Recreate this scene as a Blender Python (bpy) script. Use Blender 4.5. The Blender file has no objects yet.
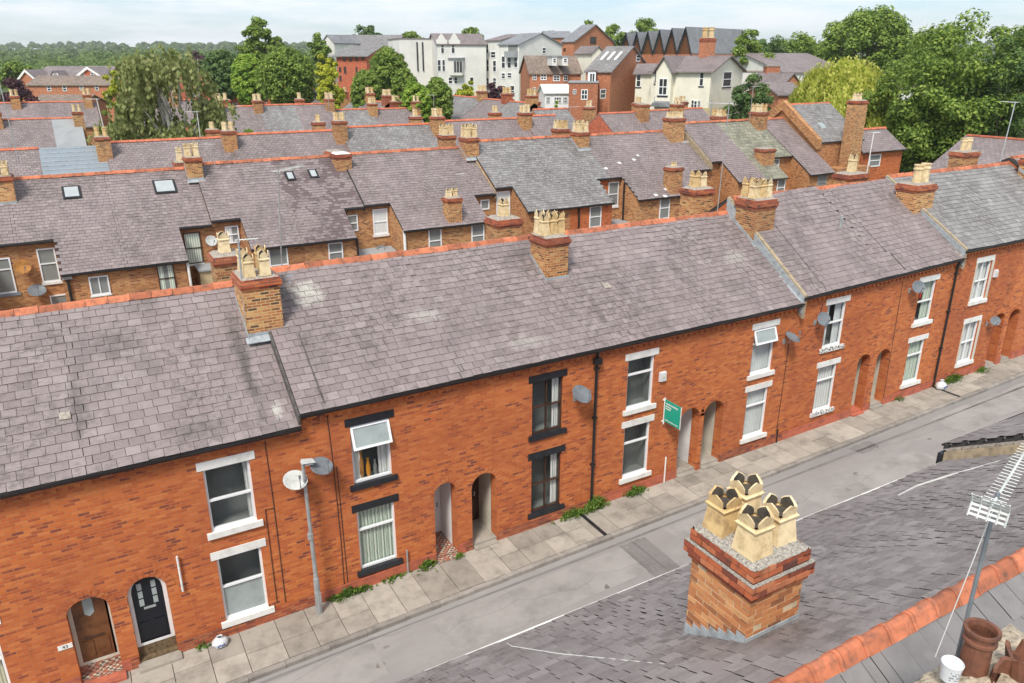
import bpy, bmesh, math, random
from math import sin, cos, tan, pi, radians, sqrt, atan2
from mathutils import Vector, Matrix
from mathutils.geometry import tessellate_polygon

SC = bpy.context.scene
COL = SC.collection
V3 = Vector
# ------------------------------------------------------------------ camera
CAM = V3((0, -17.0, 15.391))
FPX, PITCH, YAW = 767.19, radians(20.095), radians(60.0927)
FW = V3((cos(YAW)*cos(PITCH), sin(YAW)*cos(PITCH), -sin(PITCH)))
RT = V3((sin(YAW), -cos(YAW), 0))
UP = RT.cross(FW)
HD = V3((cos(YAW), sin(YAW), 0))
cd = bpy.data.cameras.new('camera')
cd.lens = FPX*36/1024; cd.sensor_width = 36; cd.clip_start = .1; cd.clip_end = 9000
cam = bpy.data.objects.new('camera', cd); COL.objects.link(cam)
cam.location = CAM; cam.rotation_euler = (pi/2-PITCH, 0, YAW-pi/2)
SC.camera = cam

def ray(px, py): return FW*FPX + RT*(px-512) + UP*(341.5-py)
def atx(px, py, **k):
    d = ray(px, py)
    for a, i in (('x', 0), ('y', 1), ('z', 2)):
        if a in k: return CAM + d*((k[a]-CAM[i])/d[i])
def atd(px, py, dh):
    d = ray(px, py); return CAM + d*(dh/d.dot(HD))

# ------------------------------------------------------------------ materials
def newmat(name):
    m = bpy.data.materials.new(name); m.use_nodes = True
    nt = m.node_tree
    for n in list(nt.nodes): nt.nodes.remove(n)
    o = nt.nodes.new('ShaderNodeOutputMaterial'); b = nt.nodes.new('ShaderNodeBsdfPrincipled')
    nt.links.new(b.outputs[0], o.inputs[0])
    return m, nt, b
def N(nt, typ, inp=None, **props):
    n = nt.nodes.new(typ)
    for k, v in props.items(): setattr(n, k, v)
    for k, v in (inp or {}).items():
        s = n.inputs[k]
        if isinstance(v, bpy.types.NodeSocket): nt.links.new(v, s)
        else: s.default_value = v
    return n
def rgba(c): return (c[0], c[1], c[2], 1)
def ramp(nt, fac, stops, interp='LINEAR'):
    n = nt.nodes.new('ShaderNodeValToRGB'); r = n.color_ramp; r.interpolation = interp
    while len(r.elements) < len(stops): r.elements.new(.5)
    for e, (p, c) in zip(r.elements, stops):
        e.position = p; e.color = rgba(c) if len(c) == 3 else c
    nt.links.new(fac, n.inputs[0]); return n.outputs[0]
def mix(nt, fac, a, b, bt='MIX'):
    n = nt.nodes.new('ShaderNodeMix'); n.data_type = 'RGBA'; n.blend_type = bt
    for s, v in ((n.inputs[0], fac), (n.inputs[6], a), (n.inputs[7], b)):
        if isinstance(v, bpy.types.NodeSocket): nt.links.new(v, s)
        else: s.default_value = v if isinstance(v, (int, float)) else (rgba(v) if len(v) == 3 else v)
    return n.outputs[2]
def pos(nt): return nt.nodes.new('ShaderNodeNewGeometry').outputs['Position']
def noise(nt, scale, detail=4, rough=.55, vec=None, stretch=None):
    v = vec or pos(nt)
    if stretch:
        v = N(nt, 'ShaderNodeVectorMath', {0: v, 1: stretch}, operation='MULTIPLY').outputs[0]
    return N(nt, 'ShaderNodeTexNoise', {'Vector': v, 'Scale': scale, 'Detail': detail, 'Roughness': rough}).outputs[0]
def bump(nt, b, h, strength=.3, dist=.01):
    n = N(nt, 'ShaderNodeBump', {'Height': h, 'Strength': strength, 'Distance': dist})
    nt.links.new(n.outputs[0], b.inputs['Normal'])
G = lambda v: (v, v, v)

def brickmat(name, stops, mortar, dirt=(.10, .05, .04), dirtamt=.35, bw=.225, rh=.075, ms=.010, contrast=1.0):
    m, nt, b = newmat(name)
    uv = N(nt, 'ShaderNodeUVMap').outputs[0]
    bt = N(nt, 'ShaderNodeTexBrick', {'Vector': uv, 'Color1': (0, 0, 0, 1), 'Color2': (1, 1, 1, 1), 'Mortar': (.5, .5, .5, 1),
           'Scale': 1.0, 'Mortar Size': ms, 'Mortar Smooth': .3, 'Bias': 0.0, 'Brick Width': bw, 'Row Height': rh})
    bt.offset = .5; bt.squash = 1
    n1 = noise(nt, .9, 4, .6)
    n2 = noise(nt, 6, 3)
    # shift each brick's tint by a broad stain noise
    sh = N(nt, 'ShaderNodeMath', {0: n1, 1: .5}, operation='SUBTRACT').outputs[0]
    f = N(nt, 'ShaderNodeMath', {0: sh, 1: .55, 2: bt.outputs[0]}, operation='MULTIPLY_ADD').outputs[0]
    f2 = N(nt, 'ShaderNodeMath', {0: n2, 1: .35, 2: f}, operation='MULTIPLY_ADD').outputs[0]
    f3 = N(nt, 'ShaderNodeMath', {0: f2, 1: .17}, operation='SUBTRACT', use_clamp=True).outputs[0]
    c = ramp(nt, f3, stops)
    c = mix(nt, bt.outputs[1], c, mortar)
    st = noise(nt, .45, 5, .65)
    sm = ramp(nt, st, [(.42, G(0)), (.75, G(dirtamt))])
    c = mix(nt, sm, c, dirt)
    st2 = noise(nt, 1.6, 5, .7, stretch=(2.2, 2.2, .35))
    c = mix(nt, ramp(nt, st2, [(.56, G(0)), (.74, G(.42))]), c, tuple(x*.55 for x in dirt))
    st3 = noise(nt, 3.5, 6, .75)
    c = mix(nt, ramp(nt, st3, [(.60, G(0)), (.78, G(.30))]), c, tuple(min(1, x*1.25+.06) for x in mortar))
    oi = nt.nodes.new('ShaderNodeObjectInfo').outputs['Random']
    c = mix(nt, 1.0, c, ramp(nt, oi, [(0, (.86, .84, .86)), (.35, (1, .97, .92)), (.7, (1.0, 1.04, 1.02)), (1, (1.06, 1.1, 1.12))]), 'MULTIPLY')
    nt.links.new(c, b.inputs['Base Color']); b.inputs['Roughness'].default_value = .88
    h = N(nt, 'ShaderNodeMath', {0: 1.0, 1: bt.outputs[1]}, operation='SUBTRACT').outputs[0]
    bump(nt, b, h, .5, .006)
    return m

def slatemat(name, stops, stain=(.10, .09, .085), lich=(.42, .42, .38), geo=True, sw=.32, sr=.235, stainamt=.6, lichamt=.35, flecks=0, mottle=False, spots=()):
    m, nt, b = newmat(name)
    if geo:
        r = nt.nodes.new('ShaderNodeNewGeometry').outputs['Random Per Island']; fac = None
    else:
        uv = N(nt, 'ShaderNodeUVMap').outputs[0]
        bt = N(nt, 'ShaderNodeTexBrick', {'Vector': uv, 'Color1': (0, 0, 0, 1), 'Color2': (1, 1, 1, 1), 'Mortar': (.5, .5, .5, 1),
               'Scale': 1.0, 'Mortar Size': .012, 'Mortar Smooth': .2, 'Bias': 0, 'Brick Width': sw, 'Row Height': sr})
        bt.offset = .5
        r, fac = bt.outputs[0], bt.outputs[1]
    n0 = noise(nt, .5, 4, .6)
    a = N(nt, 'ShaderNodeMath', {0: n0, 1: .8, 2: -.4}, operation='MULTIPLY_ADD').outputs[0]
    rr = N(nt, 'ShaderNodeMath', {0: a, 1: r}, operation='ADD', use_clamp=True).outputs[0]
    c = ramp(nt, rr, stops)
    g = noise(nt, 9, 5, .7)
    c = mix(nt, ramp(nt, g, [(.3, G(0)), (.8, G(.35))]), c, stops[-1][1])
    s1 = noise(nt, .8, 6, .7, stretch=(1, .5, .5))
    c = mix(nt, ramp(nt, s1, [(.52, G(0)), (.72, G(stainamt))]), c, stain)
    msk = ramp(nt, noise(nt, .33, 4, .65, stretch=(1, .8, .8)), [(.40, G(0)), (.56, G(1))])
    fl = ramp(nt, noise(nt, 5.5, 7, .8, stretch=(.7, 1.2, 1.2)), [(.47, G(0)), (.60, G(.75))])
    c = mix(nt, N(nt, 'ShaderNodeMath', {0: msk, 1: fl}, operation='MULTIPLY').outputs[0], c, (.105, .09, .082))
    sk = ramp(nt, noise(nt, 1.1, 5, .7, stretch=(3.0, .3, .3)), [(.55, G(0)), (.72, G(.35))])
    c = mix(nt, sk, c, (.15, .13, .122))
    l1 = noise(nt, 2.3, 6, .75)
    c = mix(nt, ramp(nt, l1, [(.60, G(0)), (.75, G(lichamt))]), c, lich)
    for (sx_, sy_, rx_, ry_, colr, amt) in spots:     # stains with a place of their own: moss and lichen
        dv = N(nt, 'ShaderNodeVectorMath', {0: pos(nt), 1: (sx_, sy_, 0)}, operation='SUBTRACT'); dv = N(nt, 'ShaderNodeVectorMath', {0: dv.outputs[0], 1: (1/rx_, 1/ry_, 0)}, operation='MULTIPLY')
        ln_ = N(nt, 'ShaderNodeVectorMath', {0: dv.outputs[0]}, operation='LENGTH').outputs['Value']
        nn_ = N(nt, 'ShaderNodeMath', {0: noise(nt, 4.0, 7, .75), 1: 2.2, 2: ln_}, operation='MULTIPLY_ADD').outputs[0]
        c = mix(nt, ramp(nt, N(nt, 'ShaderNodeMath', {0: nn_, 1: .5}, operation='MULTIPLY').outputs[0], [(.62, G(amt)), (.90, G(0))]), c, colr)
    if flecks:
        ff = N(nt, 'ShaderNodeMath', {0: r, 1: flecks}, operation='GREATER_THAN'); nz = ramp(nt, noise(nt, .35, 2), [(.48, G(0)), (.54, G(1))])
        c = mix(nt, N(nt, 'ShaderNodeMath', {0: ff.outputs[0], 1: nz}, operation='MULTIPLY').outputs[0], c, (.75, .75, .73))
    if mottle:
        mm = N(nt, 'ShaderNodeMath', {0: noise(nt, .7, 4, .7), 1: r, 2: .0}, operation='MULTIPLY_ADD'); ma = N(nt, 'ShaderNodeMath', {0: r, 1: .35, 2: noise(nt, .8, 3, .6)}, operation='MULTIPLY_ADD')
        c = mix(nt, ramp(nt, ma.outputs[0], [(.70, G(0)), (.73, G(.8))]), c, (.11, .075, .08))
    if fac is not None: c = mix(nt, fac, c, (.05, .045, .045))
    nt.links.new(c, b.inputs['Base Color']); b.inputs['Roughness'].default_value = .62
    b.inputs['Specular IOR Level'].default_value = .35
    bump(nt, b, g if fac is None else N(nt, 'ShaderNodeMath', {0: 1.0, 1: fac}, operation='SUBTRACT').outputs[0], .25, .01)
    return m

def plain(name, c, rough=.6, var=.12, nscale=3.0, spec=.4, metal=0, dark=None, bstr=.15, isl=0):
    m, nt, b = newmat(name)
    n = noise(nt, nscale, 6, .65)
    d = dark or tuple(x*(1-2.2*var) for x in c); l = tuple(min(1, x*(1+var)) for x in c)
    col = ramp(nt, n, [(.3, d), (.52, c), (.75, l)])
    if isl:
        r = nt.nodes.new('ShaderNodeNewGeometry').outputs['Random Per Island']
        col = mix(nt, 1.0, col, ramp(nt, r, [(0, G(1-isl)), (1, G(1+isl*.4))]), 'MULTIPLY')
    nt.links.new(col, b.inputs['Base Color'])
    b.inputs['Roughness'].default_value = rough; b.inputs['Specular IOR Level'].default_value = spec; b.inputs['Metallic'].default_value = metal
    if bstr: bump(nt, b, n, bstr, .01)
    return m

def glassmat(name, tint=(.02, .025, .03), rough=.02, op=.06):
    m = bpy.data.materials.new(name); m.use_nodes = True; nt = m.node_tree
    for n in list(nt.nodes): nt.nodes.remove(n)
    o = nt.nodes.new('ShaderNodeOutputMaterial')
    t = N(nt, 'ShaderNodeBsdfTransparent', {'Color': (.93, .95, .95, 1)})
    b = N(nt, 'ShaderNodeBsdfPrincipled', {'Base Color': rgba(tint), 'Roughness': rough})
    b.inputs['Specular IOR Level'].default_value = .8
    lw = N(nt, 'ShaderNodeLayerWeight', {'Blend': .5}); fr = N(nt, 'ShaderNodeMath', {0: lw.outputs[1], 1: 4.0}, operation='POWER')
    f = N(nt, 'ShaderNodeMath', {0: fr.outputs[0], 1: .7, 2: op+.03}, operation='MULTIPLY_ADD', use_clamp=True)
    mx = N(nt, 'ShaderNodeMixShader', {0: f.outputs[0], 1: t.outputs[0], 2: b.outputs[0]})
    nt.links.new(mx.outputs[0], o.inputs[0]); return m

def curtainmat(name, a, bcol, freq=14):
    m, nt, b = newmat(name)
    p = pos(nt)
    w = N(nt, 'ShaderNodeTexWave', {'Vector': p, 'Scale': freq*.1, 'Distortion': 2.5, 'Detail': 2.0}, bands_direction='X')
    nt.links.new(ramp(nt, w.outputs[1], [(.2, a), (.8, bcol)]), b.inputs['Base Color'])
    b.inputs['Roughness'].default_value = .9
    return m

def leafmat(name, dark, mid, light, trans=.42):
    m = bpy.data.materials.new(name); m.use_nodes = True; nt = m.node_tree
    for n in list(nt.nodes): nt.nodes.remove(n)
    o = nt.nodes.new('ShaderNodeOutputMaterial')
    r = nt.nodes.new('ShaderNodeNewGeometry').outputs['Random Per Island']
    n1 = noise(nt, .55, 3, .6)
    a = N(nt, 'ShaderNodeMath', {0: n1, 1: 1.3, 2: -.65}, operation='MULTIPLY_ADD').outputs[0]
    f = N(nt, 'ShaderNodeMath', {0: a, 1: r}, operation='ADD', use_clamp=True).outputs[0]
    c = ramp(nt, f, [(0, dark), (.5, mid), (1, light)])
    b = N(nt, 'ShaderNodeBsdfPrincipled', {'Base Color': c, 'Roughness': .6}); b.inputs['Specular IOR Level'].default_value = .25
    t = N(nt, 'ShaderNodeBsdfTranslucent', {'Color': c})
    mx = N(nt, 'ShaderNodeMixShader', {0: trans, 1: b.outputs[0], 2: t.outputs[0]})
    nt.links.new(mx.outputs[0], o.inputs[0]); return m

M = {}
M['brick'] = brickmat('orange_brick', [(0, (.19, .05, .036)), (.06, (.32, .074, .03)), (.2, (.45, .103, .028)), (.6, (.55, .142, .033)), (1, (.61, .20, .058))], (.44, .175, .075), dirt=(.30, .075, .035), dirtamt=.6, ms=.010)
M['brick_rear'] = brickmat('buff_brick', [(0, (.18, .055, .03)), (.22, (.37, .135, .048)), (.6, (.49, .205, .075)), (1, (.57, .30, .13))], (.42, .28, .15), dirt=(.22, .11, .05), dirtamt=.45)
M['brick_stack'] = brickmat('stack_brick', [(0, (.10, .045, .025)), (.22, (.32, .10, .035)), (.55, (.48, .18, .06)), (1, (.60, .33, .13))], (.50, .36, .19), dirt=(.14, .08, .05), dirtamt=.5, ms=.012)
M['brick_red'] = brickmat('red_brick', [(0, (.12, .03, .025)), (.3, (.36, .07, .03)), (.7, (.48, .11, .035)), (1, (.55, .17, .07))], (.22, .12, .08), dirt=(.10, .06, .05), dirtamt=.55, ms=.010)
M['brick_far'] = brickmat('plain_red_brick', [(0, (.26, .075, .04)), (.4, (.44, .135, .06)), (1, (.54, .20, .10))], (.45, .24, .14), dirtamt=.2)
M['brick_scarlet'] = brickmat('scarlet_brick', [(0, (.30, .06, .03)), (.4, (.50, .10, .045)), (1, (.58, .15, .07))], (.45, .2, .12), dirtamt=.2)
PUR = [(0, (.198, .158, .157)), (.3, (.235, .189, .189)), (.75, (.256, .208, .208)), (1, (.295, .246, .243))]
GRY = [(0, (.175, .163, .164)), (.35, (.22, .208, .208)), (.7, (.25, .24, .238)), (1, (.30, .296, .288))]
DK, LI = (.095, .083, .078), (.50, .49, .44)
M['slate'] = slatemat('purple_slate', PUR, spots=[(3.05, 1.5, .32, 2.6, DK, .9), (3.45, .3, .25, .35, LI, .7), (5.1, 2.9, .75, .75, LI, .75), (4.5, 3.0, .4, 1.0, DK, .6), (12.0, 3.2, .9, .6, DK, .6), (13.3, 1.2, .25, 1.6, DK, .5), (8.0, 1.7, .8, .35, LI, .4), (17.8, 2.9, .5, .3, DK, .7), (19.9, 1.9, .9, .5, LI, .35), (31.8, 1.9, .45, 1.3, DK, .75), (.4, 2.6, 1.1, .7, DK, .55), (-.6, 1.2, .35, 1.3, DK, .7), (1.6, .2, 1.2, .4, DK, .5), (10.5, .4, 1.2, .3, LI, .3), (29.6, 2.8, .35, .9, DK, .6), (24.0, 2.4, .6, .35, DK, .5)])
M['slate_grey'] = slatemat('grey_slate', GRY)
M['slate_near'] = slatemat('near_slate', [(0, (.175, .152, .148)), (.35, (.222, .193, .19)), (.75, (.25, .218, .214)), (1, (.29, .26, .252))], stainamt=.4)
M['slate_flecked'] = slatemat('white_flecked_slate', PUR, flecks=.965)
M['slate_mottled'] = slatemat('dark_mottled_slate', PUR, mottle=True)
M['mossy'] = plain('dark_mossy_slate', (.10, .09, .085), .95, .35, 6)
M['slate_tex'] = slatemat('purple_slate_far', PUR, geo=False)
M['slate_tex_grey'] = slatemat('grey_slate_far', GRY, geo=False)
M['slate_dark'] = slatemat('dark_slate_far', [(0, (.20, .21, .23)), (.5, (.25, .262, .285)), (1, (.30, .312, .33))], geo=False, stainamt=.3, lichamt=.1)
M['tile_brown'] = slatemat('brown_tile', [(0, (.17, .12, .09)), (.5, (.25, .18, .135)), (1, (.31, .24, .19))], geo=False, sw=.3, sr=.3, stainamt=.3, lichamt=.2)
M['tile_green'] = slatemat('mossy_concrete_tile', [(0, (.17, .17, .12)), (.5, (.25, .25, .18)), (1, (.32, .31, .24))], geo=False, sw=.33, sr=.33, stainamt=.4, lichamt=.25)
M['tile_smooth'] = plain('smooth_grey_tile', (.21, .198, .196), .55, .10, 2.5, isl=.12)
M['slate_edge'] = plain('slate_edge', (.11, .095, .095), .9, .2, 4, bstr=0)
M['under'] = plain('roof_underlay', (.045, .042, .042), .9, .1, bstr=0)
M['ridge'] = plain('terracotta_ridge', (.50, .165, .085), .85, .25, 6, dark=(.20, .095, .065), isl=.35)
M['ridge_far'] = plain('terracotta_ridge_far', (.55, .16, .085), .75, .15, 2, isl=.15)
M['white'] = plain('white_paint', (.77, .77, .745), .5, .05, 3.5, dark=(.60, .585, .55))
M['upvc'] = plain('white_plastic_frame', (.82, .83, .84), .3, .02, 2, bstr=0)
M['black'] = plain('black_paint', (.022, .024, .03), .4, .2, 4)
M['brownpaint'] = plain('brown_window_paint', (.07, .035, .025), .4, .2, 4)
M['gutter'] = plain('black_gutter', (.02, .02, .022), .4, .1, 2, bstr=0)
M['gutter_grey'] = plain('grey_gutter', (.30, .30, .30), .5, .2, 3)
M['lead'] = plain('lead_flashing', (.34, .37, .39), .55, .18, 6, dark=(.2, .215, .225))
M['mortar'] = plain('weathered_mortar', (.34, .30, .26), .95, .30, 14, dark=(.13, .11, .09), bstr=.8)
M['coping'] = plain('mortar_coping', (.36, .285, .19), .9, .25, 5, dark=(.17, .14, .10))
M['pot'] = plain('buff_clay_pot', (.67, .52, .30), .8, .14, 7, dark=(.42, .30, .15))
M['pot_b'] = plain('tan_clay_pot', (.60, .42, .20), .75, .2, 6, dark=(.32, .2, .10))
M['pot_c'] = plain('pale_clay_pot', (.72, .58, .36), .75, .16, 6, dark=(.45, .33, .18))
M['pot_red'] = plain('red_clay_pot', (.17, .068, .04), .6, .3, 5, dark=(.03, .02, .018))
m, nt, b_ = newmat('patterned_sill'); v_ = N(nt, 'ShaderNodeTexVoronoi', {'Vector': N(nt, 'ShaderNodeUVMap').outputs[0], 'Scale': 11.0, 'Randomness': .8}, feature='DISTANCE_TO_EDGE')
nt.links.new(ramp(nt, v_.outputs[0], [(.10, (.75, .75, .73)), (.16, (.05, .05, .055))]), b_.inputs['Base Color']); M['sillpattern'] = m
M['soot'] = plain('sooty_clay', (.075, .062, .048), .95, .3, 5)
M['flag'] = plain('stone_flags', (.365, .33, .285), .85, .16, 2.0, isl=.26)
M['kerbstone'] = plain('kerb_stone', (.30, .275, .25), .85, .15, 3, isl=.2)
m, nt, b_ = newmat('worn_asphalt'); c_ = ramp(nt, noise(nt, .35, 5, .65, stretch=(.5, 1.3, 1)), [(.30, (.195, .183, .18)), (.48, (.245, .23, .225)), (.62, (.285, .27, .262))])
c_ = mix(nt, ramp(nt, noise(nt, 1.7, 7, .75), [(.55, G(0)), (.75, G(.5))]), c_, (.16, .15, .147)); c_ = mix(nt, ramp(nt, noise(nt, 60, 3, .6), [(.3, G(0)), (.8, G(.25))]), c_, (.36, .35, .34))
nt.links.new(c_, b_.inputs['Base Color']); b_.inputs['Roughness'].default_value = .92; bump(nt, b_, noise(nt, 70, 3), .3, .01); M['asphalt'] = m
M['plinthpaint'] = plain('terracotta_paint', (.46, .13, .075), .7, .2, 3, dark=(.25, .08, .055))
M['glass'] = glassmat('window_glass')
M['glass_dark'] = glassmat('dark_window_glass', (.012, .016, .02), .02, .6)
M['frost'] = plain('frosted_glass', (.33, .38, .38), .25, .1, 2, bstr=0)
M['skyglass'] = plain('pale_skylight_glass', (.40, .43, .44), .12, .06, 2, bstr=0)
M['dark'] = plain('reflection_grey_interior', (.22, .23, .22), .9, .1, 1, bstr=0)  # room grey raised so panes carry a sky-grey reflection in its colour
M['net'] = curtainmat('net_curtain', (.55, .58, .58), (.75, .77, .76), 40)
M['netgreen'] = curtainmat('pale_green_curtain', (.36, .44, .36), (.68, .72, .62), 30)
M['netwhite'] = curtainmat('white_curtain', (.6, .6, .58), (.8, .8, .78), 25)
M['blind'] = plain('cream_blind', (.62, .58, .42), .8, .05, 2, bstr=0)
M['orange'] = plain('orange_ceramic', (.75, .30, .03), .4, .05, 2, bstr=0)
M['red'] = plain('red_cloth', (.55, .04, .03), .7, .1, 2, bstr=0)
M['navy'] = plain('navy_door_paint', (.008, .011, .018), .3, .1, 3, bstr=0)
M['wood'] = plain('varnished_wood', (.16, .065, .025), .35, .25, 5, dark=(.08, .03, .012))
M['cream'] = plain('cream_render', (.76, .72, .60), .85, .06, .6)
M['whiterender'] = plain('white_render', (.70, .69, .65), .85, .06, .5)
M['porch'] = plain('cream_porch_paint', (.58, .54, .46), .7, .08, 2)
M['porchwhite'] = plain('grey_white_porch_paint', (.74, .74, .74), .6, .06, 2)
M['galv'] = plain('galvanised_steel', (.40, .42, .43), .45, .12, 6, metal=.35)
M['dish'] = plain('grey_dish', (.17, .19, .21), .45, .12, 5)
M['dishwhite'] = plain('pale_dish', (.58, .60, .58), .5, .12, 5)
M['rust'] = plain('rusty_dish', (.42, .19, .05), .8, .25, 5)
M['signgreen'] = plain('green_sign', (.01, .36, .25), .4, .04, 2, bstr=0)
M['plastic'] = plain('white_plastic', (.62, .64, .66), .35, .05, 6)
M['blueprint'] = plain('blue_print', (.05, .10, .35), .5, .05, 3, bstr=0)
M['mat'] = plain('coir_mat', (.16, .11, .06), .95, .3, 12)
m, nt, b_ = newmat('patterned_porch_tiles'); uv_ = N(nt, 'ShaderNodeUVMap').outputs[0]; v_ = N(nt, 'ShaderNodeTexVoronoi', {'Vector': uv_, 'Scale': 13.0, 'Randomness': .25}); ck = N(nt, 'ShaderNodeTexChecker', {'Vector': uv_, 'Scale': 14.0, 'Color1': (.52, .47, .36, 1), 'Color2': (.10, .08, .08, 1)})
c_ = mix(nt, ramp(nt, v_.outputs[1], [(.4, G(0)), (.45, G(.8))]), ck.outputs[0], (.32, .10, .06)); nt.links.new(c_, b_.inputs['Base Color']); b_.inputs['Roughness'].default_value = .5; M['tilefloor'] = m
M['bluegrey'] = plain('pale_blue_sheet', (.22, .26, .30), .55, .05, 1)
M['felt'] = plain('grey_roof_felt', (.30, .31, .32), .8, .08, .7)
M['fence'] = plain('buff_timber_fence', (.50, .40, .24), .8, .12, 3)
M['wire'] = plain('pale_cable', (.55, .55, .53), .5, .05, 3, bstr=0)
M['darkwire'] = plain('dark_cable', (.03, .03, .03), .6, .05, 3, bstr=0)
M['bark'] = plain('tree_bark', (.12, .095, .07), .9, .3, 5)
M['birchbark'] = plain('birch_bark', (.45, .42, .38), .8, .35, 3)
M['grass'] = plain('rough_grass', (.07, .10, .03), .95, .3, .3, bstr=.2)
M['soil'] = plain('yard_concrete', (.22, .20, .18), .9, .2, .8)
M['solar'] = plain('solar_glass', (.02, .025, .04), .15, .1, 1, bstr=0)

# ------------------------------------------------------------------ mesh builder
class MB:
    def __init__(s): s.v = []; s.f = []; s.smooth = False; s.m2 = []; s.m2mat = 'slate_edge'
    def quad(s, *p):
        i = len(s.v); s.v += [tuple(q) for q in p]; s.f.append(tuple(range(i, i+len(p)))); return s
    def hexa(s, b, t):
        i = len(s.v); s.v += [tuple(q) for q in b] + [tuple(q) for q in t]; n = len(b)
        s.f.append(tuple(i+n-1-k for k in range(n))); s.f.append(tuple(i+n+k for k in range(n)))
        for k in range(n):
            j = (k+1) % n; s.f.append((i+k, i+j, i+n+j, i+n+k))
        return s
    def box(s, x0, x1, y0, y1, z0, z1, slope=0, xr=None):
        a = lambda x: slope*(x-(x0 if xr is None else xr))
        return s.hexa([(x0, y0, z0+a(x0)), (x1, y0, z0+a(x1)), (x1, y1, z0+a(x1)), (x0, y1, z0+a(x0))],
                      [(x0, y0, z1+a(x0)), (x1, y0, z1+a(x1)), (x1, y1, z1+a(x1)), (x0, y1, z1+a(x0))])
    def obox(s, O, U, Nn, u0, u1, n0, n1, z0, z1):
        P = lambda u, n, z: O + U*u + Nn*n + V3((0, 0, z))
        return s.hexa([P(u0, n1, z0), P(u1, n1, z0), P(u1, n0, z0), P(u0, n0, z0)] if U.cross(V3((0,0,1))).dot(Nn) > 0 else
                      [P(u0, n0, z0), P(u1, n0, z0), P(u1, n1, z0), P(u0, n1, z0)],
                      [P(u0, n1, z1), P(u1, n1, z1), P(u1, n0, z1), P(u0, n0, z1)] if U.cross(V3((0,0,1))).dot(Nn) > 0 else
                      [P(u0, n0, z1), P(u1, n0, z1), P(u1, n1, z1), P(u0, n1, z1)])
    def tube(s, pts, r, n=6, caps=True):
        pts = [V3(p) for p in pts]; rs = r if isinstance(r, (list, tuple)) else [r]*len(pts)
        base = len(s.v); prev = None
        for k, p in enumerate(pts):
            d = (pts[min(k+1, len(pts)-1)]-pts[max(k-1, 0)]).normalized()
            a = d.cross(V3((0, 0, 1)) if abs(d.z) < .95 else V3((1, 0, 0))).normalized()
            if prev is not None and a.dot(prev) < 0: a = -a
            prev = a
            b = a.cross(d)
            for j in range(n):
                t = 2*pi*j/n; s.v.append(tuple(p + a*(cos(t)*rs[k]) + b*(sin(t)*rs[k])))
        for k in range(len(pts)-1):
            for j in range(n):
                j2 = (j+1) % n
                s.f.append((base+k*n+j, base+k*n+j2, base+(k+1)*n+j2, base+(k+1)*n+j))
        if caps:
            s.f.append(tuple(base+n-1-j for j in range(n))); e = base+(len(pts)-1)*n
            s.f.append(tuple(e+j for j in range(n)))
        return s
    def lathe(s, c, prof, n=16, M3=None):
        base = len(s.v); c = V3(c)
        for r, z in prof:
            for j in range(n):
                t = 2*pi*j/n; q = V3((r*cos(t), r*sin(t), z))
                if M3: q = M3 @ q
                s.v.append(tuple(c+q))
        for k in range(len(prof)-1):
            for j in range(n):
                j2 = (j+1) % n
                s.f.append((base+k*n+j, base+k*n+j2, base+(k+1)*n+j2, base+(k+1)*n+j))
        return s
    def poly_holes(s, outer, holes, to3):
        loops = [[V3((p[0], p[1], 0)) for p in outer]] + [[V3((p[0], p[1], 0)) for p in h] for h in holes]
        flat = [p for l in loops for p in l]; i = len(s.v)
        s.v += [tuple(to3(p.x, p.y)) for p in flat]
        for t in tessellate_polygon(loops):
            a, b, c = [flat[k] for k in t]
            if (b-a).cross(c-a).z < 0: t = (t[0], t[2], t[1])
            s.f.append(tuple(i+k for k in t))
        return s
    def build(s, name, mat, parent=None, uv=True, label=None):
        me = bpy.data.meshes.new(name); off = V3((0, 0, 0))
        p = parent
        while p is not None: off += p.location; p = p.parent
        me.from_pydata([(x-off.x, y-off.y, z-off.z) for x, y, z in s.v], [], s.f)
        if mat: me.materials.append(mat)
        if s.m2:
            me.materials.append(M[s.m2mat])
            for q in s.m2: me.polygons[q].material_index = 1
        if uv:
            l = me.uv_layers.new(name='UVMap'); d = [0.0]*(2*len(me.loops)); vs = s.v
            for pl in me.polygons:
                n = pl.normal
                if abs(n.z) > .96: t, b = V3((1, 0, 0)), V3((0, 1, 0))
                else: t = V3((-n.y, n.x, 0)).normalized(); b = n.cross(t)
                for li in pl.loop_indices:
                    q = vs[me.loops[li].vertex_index]
                    d[2*li] = q[0]*t.x+q[1]*t.y+q[2]*t.z; d[2*li+1] = q[0]*b.x+q[1]*b.y+q[2]*b.z
            l.data.foreach_set('uv', d)
        if s.smooth: me.polygons.foreach_set('use_smooth', [True]*len(me.polygons))
        o = bpy.data.objects.new(name, me); COL.objects.link(o)
        if parent: o.parent = parent
        if label: o['label'] = label
        return o
LAB = {}
def tag(o, label, cat, group=None):
    o['label'] = label; o['category'] = cat
    if group: o['group'] = group
    return o
def thing(name, label, cat, loc=(0, 0, 0), group=None):
    o = bpy.data.objects.new(name, None); COL.objects.link(o); o.location = loc; o.empty_display_size = .2
    return tag(o, label, cat, group)
def struct(o): o['kind'] = 'structure'; return o
def copytree(o, parent=None):
    c = o.copy(); COL.objects.link(c)
    if parent: c.parent = parent
    for ch in list(o.children): copytree(ch, c)
    return c

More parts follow.
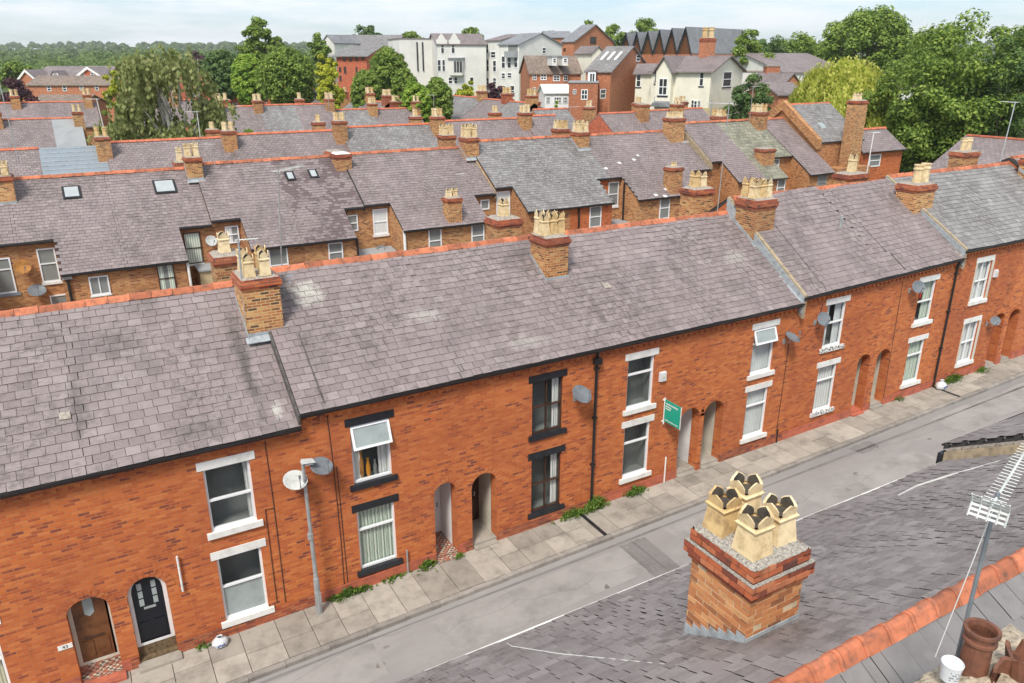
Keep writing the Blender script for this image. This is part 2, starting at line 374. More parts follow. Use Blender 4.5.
# ------------------------------------------------------------------ ground
def zg(x): return 1.85+.02*max(-60, min(x, 70))
def terr(x, y):
    d = (V3((x, y, 0))-V3((0, -17, 0))).dot(HD)
    s = max(0, min(1, (d-66)/48)); s = s*s*(3-2*s)
    r = (V3((x, y, 0))-V3((0, -17, 0))).dot(RT)
    k = max(0, min(1, (r/max(d, 1)+.25)/.45))
    z = zg(x) + s*(2.6+2.6*k)
    if d > 120: z += min(d-120, 500)*.012*(.5+k)
    if d > 700:
        q = min(1, (d-700)/1900); z += 44*q*q*(3-2*q)
    return z
def build_ground():
    import bisect
    b = MB(); steps = [-40, -20, -8.6] + [0.6+i*6 for i in range(0, 26)] + [170, 190, 215, 250, 300, 370, 460, 580, 720, 900, 1150, 1450, 1850, 2400, 3200, 4500]
    xs = sorted(set([-3200, -2400, -1800, -1300, -900, -600, -400, -260, -170, -110, -80, -60] + [-50+i*8 for i in range(0, 27)] + [180, 210, 260, 340, 450, 620, 850, 1150, 1600, 2200, 3000, 4200]))
    for y in steps:
        for x in xs: b.v.append((x, y, terr(x, y)-(.45 if y < 3 else .03)))
    n = len(xs)
    for j in range(len(steps)-1):
        for i in range(n-1): b.f.append((j*n+i, j*n+i+1, (j+1)*n+i+1, (j+1)*n+i))
    struct(b.build('ground', M['grass']))
build_ground()
def ykerb(x): return -1.78+.0135*x
rng = random.Random(5)
def sheet(name, mat, x0, x1, ya, yb, dz, n=30):
    b = MB()
    for i in range(n+1):
        x = x0+(x1-x0)*i/n
        b.v += [(x, ya(x), zg(x)+dz), (x, yb(x), zg(x)+dz)]
    for i in range(n): b.f.append((2*i, 2*i+2, 2*i+3, 2*i+1))
    return struct(b.build(name, mat))
sheet('road', M['asphalt'], -60, 70, lambda x: -7.3+.0135*x, ykerb, -.11)
b = MB()
for i in range(15):
    x, y = rng.uniform(-2, 36), rng.uniform(-5, -2.2)
    r = rng.uniform(.04, .16)
    pts = [(x+r*cos(t)*rng.uniform(1, 1.6), y+r*sin(t)*rng.uniform(.6, 1), zg(x)-.106) for t in [k*.9 for k in range(7)]]
    b.quad(*pts)
struct(b.build('road_stains', M['soil']))
M['asphalt_light'] = plain('pale_asphalt_patch', (.30, .285, .275), .92, .12, 1.2); M['asphalt_dark'] = plain('dark_asphalt_patch', (.195, .183, .178), .92, .12, 1.2)
def patch(b, xa, xb, ya, yb):
    n = 8; rp = random.Random(int(xa*50)); lo = [(xa+(xb-xa)*k/n, ya+rp.uniform(-.05, .05)) for k in range(n+1)]; hi = [(xa+(xb-xa)*k/n+rp.uniform(-.1, .1), yb+rp.uniform(-.05, .05)) for k in range(n+1)]
    for k in range(n): b.quad(*[(x, y, zg(x)-.1055) for x, y in (lo[k], lo[k+1], hi[k+1], hi[k])])
b = MB()
for q in ((6.2, 12.5, -3.4, -2.1), (19.0, 25.0, -4.6, -2.9), (27.5, 35, -3.0, -1.7), (1.0, 4.6, -3.2, -2.0), (14.0, 17.0, -2.7, -2.0)): patch(b, *q)
struct(b.build('road_patches', M['asphalt_light']))
b = MB()
for q in ((-4, 36, -1.93, -1.84), (12.2, 13.1, -5.4, -2.0), (23.0, 24.0, -2.1, -1.6), (9.0, 20, -5.3, -4.7)): patch(b, *[q[0], q[1], q[2]+.0135*0, q[3]])
for m in range(5):
    x = -2+m*8.5; y = -2.2-.4*(m % 3); rp = random.Random(m)
    for k in range(14):
        x2, y2 = x+rp.uniform(.3, .7), y+rp.uniform(-.22, .2); b.quad((x, y, zg(x)-.105), (x2, y2, zg(x2)-.105), (x2, y2+.012, zg(x2)-.105), (x, y+.012, zg(x)-.105)); x, y = x2, y2
struct(b.build('road_cracks', M['asphalt_dark']))
# yards, back lane, second street
sheet('yard_paving', M['soil'], -40, 60, lambda x: 3, lambda x: 23.9, .02)
sheet('second_street', M['asphalt'], -60, 75, lambda x: 31.2, lambda x: 40.2, .03)
b = MB()
x = -12.0
while x < 62:
    w = rng.uniform(.62, .95)
    yk = ykerb(x)+.16
    mid = rng.choice([None, .5, .42, .58, .5])
    ys = [yk, -.02] if mid is None else [yk, yk+(-.02-yk)*mid, -.02]
    for ya, yb in zip(ys[:-1], ys[1:]):
        dz = rng.uniform(-.006, .008); t = .018
        z = zg(x)
        b.hexa([(x+.008, ya+.008, z-.1), (x+w-.008, ya+.008, z-.1+.02*w), (x+w-.008, yb-.008, z-.1+.02*w), (x+.008, yb-.008, z-.1)],
               [(x+.008, ya+.008, z+dz), (x+w-.008, ya+.008, z+dz+.02*w), (x+w-.008, yb-.008, z+dz+.02*w), (x+.008, yb-.008, z+dz)])
    x += w
struct(b.build('pavement', M['flag']))
sheet('pavement_bed', M['under'], -12, 62, lambda x: ykerb(x)+.05, lambda x: .3, -.03)
b = MB(); x = -12.0
while x < 62:
    w = rng.uniform(.85, 1.1); z = zg(x); y0 = ykerb(x)
    b.box(x+.004, x+w-.004, y0, y0+.15, z-.3, z+rng.uniform(-.006, .004), .02)
    x += w
struct(b.build('kerb', M['kerbstone']))
b = MB()
for xx in (12.1, 30.2): b.box(xx, xx+.12, ykerb(xx)+.155, -.03, zg(xx)-.05, zg(xx)+.012, .02)
struct(b.build('pavement_drain_channel', M['black']))
sheet('pavement_opposite', M['soil'], -60, 70, lambda x: -9.0, lambda x: -7.3+.0135*x, .0)

# ------------------------------------------------------------------ windows
def window(par, O, U, Nn, u0, u1, z0, z1, frame='upvc', inset=0.0, ft=.055, trans=(.5,), mull=(), curtain=None, sides=None,
           sill=None, lintel=None, lh=.2, lo=.12, shh=.14, room=False, glass='glass', so=.12, extra=None, simple=False, openvent=False, sash=0, frostbelow=False, sillcol=None):
    """frame box set in (u0,u1,z0,z1); inset<0 means behind the wall plane"""
    f = MB(); n0, n1 = inset-.05, inset+.03
    f.obox(O, U, Nn, u0, u0+ft, n0, n1, z0, z1); f.obox(O, U, Nn, u1-ft, u1, n0, n1, z0, z1)
    f.obox(O, U, Nn, u0+ft, u1-ft, n0, n1, z0, z0+ft*1.2); f.obox(O, U, Nn, u0+ft, u1-ft, n0, n1, z1-ft, z1)
    for t in trans:
        zt = z0+(z1-z0)*t; f.obox(O, U, Nn, u0+ft, u1-ft, n0, n1+sash, zt-ft*.45, zt+ft*.45)
    for t in mull:
        ut = u0+(u1-u0)*t; f.obox(O, U, Nn, ut-ft*.4, ut+ft*.4, n0+.004, n1-.004, z0+ft*1.2, z1-ft)
    w = f.build('window', M[frame], par)
    g = MB(); a = inset-.01
    P = lambda u, n, z: O+U*u+Nn*n+V3((0, 0, z))
    zt = z0+(z1-z0)*trans[0] if (frostbelow and trans) else z0
    zp = z0+(z1-z0)*trans[-1] if (openvent and trans) else z1
    g.quad(P(u0+ft*.5, a, zt), P(u1-ft*.5, a, zt), P(u1-ft*.5, a, zp-ft*.3), P(u0+ft*.5, a, zp-ft*.3))
    g.build('pane', M[glass], w)
    if frostbelow:
        g = MB(); g.quad(P(u0+ft*.5, a, z0+.02), P(u1-ft*.5, a, z0+.02), P(u1-ft*.5, a, zt), P(u0+ft*.5, a, zt)); g.build('frosted_pane', M['frost'], w)
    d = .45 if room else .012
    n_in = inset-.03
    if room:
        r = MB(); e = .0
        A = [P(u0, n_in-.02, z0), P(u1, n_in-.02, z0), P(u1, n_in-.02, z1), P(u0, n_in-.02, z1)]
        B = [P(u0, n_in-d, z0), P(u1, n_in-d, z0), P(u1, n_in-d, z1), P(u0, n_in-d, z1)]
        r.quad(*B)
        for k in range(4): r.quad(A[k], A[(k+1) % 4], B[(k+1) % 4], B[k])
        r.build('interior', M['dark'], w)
        if curtain or sides:
            c = MB(); cn = n_in-.05
            def drape(ua, ub, za, zb):
                k = max(4, int((ub-ua)/.035)); i0 = len(c.v)
                for j in range(k+1):
                    u = ua+(ub-ua)*j/k; n = cn-.02*(j % 2)
                    c.v += [tuple(P(u, n, za)), tuple(P(u, n, zb))]
                for j in range(k): c.f.append((i0+2*j, i0+2*j+2, i0+2*j+3, i0+2*j+1))
            if curtain: drape(u0+.03, u1-.03, z0+.03, z1-.03)
            if sides:
                mt, wl, wr = sides
                if wl: drape(u0+.03, u0+(u1-u0)*wl, z0+.03, z1-.03)
                if wr: drape(u1-(u1-u0)*wr, u1-.03, z0+.03, z1-.03)
                c.build('curtain', M[mt], w)
            else: c.build('curtain', M[curtain], w)
    else:
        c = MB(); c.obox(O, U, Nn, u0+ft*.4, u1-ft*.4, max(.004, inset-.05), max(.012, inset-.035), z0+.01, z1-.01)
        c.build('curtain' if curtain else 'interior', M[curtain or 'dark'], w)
        if sides:
            mt, wl, wr = sides; c = MB()
            if wl: c.obox(O, U, Nn, u0+ft, u0+(u1-u0)*wl, max(.014, inset-.033), max(.018, inset-.03), z0+.02, z1-.02)
            if wr: c.obox(O, U, Nn, u1-(u1-u0)*wr, u1-ft, max(.014, inset-.033), max(.018, inset-.03), z0+.02, z1-.02)
            c.build('curtain', M[mt], w)
    if sill:
        c = MB(); c.obox(O, U, Nn, u0-so, u1+so, min(-.004, inset-.02), .07, z0-shh, z0+.005); c.build('sill', M[sill], w)
    if lintel:
        c = MB(); c.obox(O, U, Nn, u0-lo, u1+lo, min(-.004, inset-.02), .018, z1-.005, z1+lh); c.build('lintel', M[lintel], w)
    if openvent:
        zt = z0+(z1-z0)*trans[-1]; h = z1-ft-zt
        # top hung light swung out from its upper edge
        ang = radians(20); c = MB(); gl = MB()
        top = lambda u: P(u, inset+.03, z1-ft); dn = Nn*sin(ang)-V3((0, 0, 1))*cos(ang); nn = Nn*cos(ang)+V3((0, 0, 1))*sin(ang)
        def slab(m, ua, ub, ta, tb, th):
            q = [top(ua)+dn*tb, top(ub)+dn*tb, top(ub)+dn*ta, top(ua)+dn*ta]
            m.hexa([p for p in q], [p+nn*th for p in q])
        slab(c, u0+.01, u0+.07, 0, h, .04); slab(c, u1-.07, u1-.01, 0, h, .04); slab(c, u0+.07, u1-.07, 0, .06, .04); slab(c, u0+.07, u1-.07, h-.06, h, .04)
        slab(gl, u0+.07, u1-.07, .06, h-.06, .012)
        c.build('open_light', M[frame], w); gl.build('open_light_pane', M['frost'], w)
    if extra:
        for nm, mt, (a0, a1, b0, b1) in extra:
            c = MB(); ua, ub = u0+(u1-u0)*a0, u0+(u1-u0)*a1; za, zb = z0+(z1-z0)*b0, z0+(z1-z0)*b1
            cc = P((ua+ub)/2, n_in-.035, za); rr = min(.06, (ub-ua)/2); hh = zb-za
            c.smooth = True
            c.lathe(cc, [(rr*.55, 0), (rr, hh*.15), (rr, hh*.55), (rr*.5, hh*.8), (rr*.65, hh)], 8, Matrix.Diagonal((1, .35, 1)))
            c.build(nm, M[mt], w)
    return w

# ------------------------------------------------------------------ chimney pots
def crown_pot(c, w, h, square=True, n=8):
    """tapered body with a moulding and a spiked crown"""
    b = MB(); c = V3(c)
    ns = 4 if square else n
    rot = pi/4 if square else 0
    k = sqrt(2) if square else 1
    def ring(r, z): return [c+V3((r*k*cos(rot+2*pi*j/ns), r*k*sin(rot+2*pi*j/ns), z)) for j in range(ns)]
    prof = [(w*.5, 0), (w*.40, h*.58), (w*.46, h*.60), (w*.49, h*.65), (w*.43, h*.68), (w*.42, h*.72)]
    i0 = len(b.v)
    for r, z in prof: b.v += [tuple(p) for p in ring(r, z)]
    for a in range(len(prof)-1):
        for j in range(ns):
            j2 = (j+1) % ns; b.f.append((i0+a*ns+j, i0+a*ns+j2, i0+(a+1)*ns+j2, i0+(a+1)*ns+j))
    # crown petals: broad arched leaves around the rim, each with thickness; sooty insides come as a second mesh
    rim = ring(w*.43, h*.71); inn = ring(w*.35, h*.70); b2 = MB()
    for j in range(ns):
        p0, p1, q0, q1 = rim[j], rim[(j+1) % ns], inn[j], inn[(j+1) % ns]
        out = ((p0+p1)/2-c); out.z = 0; out = out.normalized()*w
        sh = [(.14, 0, 0), (.86, 0, 0), (.93, .06, .015), (.92, .12, .03), (.80, .18, .05), (.66, .22, .06), (.5, .26, .08), (.34, .22, .06), (.20, .18, .05), (.08, .12, .03), (.07, .06, .015)]
        A = [p0.lerp(p1, f)+V3((0, 0, h*z))+out*o for f, z, o in sh]; B = [q0.lerp(q1, f)+V3((0, 0, h*z*.97+h*.01))+out*o for f, z, o in sh]
        b.quad(*A)
        for k in range(len(sh)): k2 = (k+1) % len(sh); b.quad(A[k2], A[k], B[k], B[k2])
        b.m2.append(len(b.f)); b.quad(*B[::-1])
    return b, b2, c
def pot_obj(par, c, w, h, square=True, mat='pot'):
    rp_ = random.Random(int(c[0]*977+c[1]*131)); h *= rp_.uniform(.92, 1.06)
    if mat == 'pot': mat = rp_.choice(['pot', 'pot', 'pot_b', 'pot_c'])
    if not square:
        b = MB(); b.m2mat = 'soot'; b.lathe(c, [(w*.46, 0), (w*.42, h*.55), (w*.43, h*.70), (w*.50, h*.73), (w*.50, h*.80), (w*.43, h*.83), (w*.44, h*.92), (w*.50, h*.95), (w*.50, h), (w*.38, h), (w*.36, h*.85)], 8)
        b.m2.append(len(b.f)); b.quad(*[V3(c)+V3((w*.37*cos(2*pi*j/8), w*.37*sin(2*pi*j/8), h*.88)) for j in range(8)])
        return b.build('chimney_pot', M[mat], par)
    b, b2, c0 = crown_pot(c, w, h, square); b.m2mat = 'soot'; r_ = w*.37
    b.m2.append(len(b.f)); b.quad(*[V3(c)+V3((r_*cos(2*pi*j/8), r_*sin(2*pi*j/8), h*.69)) for j in range(8)])
    o = b.build('chimney_pot', M[mat], par)
    return o
def round_pot(par, c, r, h, mat='pot_red'):
    b = MB(); b.smooth = False
    b.lathe(c, [(r, 0), (r*.9, h*.7), (r*.92, h*.72), (r*1.12, h*.74), (r*1.12, h*.79), (r*.95, h*.81), (r*1.0, h*.92), (r*1.2, h*.95), (r*1.2, h), (r*.95, h), (r*.85, h*.9), (r*.8, h*.5)], 20)
    o = b.build('chimney_pot', M[mat], par)
    b = MB(); c = V3(c); b.quad(*[c+V3((r*.82*cos(2*pi*j/12), r*.82*sin(2*pi*j/12), h*.55)) for j in range(12)]); b.build('flue_soot', M['soot'], o)
    return o
def chimney(par, cx, cy, wx, wy, zb, zt, pots=4, potw=.24, poth=.6, corbel=.26, layout=None, shaft='brick_stack', top='brick_red', potmat='pot', square=True, flash=None, capmat='mortar', shapes=None):
    """zb..zt brick; corbelled courses at the top; mortar flaunching and pots"""
    def bx(b, e, z0, z1): b.box(cx-wx/2-e, cx+wx/2+e, cy-wy/2-e, cy+wy/2+e, z0, z1)
    b = MB(); bx(b, 0, zb, zt-corbel); ch = b.build('chimney', M[shaft], par)
    b = MB(); c = corbel
    bx(b, .03, zt-c, zt-c*.72); bx(b, .065, zt-c*.72, zt-c*.3); bx(b, .02, zt-c*.3, zt)
    b.build('corbel_courses', M[top], ch)
    b = MB(); e = -.02
    b.hexa([(cx-wx/2, cy-wy/2, zt), (cx+wx/2, cy-wy/2, zt), (cx+wx/2, cy+wy/2, zt), (cx-wx/2, cy+wy/2, zt)],
           [(cx-wx*.36, cy-wy*.36, zt+.07), (cx+wx*.36, cy-wy*.36, zt+.07), (cx+wx*.36, cy+wy*.36, zt+.07), (cx-wx*.36, cy+wy*.36, zt+.07)])
    b.build('flaunching', M[capmat], ch)
    if layout is None:
        layout = {1: [(0, 0)], 2: [(0, -.5), (0, .5)], 3: [(0, -.68), (0, 0), (0, .68)], 4: [(-.5, -.5), (.5, -.5), (-.5, .5), (.5, .5)],
                  6: [(-.5, -.66), (.5, -.66), (-.5, 0), (.5, 0), (-.5, .66), (.5, .66)]}[pots]
    spots = []
    for i, (a, d) in enumerate(layout):
        c0 = (cx+a*wx*.52, cy+d*wy*.52, zt+.04)
        pot_obj(ch, c0, potw, poth, square, potmat); spots.append((c0, potw, poth))
    if flash:
        sl, zr, yr, lo = flash       # roof slope, ridge z, ridge y : a lead apron round the base
        b = MB()
        zroof = lambda y: zr-sl*abs(y-yr)
        yf = cy-wy/2; yb = cy+wy/2
        for xs, sg in ((cx-wx/2, -1), (cx+wx/2, 1)):
            ya, ybk = yf-.12, min(yb, yr)
            xo = sorted((xs+sg*.004, xs+sg*.014))
            q = [(ya, zroof(ya)+.01), (ybk, zroof(ybk)+.01), (ybk, zroof(ybk)+.14), (ya+.1, zroof(ya)+.2)]
            b.hexa([(xo[0], y, z) for y, z in q], [(xo[1], y, z) for y, z in q])
        q = lambda y, e: (y, zroof(y)+e)
        b.box(cx-wx/2-.01, cx+wx/2+.01, yf-.014, yf-.004, zroof(yf)-.02, zroof(yf)+.13)
        y2 = yf-.16
        b.hexa([(cx-wx/2-.08, y2, zroof(y2)+.012), (cx+wx/2+.08, y2, zroof(y2)+.012), (cx+wx/2+.08, yf-.016, zroof(yf)+.022), (cx-wx/2-.08, yf-.016, zroof(yf)+.022)],
               [(cx-wx/2-.08, y2, zroof(y2)+.03), (cx+wx/2+.08, y2, zroof(y2)+.03), (cx+wx/2+.08, yf-.016, zroof(yf)+.04), (cx-wx/2-.08, yf-.016, zroof(yf)+.04)])
        b.build('lead_flashing', M['lead'], ch)
    return ch

# ------------------------------------------------------------------ slate roofs
def slates(b, ivals, P, V, Wd, L, nrm, row=.235, wid=.32, seed=1, thick=.012, jit=.25, tooth=(0, 0)):
    """P origin at the eave, unit V along the eave (x), unit Wd up the slope. ivals(v)->[(xa,xb)] in metres along V"""
    r = random.Random(seed); k = 0; n = int(L/row+.5); row = L/n
    for k in range(n):
        v0, v1 = k*row, min(L, (k+1)*row+.03)
        for xa, xb in ivals((k+.5)*row):
            o = (k % 2)*wid*.5-wid*.25
            xa += o*tooth[0]; xb += o*tooth[1]
            x = xa; first = not tooth[0]
            while x < xb-.02:
                w = wid*(1+r.uniform(-jit, jit)*.35)
                if first: w *= (.5 if k % 2 else 1.0); first = False
                x1 = min(xb, x+w)
                if xb-x1 < .09: x1 = xb
                d0 = r.uniform(-.008, .008); l0 = thick+r.uniform(0, .007); l1 = thick*.2; sag = nrm*(.017+.009*sin((P.x+V.x*x)*.9+v0*.7)+.007*sin((P.x+V.x*x)*2.3-v0*1.1))
                g = .0045 if thick > .013 else .004
                a0 = P+V*(x+g)+Wd*(v0+d0); a1 = P+V*(x1-g)+Wd*(v0+d0+r.uniform(-.003, .003))
                c1 = P+V*(x1-g)+Wd*v1; c0 = P+V*(x+g)+Wd*v1
                i = len(b.v)
                b.v += [tuple(a0+sag+nrm*l0), tuple(a1+sag+nrm*(l0+r.uniform(-.003, .004))), tuple(c1+sag+nrm*l1), tuple(c0+sag+nrm*l1), tuple(a0-nrm*.02), tuple(a1-nrm*.02)]
                b.f.append((i, i+1, i+2, i+3))
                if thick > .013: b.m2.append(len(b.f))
                b.f.append((i+4, i+5, i+1, i))
                x = x1
def ridge_tiles(par, x0, x1, y, z0, z1, mat='ridge', step=.46, hw=1.0):
    b = MB(); n = max(1, int((x1-x0)/step)); s = (x1-x0)/n; rg = random.Random(int(x0*10)+3)
    for k in range(n):
        xa, xb = x0+k*s, x0+(k+1)*s; za = z0+(z1-z0)*k/n; zb = z0+(z1-z0)*(k+1)/n; e = rg.uniform(-.012, .012)
        pr = [(-.17*hw, -.085), (-.07*hw, .03), (-.025*hw, .05), (.025*hw, .05), (.07*hw, .03), (.17*hw, -.085)]
        i = len(b.v)
        for xx, zz, g in ((xa+.006, za, 0), (xb-.05, zb, 0), (xb-.05, zb, .014), (xb-.004, zb, .014)):
            for yy, h in pr: b.v.append((xx, y+yy*(1+g*4), zz+h+g+e))
        m = len(pr)
        for q in range(3):
            for j in range(m-1): b.f.append((i+q*m+j, i+(q+1)*m+j, i+(q+1)*m+j+1, i+q*m+j+1))
        b.f.append(tuple(i+j for j in range(m))); b.f.append(tuple(i+3*m+m-1-j for j in range(m)))
    b.build('ridge_tiles', M[mat], par)
def gutter(par, x0, x1, y, z0, z1, mat='gutter', name='gutter', k=1):
    b = MB(); i = 0
    pr = [(-.055, 0), (-.06, -.05), (-.03, -.09), (.03, -.09), (.055, -.05), (.055, 0), (.045, -.03), (0, -.065), (-.045, -.03)]
    n = len(pr)
    for x, z in ((x0, z0), (x1, z1)):
        for a, h in pr: b.v.append((x, y+a*k, z+h*k))
    for j in range(n): b.f.append((j, n+j, n+(j+1) % n, (j+1) % n))
    b.f.append(tuple(range(n-1, -1, -1))); b.f.append(tuple(range(n, 2*n)))
    b.build(name, M[mat], par)

# ------------------------------------------------------------------ row 1 (front terrace)
ARCH = lambda x0, x1, zb, zs, zt, n=10: [(x0, zb), (x1, zb), (x1, zs)] + [((x0+x1)/2+(x1-x0)/2*cos(pi*k/n), zs+(zt-zs)*sin(pi*k/n)) for k in range(1, n)] + [(x0, zs)]
S = 1.7
wx = [0.8531154, 2.92197828, 6.06647192, 8.07208273, 11.20018671, 13.30820279, 16.45197006, 18.61507485]
zu = [3.98778566, 4.13551426, 4.15953826, 4.16560066, 4.20142557, 4.3856375, 4.4267119, 4.61700069]
zl = [2.56010875, 2.67756495, 2.7169406, 2.82911251, 2.86137951, 2.96373767, 2.96431821, 3.06779774]
LW, HU, HL = .7699*S, 1.2082*S, 1.2959*S
WX = [-4.12]+[a*S for a in wx]+[37.2]
ZU = [6.70]+[a*S for a in zu]+[7.95]; ZL = [4.32]+[a*S for a in zl]+[5.35]
UX, UY = V3((1, 0, 0)), V3((0, 1, 0))
# x0, x1, eave z at both ends, ridge z
BL = {'A': (-9.5, 3.86, 7.19, 7.19, 9.82), 'B': (3.86, 21.2, 7.50, 7.58, 10.06), 'C': (21.2, 30.36, 7.78, 8.04, 10.58), 'D': (30.36, 39.6, 8.34, 8.36, 10.74), 'E': (39.6, 48.5, 8.62, 8.64, 11.0)}
YR, YE = 3.78, -.2
def blk(x):
    for k, v in BL.items():
        if v[0]-1e-6 <= x < v[1]-1e-6: return v
    return BL['E']
def eavez(v, x): return v[2]+(v[3]-v[2])*(x-v[0])/(v[1]-v[0])
HOUSES = [
 # x0, x1, window idx, door(x0,x1,spring,top), style
 dict(x=(-9.5, -5.05), w=None, d=None, lab='brick terraced house at the far left end of the front terrace'),
 dict(x=(-5.05, -.6), w=0, d=(-1.65, -.8, 3.75, 4.1), door='wood', lab='front terrace house with the brown wooden arched door'),
 dict(x=(-.6, 3.86), w=1, d=(-.42, .42, 3.78, 4.2), door='navy', lab='front terrace house with the navy arched door and white window surrounds'),
 dict(x=(3.86, 8.22), w=2, d=(7.3, 7.98, 4.1, 4.45), door='white', lab='front terrace house with black lintels and an open upper window over green curtains'),
 dict(x=(8.22, 12.55), w=3, d=(8.46, 9.27, 4.0, 4.4), door='dark', lab='front terrace house with black lintels and brown four-pane sash windows'),
 dict(x=(12.55, 17.1), w=4, d=(16.15, 17.02, 4.2, 4.63), door='grey', lab='front terrace house behind the green agent sign, beside the black drainpipe'),
 dict(x=(17.1, 21.2), w=5, d=(17.22, 18.1, 4.22, 4.65), door='cream', lab='front terrace house with an open upper light, left of the first raised coping'),
 dict(x=(21.2, 25.95), w=6, d=(25.0, 25.72, 4.55, 4.84), door='cream', lab='front terrace house with black and white patterned window sills'),
 dict(x=(25.95, 30.36), w=7, d=(26.15, 26.95, 4.5, 4.83), door='cream', lab='front terrace house with a grey dish across its upper window and a red item inside'),
 dict(x=(30.36, 35.0), w=8, d=(34.0, 34.8, 4.75, 5.03), door='brown', lab='front terrace house with cream painted window reveals beyond the second coping'),
 dict(x=(35.0, 39.6), w=9, d=(35.2, 36.0, 4.75, 5.03), door='brown', lab='brick terraced house at the right edge with the last dark arched doorway'),
 dict(x=(39.6, 44.0), w=None, d=None, lab='terraced house beyond the right edge of the front terrace, left one'),
 dict(x=(44.0, 48.5), w=None, d=None, lab='terraced house beyond the right edge of the front terrace, right one'),
]
WST = {
 0: dict(u=dict(trans=(.5,), curtain='netwhite'), l=dict(trans=(.5,), curtain='blind'), sill='white', lintel='white'),
 1: dict(u=dict(trans=(.48,), sides=('netwhite', 0, .14), sash=.0), l=dict(trans=(.52,), frostbelow=True), sill='white', lintel='white'),
 2: dict(u=dict(trans=(.6,), openvent=True, curtain=None, sides=('netwhite', .28, .30), extra=[('vase', 'orange', (.36, .5, .04, .36)), ('ornament', 'rust', (.2, .33, .05, .5)), ('flower_pot', 'dark', (.56, .66, .04, .3))]), l=dict(trans=(.66,), curtain='netgreen'), sill='black', lintel='black'),
 3: dict(u=dict(frame='brownpaint', trans=(.5,), mull=(.5,), ft=.04, sides=('netwhite', 0, .27), glass='glass'), l=dict(frame='brownpaint', trans=(.5,), mull=(.5,), ft=.04, sides=('netwhite', 0, .27), glass='glass'), sill='black', lintel='black'),
 4: dict(u=dict(trans=(.68,)), l=dict(trans=(.66,)), sill='white', lintel='white'),
 5: dict(u=dict(trans=(.66,), openvent=True, curtain='net'), l=dict(trans=(.66,), curtain='net'), sill='white', lintel='white'),
 6: dict(u=dict(trans=(.55,), sides=('net', .35, .4)), l=dict(trans=(.68,), curtain='netwhite'), sill='white', lintel='white', sillcol='black'),
 7: dict(u=dict(trans=(.5,), sides=('netgreen', 0, .5), extra=[('red_ornament', 'red', (.25, .45, .55, .8))]), l=dict(trans=(.66,), curtain='netgreen'), sill='white', lintel='white'),
 8: dict(u=dict(trans=(.5,), mull=(.5,), curtain='netwhite', ft=.05), l=dict(trans=(.5,), mull=(.5,), curtain='netwhite', ft=.05), sill='white', lintel='white', band=True),
 9: dict(u=dict(trans=(.5,)), l=dict(trans=(.5,)), sill='white', lintel='white'),
}
O0 = V3((0, 0, 0)); NF = V3((0, -1, 0))
